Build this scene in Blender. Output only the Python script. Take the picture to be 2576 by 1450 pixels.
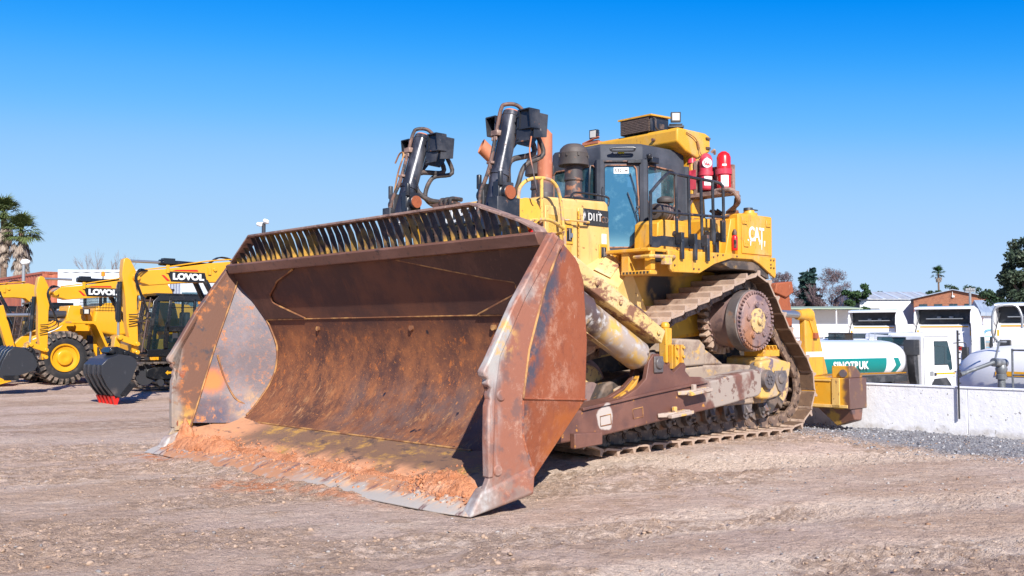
import bpy, bmesh, math, random
import numpy as np
from mathutils import Vector, Matrix
rad = math.radians
random.seed(7)
sc = bpy.context.scene
for o in list(bpy.data.objects):
    bpy.data.objects.remove(o)

# ---------------------------------------------------------------- camera
cd = bpy.data.cameras.new('camera')
cam = bpy.data.objects.new('camera', cd)
sc.collection.objects.link(cam)
cd.sensor_width = 36.0
cd.lens = 36.0 * 2504.0 / 2576.0
cd.clip_start = 0.1
cd.clip_end = 6000
cam.location = (0, 0, 1.665)
cam.rotation_euler = (rad(90 + 2.63), 0, 0)
sc.camera = cam
sc.render.resolution_x = 1024
sc.render.resolution_y = 576

# ---------------------------------------------------------------- light
SUN_AZ = (0.235, -0.972)          # horizontal direction towards the sun
SUN_EL = rad(35)
w = bpy.data.worlds.new("World")
sc.world = w
w.use_nodes = True
nt = w.node_tree
nt.nodes.clear()
wo = nt.nodes.new('ShaderNodeOutputWorld')
bg = nt.nodes.new('ShaderNodeBackground')
sky = nt.nodes.new('ShaderNodeTexSky')
sky.sky_type = 'NISHITA'
sky.sun_disc = False
sky.sun_elevation = SUN_EL
sky.sun_rotation = math.atan2(SUN_AZ[0], SUN_AZ[1])
sky.altitude = 1500
sky.air_density = 1.0
sky.dust_density = 0.25
sky.ozone_density = 2.5
s1 = nt.nodes.new('ShaderNodeVectorMath'); s1.operation = 'SCALE'; s1.inputs['Scale'].default_value = .1
rc_ = nt.nodes.new('ShaderNodeRGBCurve')          # the deep, saturated blue of the photographed sky
for ci, pts_ in enumerate((((0,0),(.15,.0),(.222,.085),(.319,.234),(.46,.315),(1,.40)), ((0,0),(.15,.055),(.274,.215),(.382,.351),(.522,.452),(.68,.493),(1,.55)), ((0,0),(.3,.36),(.487,.70),(.635,.745),(.8,.74),(.94,.715),(1,.70)))):
    cu_ = rc_.mapping.curves[ci]
    cu_.points[0].location = pts_[0]; cu_.points[1].location = pts_[-1]
    for p_ in pts_[1:-1]: cu_.points.new(*p_)
rc_.mapping.update()
s2 = nt.nodes.new('ShaderNodeVectorMath'); s2.operation = 'SCALE'; s2.inputs['Scale'].default_value = 10
nt.links.new(sky.outputs[0], s1.inputs[0]); nt.links.new(s1.outputs[0], rc_.inputs['Color'])
nt.links.new(rc_.outputs[0], s2.inputs[0]); nt.links.new(s2.outputs[0], bg.inputs[0])
bg.inputs[1].default_value = 0.09
nt.links.new(bg.outputs[0], wo.inputs[0])
sd = bpy.data.lights.new('sun', 'SUN')
sd.energy = 5.0
sd.angle = rad(0.5)
sd.color = (1.0, 0.95, 0.88)
sun = bpy.data.objects.new('sun', sd)
sc.collection.objects.link(sun)
sdir = Vector((SUN_AZ[0] * math.cos(SUN_EL), SUN_AZ[1] * math.cos(SUN_EL), math.sin(SUN_EL)))
sun.rotation_euler = sdir.to_track_quat('Z', 'Y').to_euler()
sun.location = (0, -20, 30)
vs = sc.view_settings
vs.view_transform = 'Standard'
vs.look = 'None'
vs.exposure = 0.6
vs.gamma = 1

# ---------------------------------------------------------------- helpers
class MB:
    def __init__(self):
        self.v = []; self.f = []; self.mi = []
        self.m = 0
    def add(self, vs, fs):
        b = len(self.v)
        self.v += [tuple(p) for p in vs]
        self.f += [tuple(i + b for i in f) for f in fs]
        self.mi += [self.m] * len(fs)
        return self
    def hexa(self, p):            # 8 points, bottom 4 then top 4
        return self.add(p, [(0,3,2,1),(4,5,6,7),(0,1,5,4),(1,2,6,5),(2,3,7,6),(3,0,4,7)])
    def box(self, x0, x1, y0, y1, z0, z1):
        return self.hexa([(x0,y0,z0),(x1,y0,z0),(x1,y1,z0),(x0,y1,z0),(x0,y0,z1),(x1,y0,z1),(x1,y1,z1),(x0,y1,z1)])
    def obox(self, c, s, rx=0, ry=0, rz=0):
        R = Matrix.Rotation(rz,3,'Z') @ Matrix.Rotation(ry,3,'Y') @ Matrix.Rotation(rx,3,'X')
        q = []
        for z in (-.5,.5):
            for x, y in ((-.5,-.5),(.5,-.5),(.5,.5),(-.5,.5)):
                q.append(Vector(c) + R @ Vector((x*s[0], y*s[1], z*s[2])))
        return self.hexa(q)
    def beam(self, p0, p1, w, h, up=(0,0,1), w1=None, h1=None):   # w sideways, h along up
        p0 = Vector(p0); p1 = Vector(p1); d = (p1-p0).normalized()
        s = d.cross(Vector(up)).normalized(); u = s.cross(d)
        w1 = w if w1 is None else w1; h1 = h if h1 is None else h1
        q = []
        for p, a, b in ((p0,w,h),(p1,w1,h1)):
            q += [p-s*a/2-u*b/2, p+s*a/2-u*b/2, p+s*a/2+u*b/2, p-s*a/2+u*b/2]
        return self.hexa(q)
    def prism(self, pts, axis, a, b):
        n = len(pts)
        def mk(p, t):
            return {'x': (t,p[0],p[1]), 'y': (p[0],t,p[1]), 'z': (p[0],p[1],t)}[axis]
        vs = [mk(p,a) for p in pts] + [mk(p,b) for p in pts]
        fs = [tuple(range(n))[::-1], tuple(range(n,2*n))] + [(i,(i+1)%n,n+(i+1)%n,n+i) for i in range(n)]
        return self.add(vs, fs)
    def plate(self, pts, t):      # planar 3-D polygon given thickness along its normal (centred)
        P = [Vector(p) for p in pts]
        nrm = Vector((0,0,0))
        for i in range(len(P)):
            nrm += P[i].cross(P[(i+1) % len(P)])
        nrm.normalize(); n = len(P)
        vs = [p - nrm*t/2 for p in P] + [p + nrm*t/2 for p in P]
        fs = [tuple(range(n))[::-1], tuple(range(n,2*n))] + [(i,(i+1)%n,n+(i+1)%n,n+i) for i in range(n)]
        return self.add(vs, fs)
    def cyl(self, p0, p1, r0, r1=None, n=20):
        return self.lathe(p0, p1, [(0,r0),(1,r0 if r1 is None else r1)], n)
    def lathe(self, p0, p1, prof, n=24, caps=True, absol=False):
        p0 = Vector(p0); p1 = Vector(p1); d = p1-p0; L = d.length; d = d/L
        a = Vector((0,0,1)) if abs(d.z) < .9 else Vector((1,0,0))
        s = d.cross(a).normalized(); u = s.cross(d)
        vs = []; fs = []; m = len(prof)
        for t, r in prof:
            c = p0 + d*(t if absol else t*L)
            for k in range(n):
                an = 2*math.pi*k/n
                vs.append(c + (s*math.cos(an)+u*math.sin(an))*max(r,1e-4))
        for j in range(m-1):
            for k in range(n):
                fs.append((j*n+k, j*n+(k+1)%n, (j+1)*n+(k+1)%n, (j+1)*n+k))
        if caps:
            fs.append(tuple(range(n))[::-1]); fs.append(tuple((m-1)*n+k for k in range(n)))
        return self.add(vs, fs)
    def tube(self, path, r, n=8, sub=4, smooth=True):
        P = [Vector(p) for p in path]
        if smooth and len(P) > 2:
            Q = []
            E = [P[0]*2-P[1]] + P + [P[-1]*2-P[-2]]
            for i in range(1, len(E)-2):
                for k in range(sub):
                    t = k/sub
                    a, b, c, d = E[i-1], E[i], E[i+1], E[i+2]
                    Q.append(.5*((2*b)+(c-a)*t+(2*a-5*b+4*c-d)*t*t+(-a+3*b-3*c+d)*t**3))
            Q.append(P[-1]); P = Q
        m = len(P); vs = []; fs = []
        pu = None
        for i in range(m):
            d = (P[min(i+1,m-1)]-P[max(i-1,0)]).normalized()
            if pu is None:
                a = Vector((0,0,1)) if abs(d.z) < .9 else Vector((1,0,0))
                s = d.cross(a).normalized(); u = s.cross(d)
            else:
                u = (pu - d*pu.dot(d)).normalized(); s = d.cross(u)
            pu = u
            rr = r(i/(m-1)) if callable(r) else r
            for k in range(n):
                an = 2*math.pi*k/n
                vs.append(P[i] + (s*math.cos(an)+u*math.sin(an))*rr)
        for j in range(m-1):
            for k in range(n):
                fs.append((j*n+k, j*n+(k+1)%n, (j+1)*n+(k+1)%n, (j+1)*n+k))
        fs.append(tuple(range(n))[::-1]); fs.append(tuple((m-1)*n+k for k in range(n)))
        return self.add(vs, fs)
    def bolt(self, p, d, r=.02, h=.015, n=6):
        p = Vector(p); return self.cyl(p, p+Vector(d).normalized()*h, r, n=n)
    def mirror(self):             # add a copy with y -> -y
        b = len(self.v)
        self.v += [(p[0],-p[1],p[2]) for p in self.v]
        self.f += [tuple(i+b for i in f)[::-1] for f in self.f]
        self.mi += list(self.mi)
        return self
    def build(self, name, mat, parent=None, bevel=0, seg=2, smooth=35, label=None, fix=True):
        me = bpy.data.meshes.new(name)
        me.from_pydata([tuple(p) for p in self.v], [], self.f)
        mats = mat if isinstance(mat, (list, tuple)) else [mat]
        for m in mats:
            me.materials.append(m)
        if len(mats) > 1:
            me.polygons.foreach_set('material_index', self.mi)
        if fix:
            bm = bmesh.new(); bm.from_mesh(me)
            bmesh.ops.recalc_face_normals(bm, faces=bm.faces)
            bm.to_mesh(me); bm.free()
        if smooth:
            me.polygons.foreach_set('use_smooth', [True]*len(me.polygons))
            me.set_sharp_from_angle(angle=rad(smooth))
        me.update()
        o = bpy.data.objects.new(name, me)
        sc.collection.objects.link(o)
        if parent is not None:
            o.parent = parent
        if bevel:
            b = o.modifiers.new('bevel', 'BEVEL'); b.width = bevel; b.segments = seg
            b.limit_method = 'ANGLE'; b.angle_limit = rad(40)
        if label:
            o['label'] = label
        return o

def islands(self):
    par = list(range(len(self.v)))
    def find(a):
        while par[a] != a: par[a] = par[par[a]]; a = par[a]
        return a
    for f in self.f:
        r = find(f[0])
        for i in f[1:]: par[find(i)] = r
    out = {}
    for f, m in zip(self.f, self.mi): out.setdefault(find(f[0]), []).append((f, m))
    res = []
    for fs in out.values():
        ids = sorted({i for f, _ in fs for i in f}); mp = {i: k for k, i in enumerate(ids)}
        q = MB(); q.v = [self.v[i] for i in ids]; q.f = [tuple(mp[i] for i in f) for f, _ in fs]; q.mi = [m for _, m in fs]; res.append(q)
    return res
def build_each(self, name, mat, parent=None, **kw):     # one object for every separate piece
    return [q.build(name, mat, parent, **kw) for q in islands(self)]
MB.build_each = build_each

def mesh_np(name, V, F, mat, parent=None, smooth=False):
    me = bpy.data.meshes.new(name)
    k = F.shape[1]
    me.vertices.add(len(V)); me.vertices.foreach_set('co', V.astype(np.float32).ravel())
    me.loops.add(F.size); me.loops.foreach_set('vertex_index', F.astype(np.int32).ravel())
    me.polygons.add(len(F)); me.polygons.foreach_set('loop_start', np.arange(0, F.size, k, dtype=np.int32))
    me.polygons.foreach_set('loop_total', np.full(len(F), k, dtype=np.int32))
    if smooth:
        me.polygons.foreach_set('use_smooth', np.ones(len(F), dtype=bool))
    me.update(calc_edges=True); me.validate()
    for m in (mat if isinstance(mat, (list, tuple)) else [mat]):
        me.materials.append(m)
    o = bpy.data.objects.new(name, me); sc.collection.objects.link(o)
    if parent is not None: o.parent = parent
    return o

def attr(o, name, arr):
    a = o.data.attributes.new(name, 'FLOAT', 'POINT'); a.data.foreach_set('value', arr.astype(np.float32))

def tag(o, label=None, cat=None, group=None, kind=None):
    if label: o['label'] = label
    if cat: o['category'] = cat
    if group: o['group'] = group
    if kind: o['kind'] = kind
    return o

def thing(name, loc, rz, label, cat, group=None):
    o = bpy.data.objects.new(name, None); sc.collection.objects.link(o)
    o.empty_display_size = .3
    o.location = loc; o.rotation_euler = (0,0,rz)
    return tag(o, label, cat, group)

def copy_tree(o, parent=None):
    c = o.copy(); sc.collection.objects.link(c); c.parent = parent
    for ch in list(o.children): copy_tree(ch, c)
    return c

def text(s, size, mat, parent, origin, xd, yd, name='lettering', off=0.0, depth=0.004, sx=1.0, shear=0.0, sp=1.0):
    cu = bpy.data.curves.new('t', 'FONT'); cu.body = s; cu.size = size; cu.extrude = depth; cu.offset = off
    cu.shear = shear; cu.space_character = sp; cu.align_x = 'CENTER'; cu.align_y = 'CENTER'
    to = bpy.data.objects.new('t', cu); sc.collection.objects.link(to)
    me = bpy.data.meshes.new_from_object(to, depsgraph=bpy.context.evaluated_depsgraph_get())
    bpy.data.objects.remove(to); bpy.data.curves.remove(cu)
    X = Vector(xd).normalized(); Y = Vector(yd).normalized(); Z = X.cross(Y)
    m = Matrix(((X.x*sx,Y.x,Z.x,origin[0]),(X.y*sx,Y.y,Z.y,origin[1]),(X.z*sx,Y.z,Z.z,origin[2]),(0,0,0,1)))
    me.transform(m); me.name = name
    me.materials.clear(); me.materials.append(mat)
    o = bpy.data.objects.new(name, me); sc.collection.objects.link(o)
    if parent is not None: o.parent = parent
    return o

def M(name, base, rough=.5, metal=0, layers=(), bump=None, spec=.5, rvar=0, attrs=(), coat=0, ramp=None):
    m = bpy.data.materials.new(name); m.use_nodes = True
    t = m.node_tree; N = t.nodes; L = t.links
    p = N['Principled BSDF']
    p.inputs['Roughness'].default_value = rough; p.inputs['Metallic'].default_value = metal
    p.inputs['Specular IOR Level'].default_value = spec
    if coat: p.inputs['Coat Weight'].default_value = coat; p.inputs['Coat Roughness'].default_value = .08
    tc = N.new('ShaderNodeTexCoord')
    cache = {}
    def noise(s, v=(1,1,1), d=6, r=.6):
        key = (s, v, d, r)
        if key in cache: return cache[key]
        mp = N.new('ShaderNodeMapping'); mp.inputs['Scale'].default_value = v
        random_off = (len(cache)*3.7, len(cache)*1.9, len(cache)*5.3)
        mp.inputs['Location'].default_value = random_off
        L.new(tc.outputs['Object'], mp.inputs[0])
        n = N.new('ShaderNodeTexNoise'); n.inputs['Scale'].default_value = s; n.inputs['Detail'].default_value = d
        n.inputs['Roughness'].default_value = r
        L.new(mp.outputs[0], n.inputs['Vector']); cache[key] = n.outputs[0]
        return n.outputs[0]
    def mrange(sock, a, b, c=0., e=1.):
        q = N.new('ShaderNodeMapRange'); q.interpolation_type = 'SMOOTHSTEP'
        q.inputs[1].default_value = min(a,b); q.inputs[2].default_value = max(a,b)
        q.inputs[3].default_value = c if a < b else e; q.inputs[4].default_value = e if a < b else c
        L.new(sock, q.inputs[0]); return q.outputs[0]
    def mult(a, b):
        q = N.new('ShaderNodeMath'); q.operation = 'MULTIPLY'; q.use_clamp = True
        L.new(a, q.inputs[0])
        if isinstance(b, float): q.inputs[1].default_value = b
        else: L.new(b, q.inputs[1])
        return q.outputs[0]
    sep = None
    def coord(ax):
        nonlocal sep
        if sep is None:
            # wobble the coordinate a little so that masks have ragged edges
            sep = N.new('ShaderNodeSeparateXYZ')
            add = N.new('ShaderNodeVectorMath'); add.operation = 'MULTIPLY_ADD'
            nn = N.new('ShaderNodeTexNoise'); nn.inputs['Scale'].default_value = 4; nn.inputs['Detail'].default_value = 5
            L.new(tc.outputs['Object'], nn.inputs['Vector'])
            sb = N.new('ShaderNodeVectorMath'); sb.operation = 'SUBTRACT'; sb.inputs[1].default_value = (.5,.5,.5)
            L.new(nn.outputs['Color'], sb.inputs[0])
            L.new(sb.outputs[0], add.inputs[0]); add.inputs[1].default_value = (.35,.35,.35)
            L.new(tc.outputs['Object'], add.inputs[2]); L.new(add.outputs[0], sep.inputs[0])
        return sep.outputs['xyz'.index(ax)]
    rgb = N.new('ShaderNodeRGB'); rgb.outputs[0].default_value = (*base, 1); col = rgb.outputs[0]
    ro = None
    for ly in layers:
        if 's' in ly:
            fac = mrange(noise(ly['s'], ly.get('v', (1,1,1)), ly.get('d', 6), ly.get('r', .6)), *ly['t'])
        else:
            fac = None
        ms = ly.get('m', ())
        if ms and isinstance(ms[0], str): ms = (ms,)
        for k in ms:
            if k[0] == 'lin':         # along a slanting direction
                dt = N.new('ShaderNodeVectorMath'); dt.operation = 'DOT_PRODUCT'; coord('x')
                L.new(sep.inputs[0].links[0].from_socket, dt.inputs[0]); dt.inputs[1].default_value = k[1]
                q = mrange(dt.outputs['Value'], k[2], k[3])
            elif k[0] == 'attr':
                an = N.new('ShaderNodeAttribute'); an.attribute_name = k[1]
                q = mrange(an.outputs['Fac'], k[2], k[3])
            elif k[0] == 'sph':       # a roughly round patch: centre, radius in, radius out
                ds = N.new('ShaderNodeVectorMath'); ds.operation = 'DISTANCE'
                ad = N.new('ShaderNodeVectorMath'); ad.operation = 'ADD'
                nn = N.new('ShaderNodeTexNoise'); nn.inputs['Scale'].default_value = 5; nn.inputs['Detail'].default_value = 5
                L.new(tc.outputs['Object'], nn.inputs['Vector'])
                sb = N.new('ShaderNodeVectorMath'); sb.operation = 'SUBTRACT'; sb.inputs[1].default_value = (.5,.5,.5)
                L.new(nn.outputs['Color'], sb.inputs[0])
                s2 = N.new('ShaderNodeVectorMath'); s2.operation = 'SCALE'; s2.inputs['Scale'].default_value = k[2]*1.2
                L.new(sb.outputs[0], s2.inputs[0])
                L.new(tc.outputs['Object'], ad.inputs[0]); L.new(s2.outputs[0], ad.inputs[1])
                L.new(ad.outputs[0], ds.inputs[0]); ds.inputs[1].default_value = k[1]
                q = mrange(ds.outputs['Value'], k[3], k[2])
            else:
                q = mrange(coord(k[0]), k[1], k[2])
            fac = q if fac is None else mult(fac, q)
        if 'a' in ly: fac = mult(fac, float(ly['a']))
        mx = N.new('ShaderNodeMix'); mx.data_type = 'RGBA'
        L.new(fac, mx.inputs[0]); L.new(col, mx.inputs[6]); mx.inputs[7].default_value = (*ly['c'], 1)
        col = mx.outputs[2]
        if 'ro' in ly:
            mr = N.new('ShaderNodeMix'); L.new(fac, mr.inputs[0])
            if ro is None: mr.inputs[2].default_value = rough
            else: L.new(ro, mr.inputs[2])
            mr.inputs[3].default_value = ly['ro']; ro = mr.outputs[0]
    L.new(col, p.inputs['Base Color'])
    if ro is not None: L.new(ro, p.inputs['Roughness'])
    if bump:
        prev = None
        bl = bump if isinstance(bump, list) else [bump]
        for b_ in bl:
            s, dist = b_[0], b_[1]; v = b_[2] if len(b_) > 2 else (1,1,1)
            bn = N.new('ShaderNodeBump'); bn.inputs['Distance'].default_value = dist; bn.inputs['Strength'].default_value = 1
            L.new(noise(s, v), bn.inputs['Height'])
            if prev: L.new(prev, bn.inputs['Normal'])
            prev = bn.outputs[0]
        L.new(prev, p.inputs['Normal'])
    return m

def glass(name, tint, alpha=.5, rough=.05):
    # a thin pane: part reflection / tint, part clear, the same for every ray
    m = bpy.data.materials.new(name); m.use_nodes = True
    t = m.node_tree; N = t.nodes; L = t.links
    p = N['Principled BSDF']
    p.inputs['Base Color'].default_value = (*tint, 1); p.inputs['Roughness'].default_value = rough
    p.inputs['Specular IOR Level'].default_value = .8
    tr = N.new('ShaderNodeBsdfTransparent'); tr.inputs[0].default_value = (.75,.85,.88,1)
    mx = N.new('ShaderNodeMixShader'); mx.inputs[0].default_value = alpha
    L.new(tr.outputs[0], mx.inputs[1]); L.new(p.outputs[0], mx.inputs[2])
    L.new(mx.outputs[0], N['Material Output'].inputs[0])
    return m

# smooth value noise on numpy arrays
def vnoise(x, y, seed=0):
    xi = np.floor(x).astype(np.int64); yi = np.floor(y).astype(np.int64)
    xf = x-xi; yf = y-yi
    def h(a, b):
        n = (a*374761393 + b*668265263 + seed*974634777) & 0xffffffff
        n = ((n ^ (n >> 13))*1274126177) & 0xffffffff
        return ((n ^ (n >> 16)) & 0xffff)/65535.0
    u = xf*xf*(3-2*xf); v = yf*yf*(3-2*yf)
    return (h(xi,yi)*(1-u)+h(xi+1,yi)*u)*(1-v) + (h(xi,yi+1)*(1-u)+h(xi+1,yi+1)*u)*v
def fbm(x, y, o=5, seed=0, g=.5):
    s = 0; a = 1; t = 0
    for i in range(o):
        s = s + a*(vnoise(x, y, seed+i)-.5); t += a; a *= g; x = x*2.03+7.1; y = y*2.03-3.7
    return s/t
def sstep(a, b, x):
    t = np.clip((x-a)/(b-a), 0, 1); return t*t*(3-2*t)

# machine frame: every machine in the yard is parked along the same heading
HEAD = math.atan2(-.683, -.730)
EX = np.array([-.7305, -.6829]); EY = np.array([.6829, -.7305])
DO = np.array([-.356, 9.125]) - 3.35*EY      # dozer origin
def yard(x, y, z=0, o=None):
    o = DO if o is None else o
    q = o + x*EX + y*EY
    return (q[0], q[1], z)
# ---------------------------------------------------------------- ground
WALL_B = np.array([8.0, 15.55])               # a point on the foot of the low wall, which runs along EY
def to_local(X, Y):
    dx = X-DO[0]; dy = Y-DO[1]
    return dx*EX[0]+dy*EX[1], dx*EY[0]+dy*EY[1]
WLX = (WALL_B-DO) @ EX                        # local x of the wall face (negative: behind the machine)
def clodmask(X, Y):      # long ragged patches of churned soil, lying along the wheel tracks
    t = X*.90+Y*.43; a = -X*.43+Y*.90
    n = fbm(t*.32, (a+.5*fbm(X*.8,Y*.8,3,91))*1.1, 4, 92, .55)
    return sstep(.0, .085, n)
def ground_h(X, Y, fine=True):
    lx, ly = to_local(X, Y)
    z = .05*fbm(X/9, Y/9, 3, 3)*sstep(3, 20, Y)
    z = z*np.where(Y > 60, 0.3, 1)
    # raised pad below the tracks
    pad = sstep(3.4, 2.3, ly)*sstep(-3.4, -2.3, ly)*sstep(-2.1, -3.0, lx)*sstep(-9.8, -8.4, lx)
    z = z*(1-pad) + pad*.112
    bl = sstep(-4.6,-3.9,ly)*sstep(4.6,3.9,ly)*sstep(-1.6,-.9,lx)*sstep(1.4,.7,lx)
    z = z*(1-bl) - .012*bl
    # soil pushed up against the middle of the cutting edge
    r = np.exp(-((lx-.20)/.16)**2)*sstep(-2.9,-2.2,ly)*sstep(2.3,1.4,ly)
    z = z + r*.055*(1+1.4*fbm(ly*1.7+9, lx*0, 3, 5))
    if fine:
        near = sstep(40, 14, Y)
        z = z + near*(.045*fbm(X*1.3, Y*1.3, 4, 11) + .028*fbm(X*5, Y*5, 4, 12, .6))
        cl = clodmask(X, Y)
        c2 = np.abs(fbm(X*6, Y*6, 4, 23, .7))
        z = z + near*cl*(.095*c2 + .045*fbm(X*14, Y*14, 3, 24, .65))
        z = z + near*.010*fbm(X*13, Y*13, 3, 25, .6)
        # ruts left by tyres, running to the right of the picture
        for off, wd in ((0,.5),(1.9,.5),(5.2,.6)):
            u = (Y-6.4-off) - .42*(X) + .03*X*X*np.sign(X)*.2
            e = np.exp(-(u/wd)**4)
            z = z - near*.035*e*sstep(-2.5,.5,X) + near*.020*e*sstep(-.5,1.5,X)*np.sin((X*.92+Y*.38)*2*math.pi/.17)*(fbm(X*2,Y*2,2,31)>-.08)
    # beyond the wall the truck yard lies lower
    d = -(lx-WLX)
    drop = sstep(.25, .8, d)*sstep(-12.5, -9.8, ly)
    z = z*(1-drop) - 1.42*drop
    return z
def axis_lines(lo, hi, a, b, step, g=1.09):
    n = int(round((b-a)/step)); c = list(np.linspace(a, b, n+1))
    s = step; x = a; L = []
    while x > lo: s *= g; x -= s; L.append(x)
    s = step; x = b; Rr = []
    while x < hi: s *= g; x += s; Rr.append(x)
    return np.array(L[::-1]+c+Rr)
gx = axis_lines(-1800, 1800, -6.5, 8.5, .036)
gy = axis_lines(-60, 3000, 3.2, 15.5, .036)
XX, YY = np.meshgrid(gx, gy)
ZZ = ground_h(XX, YY)
nx, ny = len(gx), len(gy)
V = np.stack([XX.ravel(), YY.ravel(), ZZ.ravel()], 1)
i = np.arange((ny-1)*(nx-1)); r_ = i//(nx-1); c_ = i % (nx-1)
a_ = r_*nx+c_
F = np.stack([a_, a_+1, a_+nx+1, a_+nx], 1)
SOIL = (.62,.462,.375)
m_ground = M('dirt', SOIL, .95, layers=[
    dict(c=(0.560,0.392,0.285), s=.35, t=(.42,.62), d=5),
    dict(c=(0.500,0.348,0.251), s=2.2, t=(.50,.66), d=8, r=.7),
    dict(c=(0.680,0.529,0.423), s=1.1, v=(.8,1.2,1), t=(.50,.68), d=9, r=.7),
    dict(c=(0.500,0.392,0.314), s=9, t=(.54,.66), d=8, r=.7, a=.7),
    dict(c=(0.160,0.113,0.084), s=14, t=(.60,.70), d=8, r=.75, a=.7),
    dict(c=(0.720,0.568,0.452), m=('attr','rut',.1,.9), a=.85),
    dict(c=(0.500,0.353,0.266), m=('attr','band',.5,.95), a=.5),
    dict(c=(0.680,0.529,0.423), m=('attr','band',.42,.05), a=.6),
    dict(c=(0.300,0.211,0.163), s=3, t=(.35,.6), m=('attr','dark',.1,.9), a=.8),
    dict(c=(0.380,0.260,0.186), s=6, t=(.38,.58), d=8, r=.7, m=('attr','clod',.1,.7), a=.8),
    dict(c=(0.320,0.320,0.335), m=('attr','grav',.1,.9)),
    dict(c=(0.180,0.180,0.200), s=40, t=(.5,.6), m=('attr','grav',.1,.9)),
    dict(c=(0.580,0.245,0.128), s=5, t=(.40,.55), m=('attr','red',.1,.9)),
    dict(c=(0.520,0.441,0.383), s=55, t=(.62,.68), d=3, a=.7),
    dict(c=(0.170,0.122,0.094), s=38, t=(.58,.66), d=5, r=.7, m=('attr','band',.35,.85), a=.85),
    dict(c=(0.200,0.147,0.118), s=70, t=(.60,.68), d=3, a=.7),
    dict(c=(0.300,0.206,0.153), s=11, t=(.52,.62), d=9, r=.8, a=.55),
], bump=[(5,.08),(20,.045),(60,.02)], spec=.15)
g = mesh_np('ground', V, F, m_ground, smooth=True)
tag(g, 'bare brown dirt yard with tyre ruts and scattered stones', None, kind='structure')
lx, ly = to_local(XX, YY)
rut = np.zeros_like(XX)
for off, wd in ((0,.5),(1.9,.5),(5.2,.6)):
    u = (YY-6.4-off) - .42*XX + .006*XX*XX*np.sign(XX)
    rut = np.maximum(rut, np.exp(-(u/wd)**4)*sstep(-2.5,.5,XX)*sstep(40,14,YY))
attr(g, 'rut', (rut*(.6+.8*(fbm(XX*1.2,YY*1.2,3,44)+.5))).ravel())
th_ = XX*.90+YY*.43; ac_ = -XX*.43+YY*.90     # along and across the sweep of the wheel tracks
wp_ = 1.2*fbm(XX*.25, YY*.25, 3, 81)
attr(g, 'band', np.clip(.5+1.5*fbm(th_*.16, (ac_+wp_)*1.6, 5, 82, .6)+.5*fbm(XX*1.5,YY*1.5,4,83),0,1).ravel())
attr(g, 'clod', clodmask(XX,YY).ravel())
attr(g, 'dark', (sstep(1.5,4.5,XX-.55*(YY-4))*sstep(11,7.5,YY)).ravel())
gd = (lx-WLX)
attr(g, 'grav', (sstep(3.2,1.2, gd+1.6*fbm(XX*.9,YY*.9,4,51))*sstep(-.6,.2,gd)*sstep(-5,-4,ly)).ravel())
rd = np.exp(-((lx-.55)/.38)**2)*np.exp(-((ly-.2)/.7)**2) + np.exp(-((lx-.25)/.2)**2)*np.exp(-((ly+2.9)/.8)**2)+.8*np.exp(-((lx-.3)/.18)**2)*np.exp(-((ly-1.6)/.9)**2)
attr(g, 'red', np.clip(rd+.5*fbm(XX*3,YY*3,4,61)*(rd>.1),0,1).ravel())

# loose stones and clods lying on the dirt: nobody could count them
def rocks(name, n, region, smin, smax, mat, label, cat, seed, prob=None, sharp=.35):
    rng = np.random.default_rng(seed)
    t = (1+5**.5)/2
    iv = np.array([(-1,t,0),(1,t,0),(-1,-t,0),(1,-t,0),(0,-1,t),(0,1,t),(0,-1,-t),(0,1,-t),(t,0,-1),(t,0,1),(-t,0,-1),(-t,0,1)])/1.9
    jf = np.array([(0,11,5),(0,5,1),(0,1,7),(0,7,10),(0,10,11),(1,5,9),(5,11,4),(11,10,2),(10,7,6),(7,1,8),(3,9,4),(3,4,2),(3,2,6),(3,6,8),(3,8,9),(4,9,5),(2,4,11),(6,2,10),(8,6,7),(9,8,1)])
    P = []
    while len(P) < n:
        q = region(rng, n)
        if prob is not None: q = q[rng.random(len(q)) < prob(q[:,0], q[:,1])]
        P += list(q)
    P = np.array(P[:n])
    s = smin*(smax/smin)**(rng.random(n)**2.6)
    z = ground_h(P[:,0], P[:,1])
    V = iv[None]*(1+sharp*(rng.random((n,12,3))-.5)*2)*s[:,None,None]*rng.uniform(.65,1.25,(n,1,3))
    V[:,:,2] *= .62
    an = rng.random(n)*6.28; c, s_ = np.cos(an), np.sin(an)
    VX = V[:,:,0]*c[:,None]-V[:,:,1]*s_[:,None]; VY = V[:,:,0]*s_[:,None]+V[:,:,1]*c[:,None]
    V = np.stack([VX+P[:,0:1], VY+P[:,1:2], V[:,:,2]+z[:,None]+s[:,None]*.12], 2)
    F = (jf[None]+12*np.arange(n)[:,None,None]).reshape(-1,3)
    o = mesh_np(name, V.reshape(-1,3), F, mat)
    attr(o, 'tone', np.repeat(rng.random(n), 12))
    return tag(o, label, cat, kind='stuff')
def reg_near(rng, n):
    y = 3.0+13*rng.random(n)**1.5; x = (rng.random(n)-.5)*1.25*y
    return np.stack([x, y], 1)
def pr(x, y): return np.clip(.25+3.2*fbm(x*.7, y*.9, 3, 71), .06, 1)
m_stone = M('stones', (.33,.29,.26), .9, layers=[dict(c=(.13,.12,.13), m=('attr','tone',.05,.3)), dict(c=(.38,.34,.31), m=('attr','tone',.3,.5)),
    dict(c=(.30,.17,.10), m=('attr','tone',.7,.8)), dict(c=(.40,.39,.38), m=('attr','tone',.94,.99)), dict(c=(.16,.13,.11), s=60, t=(.5,.7), a=.5)])
m_clod = M('clods', (.42,.30,.22), .95, layers=[dict(c=(.32,.215,.15), m=('attr','tone',.3,.9), a=.8), dict(c=(.46,.34,.26), s=30, t=(.5,.7), a=.6)], bump=(60,.004), spec=.1)
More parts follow.
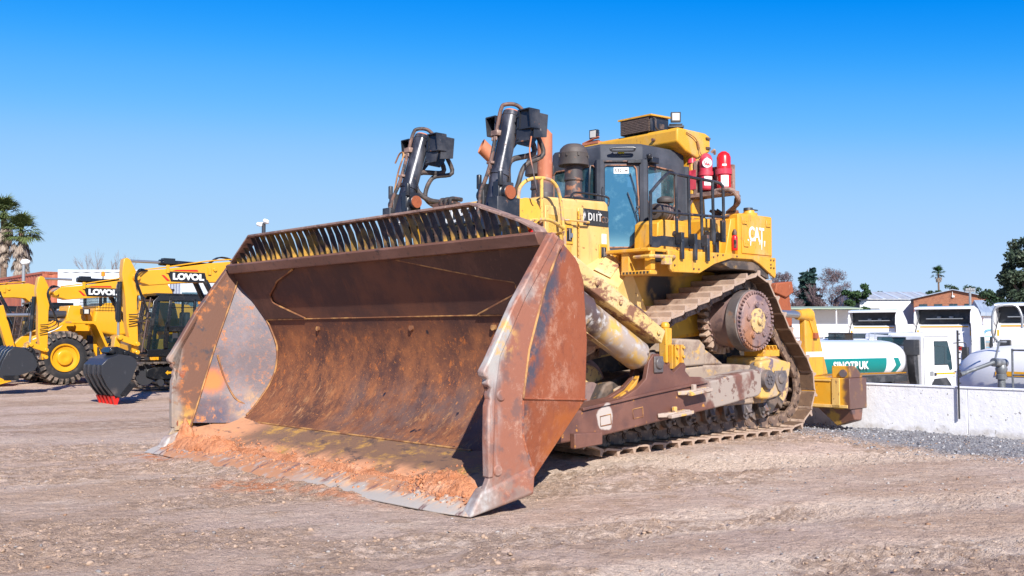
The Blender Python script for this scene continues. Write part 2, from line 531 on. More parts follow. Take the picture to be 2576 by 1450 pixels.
rocks('loose_stones', 5000, reg_near, .004, .024, m_stone, 'small grey and tan stones scattered over the dirt', 'gravel', 1, pr)
rocks('dirt_clods', 8000, reg_near, .005, .026, m_clod, 'crumbly brown clods of soil churned up by tyres', 'soil', 2, lambda x,y: np.clip(clodmask(x,y), .03, 1), .6)
def reg_wall(rng, n):
    u = WLX+.05+2.9*rng.random(n)**1.5; v = -6+13*rng.random(n)
    return np.stack([DO[0]+u*EX[0]+v*EY[0], DO[1]+u*EX[1]+v*EY[1]], 1)
m_grav = M('crushed_stone', (.29,.29,.31), .9, layers=[dict(c=(.14,.14,.16), m=('attr','tone',.1,.5)), dict(c=(.45,.44,.44), m=('attr','tone',.6,.95))])
rocks('crushed_stone', 9000, reg_wall, .009, .028, m_grav, 'grey crushed stone strip along the foot of the white wall', 'gravel', 3)

# ---------------------------------------------------------------- low white wall
m_wall = M('wall_paint', (.80,.80,.83), .75, layers=[dict(c=(.70,.70,.73), s=1.2, t=(.45,.7), a=.5), dict(c=(.80,.80,.81), s=3, v=(1,1,.4), t=(.5,.7), a=.5),
    dict(c=(.28,.27,.26), s=16, t=(.665,.68), d=4), dict(c=(.60,.59,.57), s=2, v=(1,1,.25), t=(.58,.68), a=.3), dict(c=(.42,.38,.33), s=4, t=(.35,.62), m=('z',.17,.0), a=.8)], bump=[(3,.02),(45,.004)])
wl = MB()
wt = thing('concrete_wall', (WALL_B[0], WALL_B[1], 0), HEAD, 'low white painted concrete wall with chipped paint beside the truck yard', 'wall')
for k in range(-6, 5):
    y0 = k*2.44-.9; y1 = y0+2.435
    wl.box(-.22, 0, y0, y1, -1.5, .775)
wl.build('wall_slab', m_wall, wt, bevel=.008)
cp = MB(); cp.box(-.235, .015, -15.54, 11.3, .775, .80); cp.build('coping', m_wall, wt, bevel=.005)
# ---------------------------------------------------------------- materials of the machine
YEL = (.66,.325,.025)
m_yel = M('worn_yellow_paint', YEL, .42, layers=[
    dict(c=(.70,.40,.06), s=1.3, t=(.45,.7), a=.6),
    dict(c=(.62,.33,.02), s=3, v=(1,1,.35), t=(.5,.7), a=.5),
    dict(c=(.34,.17,.05), s=6, v=(1.6,1.6,.22), t=(.53,.70), d=9, a=.6, ro=.8),
    dict(c=(.50,.38,.24), s=3, v=(1,1,.5), t=(.50,.72), d=9, a=.5, ro=.85),
    dict(c=(.14,.06,.03), s=13, t=(.635,.685), d=9, ro=.9, a=.9)], bump=[(6,.004),(60,.001)])
m_yelpale = M('sun_faded_yellow_paint', (.66,.42,.13), .5, layers=[
    dict(c=(.70,.48,.20), s=1.6, t=(.4,.65), a=.7),
    dict(c=(.58,.33,.06), s=4, v=(1,1,.3), t=(.5,.7), a=.5),
    dict(c=(.24,.12,.05), s=13, t=(.62,.68), d=9, ro=.9, a=.9), dict(c=(.40,.26,.12), s=5, v=(1.6,1.6,.22), t=(.54,.68), d=9, a=.6)], bump=[(5,.005),(60,.001)])
m_chipped = M('chipped_yellow_paint', (.62,.43,.17), .6, layers=[
    dict(c=(.66,.50,.28), s=2, t=(.45,.6), a=.7),
    dict(c=(.22,.10,.06), s=3.2, v=(.6,1,1), t=(.49,.56), d=10, r=.75, ro=.85),
    dict(c=(.33,.17,.10), s=16, t=(.60,.68), ro=.85)], bump=[(8,.004)])
m_rustbox = M('brown_rusted_steel', (.13,.055,.040), .55, layers=[
    dict(c=(.19,.085,.06), s=1.5, t=(.42,.7)),
    dict(c=(.09,.045,.04), s=4, t=(.5,.7), a=.6),
    dict(c=(.32,.26,.22), s=2.2, v=(1,1,.7), t=(.40,.50), m=('x',-4.9,-5.2), ro=.85),
    dict(c=(.17,.10,.08), s=6, t=(.56,.60), m=('x',-4.9,-5.2)),
    dict(c=(.46,.40,.36), s=3, t=(.2,.3), m=('sph',(-3.02,2.3,.66),.14,.17), ro=.85),
    dict(c=(.55,.24,.04), s=11, t=(.66,.71), a=.8)], bump=[(30,.002)])
m_orust = M('orange_rust_steel', (.33,.095,.042), .62, layers=[
    dict(c=(.46,.215,.135), s=3.2, t=(.50,.58), d=12, r=.85, m=('x',-1.75,-1.35), a=.85),
    dict(c=(.22,.065,.035), s=7, t=(.50,.62), d=12, r=.85, a=.7),
    dict(c=(.42,.12,.032), s=1.2, t=(.45,.6), m=('z',1.0,.8)),
    dict(c=(.075,.078,.105), s=5, t=(.36,.56), d=9, r=.7, m=(('lin',(1,0,.355),-.52,-.32),('z',1.0,1.3)), a=.95),
    dict(c=(.085,.08,.095), s=9, t=(.40,.60), m=(('x',-.76,-.64),('z',1.05,.9)), a=.85),
    dict(c=(.58,.40,.30), s=30, v=(1,1,.3), t=(.66,.70), a=.6)], bump=[(25,.003),(90,.001)], spec=.22)
m_orust2 = M('worn_rust_edge_plate', (.30,.115,.07), .62, layers=[
    dict(c=(.43,.235,.165), s=4, t=(.50,.60), d=12, r=.85),
    dict(c=(.20,.10,.08), s=6, t=(.50,.64), d=8),
    dict(c=(.42,.40,.38), s=2.2, v=(2,1,.35), t=(.36,.60), d=9, m=(('x',-.40,-.18),('z',1.7,1.2)), ro=.5),
    dict(c=(.40,.37,.34), s=5, v=(1,1,.5), t=(.36,.60), d=9, m=(('lin',(1,0,.676),.58,.76),('z',2.3,1.9))),
    dict(c=(.62,.36,.10), s=6, t=(.48,.60), m=(('sph',(-.28,3.35,1.62),.12,.30),)),
    dict(c=(.24,.17,.14), s=5, t=(.42,.6), d=9, m=('z',.55,.25), a=.8)], bump=[(25,.003),(90,.001)])
m_mold = M('moldboard_steel', (.150,.062,.038), .55, layers=[
    dict(c=(.080,.040,.033), s=1.2, t=(.40,.62)),
    dict(c=(.48,.15,.04), s=8, v=(1,1,.8), t=(.545,.62), d=12, r=.8, m=(('z',1.98,1.55),('z',.55,1.0)), ro=.8),
    dict(c=(.33,.125,.052), s=1.3, v=(1,1.2,1), t=(.40,.66), d=12, r=.8, m=('z',1.9,1.6), ro=.75),
    dict(c=(.48,.25,.12), s=5, v=(.5,1.5,.5), t=(.56,.68), d=10, r=.75, m=(('z',1.5,1.0),('y',-.6,-1.6)), ro=.8),
    dict(c=(.135,.090,.080), s=1.6, t=(.40,.60), d=9, r=.7, m=(('z',1.25,.85),('y',-1.2,-.3)), a=.75),
    dict(c=(.40,.20,.09), s=5, v=(.6,1.3,.6), t=(.54,.66), d=11, r=.8, m=('z',1.2,.7), a=.7, ro=.8),
    dict(c=(.55,.22,.07), s=26, t=(.60,.66), d=6, r=.7, m=('z',2.0,1.5), a=.8),
    dict(c=(.15,.06,.035), s=2.5, v=(1,1.4,.4), t=(.50,.70), d=11, r=.75, a=.8, m=('z',1.8,2.2)),
    dict(c=(.025,.022,.030), s=2.8, v=(1,1,.8), t=(.66,.70), d=3, ro=.3)], bump=[(35,.002),(110,.0008)], spec=.22)
m_liner = M('lined_dark_steel', (.085,.042,.031), .55, layers=[
    dict(c=(.15,.068,.045), s=2, v=(1,1,.5), t=(.45,.68), d=10, r=.75),
    dict(c=(.16,.075,.05), s=25, t=(.58,.7), a=.7)], bump=[(40,.0015)], spec=.3)
m_weld = M('yellow_weld_bead', (.46,.24,.08), .7, layers=[dict(c=(.20,.08,.035), s=4, t=(.38,.56), d=9)], bump=[(60,.003)])
m_blue = M('scoured_blue_grey_steel', (.12,.088,.095), .5, layers=[
    dict(c=(.165,.125,.135), s=2.2, t=(.42,.65), d=10, r=.7),
    dict(c=(.075,.07,.105), s=3.2, v=(1,1,.5), t=(.54,.66), d=8, a=.8),
    dict(c=(.50,.19,.07), s=4, t=(.565,.63), d=11, r=.8, ro=.85),
    dict(c=(.28,.12,.07), s=14, t=(.52,.62), d=7, r=.75, a=.75),
    dict(c=(.62,.19,.06), m=('sph',(-.72,-3.25,.98),.10,.26), ro=.9),
    dict(c=(.55,.32,.14), s=5, t=(.42,.6), m=(('z',.95,.55),('x',-.8,-1.1)), ro=.85)], bump=[(45,.002)])
m_wingin = M('wing_inner_rusty_steel', (.155,.075,.05), .6, layers=[
    dict(c=(.50,.17,.045), s=2.3, t=(.50,.60), d=10, r=.75, ro=.85),
    dict(c=(.07,.055,.06), s=4, t=(.55,.64), d=9, r=.7),
    dict(c=(.62,.36,.08), s=6, t=(.4,.6), m=(('z',.75,.40),)),
    dict(c=(.30,.26,.23), s=7, t=(.32,.5), m=(('x',-.34,-.18),('z',1.7,1.35)), a=.8)], bump=[(30,.003)])
m_edge = M('worn_cutting_edge_steel', (.40,.36,.32), .5, layers=[
    dict(c=(.62,.36,.20), s=6, v=(.5,1.5,1), t=(.42,.6), d=8, m=('x',.13,-.02), ro=.9),
    dict(c=(.42,.20,.105), s=4, v=(.4,1.5,1), t=(.05,.30), d=9, m=(('y',.9,.1),('y',-3.15,-2.9)), ro=.9),
    dict(c=(.42,.20,.105), s=5, v=(.5,1.5,1), t=(.30,.5), d=9, m=('x',.02,-.05), ro=.9),
    dict(c=(.20,.10,.085), s=3.5, v=(.4,2,1), t=(.50,.62), d=9, r=.7, m=('x',.10,.0)),
    dict(c=(.36,.33,.31), s=8, t=(.5,.7), a=.7),
    dict(c=(.17,.10,.09), s=5, v=(.5,2,1), t=(.60,.68))], bump=[(30,.004)])
m_base = M('base_plate_steel', (.20,.115,.075), .55, layers=[
    dict(c=(.46,.25,.06), s=3.5, v=(1,.6,1), t=(.50,.64), d=11, r=.75, ro=.7),
    dict(c=(.62,.29,.15), s=2.5, v=(.7,1.4,1), t=(.36,.55), d=9, r=.7, m=('x',-.62,-.30), ro=.95),
    dict(c=(.62,.29,.15), s=2.5, t=(.30,.5), d=9, m=('y',-1.7,-2.3), ro=.95, a=.8),
    dict(c=(.085,.06,.055), s=5, v=(1.6,.7,1), t=(.54,.64), d=9, r=.7, a=.8)], bump=[(30,.003)])
m_fin = M('guard_bar_steel', (.050,.030,.024), .55, layers=[
    dict(c=(.34,.20,.03), s=2.5, t=(.48,.62), ro=.5, a=.8),
    dict(c=(.52,.29,.05), s=5, t=(.4,.6), m=('z',2.80,2.68)),
    dict(c=(.15,.08,.06), s=20, t=(.5,.7), a=.7)], bump=[(40,.002)])
m_rail = M('guard_rail_steel', (.30,.19,.15), .7, layers=[dict(c=(.15,.09,.075), s=6, t=(.45,.65)), dict(c=(.42,.30,.24), s=14, t=(.55,.7))], bump=[(40,.003)])
m_cap = M('top_channel_steel', (.15,.07,.048), .5, layers=[dict(c=(.22,.11,.08), s=3, v=(1,.4,1), t=(.45,.7)), dict(c=(.07,.04,.035), s=12, t=(.55,.7))], bump=[(40,.002)])
m_track = M('dusty_track_steel', (.40,.285,.215), .75, layers=[
    dict(c=(.52,.40,.31), s=3, t=(.45,.65), d=8),
    dict(c=(.24,.14,.10), s=6, t=(.52,.66), d=8),
    dict(c=(.40,.25,.14), s=20, t=(.56,.7), a=.7)], bump=[(20,.004),(80,.002)])
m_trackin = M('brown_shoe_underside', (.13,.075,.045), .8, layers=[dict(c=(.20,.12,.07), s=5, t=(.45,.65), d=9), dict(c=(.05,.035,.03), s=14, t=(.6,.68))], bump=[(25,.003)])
m_link = M('greasy_link_steel', (.16,.105,.08), .55, layers=[
    dict(c=(.36,.24,.16), s=6, t=(.45,.6), d=8), dict(c=(.05,.04,.04), s=9, t=(.52,.62)), dict(c=(.5,.27,.06), s=12, t=(.62,.68))], bump=[(30,.004)])
m_drive = M('rusty_final_drive_casting', (.235,.155,.145), .5, layers=[
    dict(c=(.32,.20,.17), s=2.5, t=(.42,.65), d=8), dict(c=(.15,.10,.11), s=5, t=(.5,.65)),
    dict(c=(.32,.13,.05), s=2, v=(1,1,.3), t=(.52,.64), m=('z',2.05,1.6), a=.8)], bump=[(25,.002)])
m_dgrey = M('oily_grey_casting', (.10,.085,.085), .45, layers=[dict(c=(.20,.16,.14), s=4, t=(.45,.65)), dict(c=(.24,.11,.055), s=3, t=(.56,.66))], bump=[(20,.003)])
m_hub = M('scraped_yellow_hub', (.56,.39,.17), .5, layers=[dict(c=(.24,.15,.12), s=16, t=(.52,.58))], bump=[(30,.002)])
m_dark = M('dark_undercarriage', (.055,.043,.038), .7, layers=[dict(c=(.17,.12,.09), s=4, t=(.45,.65), d=8), dict(c=(.34,.19,.05), s=7, t=(.6,.68), a=.8)], bump=[(15,.006)])
m_frame = M('dusty_roller_frame', (.35,.265,.20), .8, layers=[dict(c=(.60,.36,.10), s=5, t=(.54,.62), d=9, r=.7), dict(c=(.20,.13,.10), s=3, t=(.48,.66), d=9, r=.7), dict(c=(.14,.09,.08), s=9, t=(.64,.7))], bump=[(20,.004)])
m_rock = M('yellow_trunnion_casting', (.62,.38,.10), .5, layers=[dict(c=(.44,.33,.22), s=4, t=(.45,.65)), dict(c=(.18,.13,.15), s=5, t=(.56,.63), d=8)], bump=[(15,.004)])
m_blk = M('black_paint_worn', (.020,.021,.026), .33, layers=[dict(c=(.055,.055,.062), s=3, t=(.45,.68), ro=.5), dict(c=(.20,.085,.05), s=9, t=(.645,.70), ro=.85), dict(c=(.15,.14,.14), s=22, t=(.66,.72), ro=.7)], bump=[(15,.002)])
m_blk2 = M('grey_black_cab_paint', (.036,.041,.055), .7, layers=[dict(c=(.065,.07,.088), s=2.2, t=(.42,.68), d=9), dict(c=(.28,.12,.06), s=7, t=(.66,.72), ro=.9)], bump=[(20,.001)])
m_barrel = M('black_cylinder_barrel', (.030,.032,.042), .22, metal=.25, layers=[dict(c=(.10,.10,.115), s=4, v=(1,1,.3), t=(.5,.7), ro=.4), dict(c=(.19,.10,.07), s=10, t=(.64,.72), ro=.8)], bump=[(20,.001)])
m_hose = M('black_hose', (.05,.042,.040), .6, layers=[dict(c=(.13,.085,.065), s=8, t=(.5,.65))])
m_pipe = M('rusty_steel_tube', (.14,.075,.055), .6, layers=[dict(c=(.03,.028,.03), s=7, t=(.48,.58)), dict(c=(.28,.15,.10), s=12, t=(.6,.7))])
m_exh = M('orange_rusted_exhaust', (.50,.175,.085), .62, layers=[dict(c=(.40,.13,.07), s=2.5, v=(1,1,.4), t=(.45,.65)), dict(c=(.60,.24,.13), s=9, t=(.55,.7), a=.7),
    dict(c=(.10,.08,.085), s=6, t=(.2,.45), m=('z',3.85,3.70))], bump=[(40,.001)])
m_nearblack = M('near_black', (.006,.005,.005), .9)  # near-black for the pipe mouths, air inlet, platform recess and grille backing
m_plast = M('dusty_black_plastic', (.055,.047,.045), .6, layers=[dict(c=(.10,.08,.07), s=3, t=(.4,.7)), dict(c=(.20,.09,.05), s=9, t=(.66,.72))], bump=[(30,.001)])
m_stack = M('rust_spotted_stack', (.06,.05,.052), .55, layers=[dict(c=(.30,.13,.07), s=7, t=(.54,.64), d=9)])
m_yrail = M('chipped_yellow_rail', (.66,.42,.10), .5, layers=[dict(c=(.42,.27,.19), s=7, t=(.50,.58)), dict(c=(.20,.10,.07), s=16, t=(.6,.66))])
m_gl = glass('blue_cab_glass', (.045,.15,.24), .86, .10)
_n = m_gl.node_tree; _p = _n.nodes['Principled BSDF']
def dusty(mt, base, dust, lo=.45, hi=.72, zr=None):
    t = mt.node_tree; N = t.nodes; L = t.links; p = N['Principled BSDF']
    tc = N.new('ShaderNodeTexCoord'); n = N.new('ShaderNodeTexNoise'); n.inputs['Scale'].default_value = 3.5; n.inputs['Detail'].default_value = 8
    n.inputs['Roughness'].default_value = .7
    L.new(tc.outputs['Object'], n.inputs['Vector'])
    q = N.new('ShaderNodeMapRange'); q.interpolation_type = 'SMOOTHSTEP'; q.inputs[1].default_value = lo; q.inputs[2].default_value = hi
    L.new(n.outputs[0], q.inputs[0]); fac = q.outputs[0]
    if zr:
        s = N.new('ShaderNodeSeparateXYZ'); L.new(tc.outputs['Object'], s.inputs[0])
        z = N.new('ShaderNodeMapRange'); z.interpolation_type = 'SMOOTHSTEP'; z.inputs[1].default_value = zr[0]; z.inputs[2].default_value = zr[1]
        z.inputs[3].default_value = 1; z.inputs[4].default_value = 0; L.new(s.outputs[2], z.inputs[0])
        a = N.new('ShaderNodeMath'); a.operation = 'MAXIMUM'; L.new(fac, a.inputs[0]); L.new(z.outputs[0], a.inputs[1]); fac = a.outputs[0]
    mx = N.new('ShaderNodeMix'); mx.data_type = 'RGBA'; L.new(fac, mx.inputs[0])
    mx.inputs[6].default_value = (*base,1); mx.inputs[7].default_value = (*dust,1); L.new(mx.outputs[2], p.inputs['Base Color'])
dusty(m_gl, (.035,.145,.26), (.17,.36,.46), .45, .75, (2.85, 3.2))
m_gl2 = glass('clear_cab_glass', (.05,.11,.12), .55, .06); dusty(m_gl2, (.04,.10,.12), (.22,.32,.33))
m_gasket = M('rusty_window_gasket', (.36,.17,.10), .7, layers=[dict(c=(.08,.06,.055), s=6, t=(.5,.6))])
m_white = M('white_label', (.75,.75,.73), .6)
m_ink = M('dark_lettering', (.03,.03,.035), .6)
m_red = M('faded_red_cylinder', (.52,.035,.065), .35, layers=[dict(c=(.70,.11,.14), s=3, t=(.45,.65), a=.6)])
m_red2 = M('bright_red_cylinder', (.60,.012,.016), .3)
m_cream = M('cream_gas_cylinder', (.60,.57,.43), .45, layers=[dict(c=(.40,.36,.27), s=6, t=(.5,.7))])
m_chrome = M('chromed_rod', (.45,.45,.45), .35, metal=.8)
m_coil = M('dirty_cooling_fins', (.075,.052,.042), .7, layers=[dict(c=(.15,.10,.08), s=30, v=(1,1,6), t=(.45,.6))], bump=[(60,.004,(.05,.05,8))])
m_lens = M('lamp_lens', (.55,.52,.46), .15, spec=.8)
m_soil = M('red_clay_soil', (.55,.235,.12), .95, layers=[dict(c=(.42,.16,.075), s=6, t=(.45,.65), d=9, r=.7), dict(c=(.62,.34,.21), s=3, t=(.5,.68)), dict(c=(.33,.14,.07), s=22, t=(.6,.7))], bump=[(18,.03),(60,.01)], spec=.1)
m_seat = M('dark_cab_interior', (.03,.03,.035), .8)

doz = thing('bulldozer', (DO[0], DO[1], 0), HEAD, 'huge yellow tracked bulldozer with a rusty curved blade, the largest machine in the yard', 'bulldozer')

# ---------------------------------------------------------------- blade
PROF = [(-1.02,2.63),(-1.17,2.35),(-1.28,2.12),(-1.385,1.88),(-1.455,1.65),(-1.495,1.45),(-1.50,1.28),(-1.475,1.10),(-1.41,.92),(-1.31,.76),(-1.17,.60),(-1.03,.49),(-.93,.43)]
def crease_x(z):        # line on the wing where its inner liner starts
    pts = [(.33,-.40),(.80,-.56),(1.3,-.70),(1.9,-.92),(2.45,-1.12),(2.63,-1.17)]
    for (z0,x0),(z1,x1) in zip(pts, pts[1:]):
        if z <= z1: return x0+(x1-x0)*(z-z0)/(z1-z0)
    return pts[-1][1]
def arc_y(z):           # where the liner meets the moldboard
    pts = [(.43,2.78),(.55,2.82),(.70,2.86),(1.1,2.78),(1.49,2.74),(1.9,2.88),(2.2,3.08),(2.35,3.22),(2.63,3.24)]
    for (z0,y0),(z1,y1) in zip(pts, pts[1:]):
        if z <= z1: return y0+(y1-y0)*(z-z0)/(z1-z0)
    return pts[-1][1]
b = MB(); n = len(PROF)
ys = [-1,-.66,-.33,0,.33,.66,1]
for back in (0, 1):
    for (x,z) in PROF:
        for t in ys: b.v.append((x-.05*back, t*arc_y(z), z))
for back in (0, 1):
    o_ = back*n*7
    for j in range(n-1):
        for k in range(6): b.f.append((o_+j*7+k, o_+j*7+k+1, o_+(j+1)*7+k+1, o_+(j+1)*7+k))
m_ = n*7
for k in range(6):
    b.f.append((k, k+1, m_+k+1, m_+k)); q = (n-1)*7; b.f.append((q+k, q+k+1, m_+q+k+1, m_+q+k))
for j in range(n-1):
    for e in (0, 6): b.f.append((j*7+e, (j+1)*7+e, m_+(j+1)*7+e, m_+j*7+e))
b.mi = [0]*len(b.f)
blade = b.build('blade', m_mold, doz, smooth=60)
# thicker wear liner across the upper half of the blade, its lower corners cut off, a hollow shape in the middle
def mold_x(z):
    for (x0,z0),(x1,z1) in zip(PROF, PROF[1:]):
        if z <= z0 and z >= z1: return x0+(x1-x0)*(z0-z)/(z0-z1)
    return PROF[0][0] if z > 2.63 else PROF[-1][0]
def on_mold(pts, t, sub=8):    # sheet following the moldboard: list of (y,z) rings joined by quads
    pass
def liner(side):
    a = MB(); rows = 14
    vs = []
    for j in range(rows+1):
        z = 2.54 - (2.54-1.88)*j/rows
        # inner outline, in |y|
        f = j/rows
        if side < 0: yi = {0:1.95}.get(j, None)
        zi = z
        if zi > 2.40: yi = 1.60+(2.54-zi)/.14*.55 if side < 0 else .75+(2.54-zi)/.14*.75
        elif zi > 2.22: yi = 2.15+(2.40-zi)/.18*.35 if side < 0 else 1.5+(2.40-zi)/.18*1.0
        elif zi > 2.10: yi = 2.50 if side < 0 else 2.62
        else: yi = 2.50-(2.10-zi)/.22*.70 if side < 0 else 2.62-(2.10-zi)/.22*.75
        yo = arc_y(z)+.0
        vs.append((z, yi, yo))
    for front in (.035, .003):
        for z, yi, yo in vs:
            for y in (yi, yo): a.v.append((mold_x(z)+front, side*y, z))
    R_ = rows+1
    for j in range(rows):
        p = 2*j; a.f += [(p,p+1,p+3,p+2), (2*R_+p,2*R_+p+1,2*R_+p+3,2*R_+p+2), (p,p+2,2*R_+p+2,2*R_+p)]
    a.f += [(0,1,2*R_+1,2*R_), (2*rows,2*rows+1,2*R_+2*rows+1,2*R_+2*rows)]
    a.mi = [0]*len(a.f)
    a.build('wear_liner', m_liner, blade, smooth=50)
    wb = MB()
    path = [(mold_x(z)+.022, side*(yi-.01), z) for z, yi, yo in vs]
    wb.tube(path, .014, 6, 2)
    wb.tube([(mold_x(1.87)+.02, side*y, 1.87) for y in (arc_y(1.87)-.05, 2.4, vs[-1][1])], .012, 6, 1, False)
    wb.tube([(mold_x(2.545)+.02, side*y, 2.545) for y in (arc_y(2.545)-.02, 2.4, vs[0][1])], .012, 6, 1, False)
    wb.build('weld_bead', m_weld, blade)
liner(-1); liner(1)
wb = MB()
wb.tube([(mold_x(1.87)+.008, y, 1.87) for y in (-1.83, 0, 1.9)], .010, 6, 1, False)
wb.tube([(-.925, y, .437) for y in (-2.25, 0, 2.25)], .014, 6, 1, False)
for s in (-1, 1):
    wb.tube([(mold_x(z)+.015, s*(arc_y(z)-.01), z) for z in (2.3,2.1,1.9,1.7,1.5,1.3,1.1,.9,.75,.6,.5)], .015, 6, 2)
    wb.tube([(crease_x(z)+.012, s*3.235, z) for z in (2.5,2.0,1.5,1.0,.5,.36)], .013, 6, 2)
    wb.tube([(-.76,s*3.17,1.36),(-.84,s*3.13,1.05),(-.93,s*3.04,.80),(-1.0,s*2.98,.70),(-1.13,s*2.90,.62)], .013, 6, 4)
wb.build('weld_bead', m_weld, blade)
for y in (-1.55,.55,2.05):
    h = MB(); h.cyl((mold_x(1.74)-.01,y,1.74),(mold_x(1.74)+.012,y,1.745),.045,n=16); h.build('drain_hole', m_weld, blade)
# base plate and cutting edge
b = MB()
def slab(pts, t=.05):
    n = len(pts); vs = [p for p in pts]+[(p[0],p[1],p[2]-t) for p in pts]
    b.add(vs, [tuple(range(n)), tuple(range(n,2*n))[::-1]]+[(i,(i+1)%n,n+(i+1)%n,n+i) for i in range(n)])
slab([(-.93,-2.28,.432),(-.93,2.28,.432),(-.22,2.55,.165),(-.22,-2.55,.165)])
slab([(-.93,2.28,.432),(-1.0,2.80,.47),(-.40,3.26,.32),(-.22,3.32,.17),(-.22,2.55,.165)])
slab([(-.93,-2.28,.432),(-.22,-2.55,.165),(-.22,-3.32,.17),(-.40,-3.26,.32),(-1.0,-2.80,.47)])
b.build('base_plate', m_base, blade, smooth=20)
ce = MB()
Y = [-3.44,-3.0,-2.2,-1.2,0,1.2,2.2,3.0,3.36]
def ex(y): a = abs(y); return .06+.03*(1 if a < 3 else 0)-(.07 if y > 3.2 else 0)+(.05 if y < -3.2 else 0)
V0 = len(ce.v)
for y in Y:
    dr = .05 if abs(y) > 3.2 else 0
    for p in ((-.24,y,.178),(ex(y)+.02,y,.050),(ex(y)+.075,y,.016),(ex(y)+.06,y,.0),(-.24,y,.10)): ce.v.append(p)
for j in range(len(Y)-1):
    for k in range(5): ce.f.append((j*5+k, j*5+(k+1)%5, (j+1)*5+(k+1)%5, (j+1)*5+k))
ce.f += [(0,1,2,3,4), tuple((len(Y)-1)*5+k for k in range(5))]; ce.mi = [0]*len(ce.f)
edge = ce.build('cutting_edge', m_edge, blade, bevel=.01)
bl = MB()
yy = -2.95
while yy < 3.0:
    for dx, dz in ((-.10,.128),(-.015,.092)):
        bl.lathe((dx, yy+(.05 if dx > -.05 else 0), dz-.008), (dx+.005, yy+(.05 if dx > -.05 else 0), dz+.006), [(0,.026),(1,.020)], 12)
    yy += .145
bl.build_each('plough_bolt', m_edge, blade)
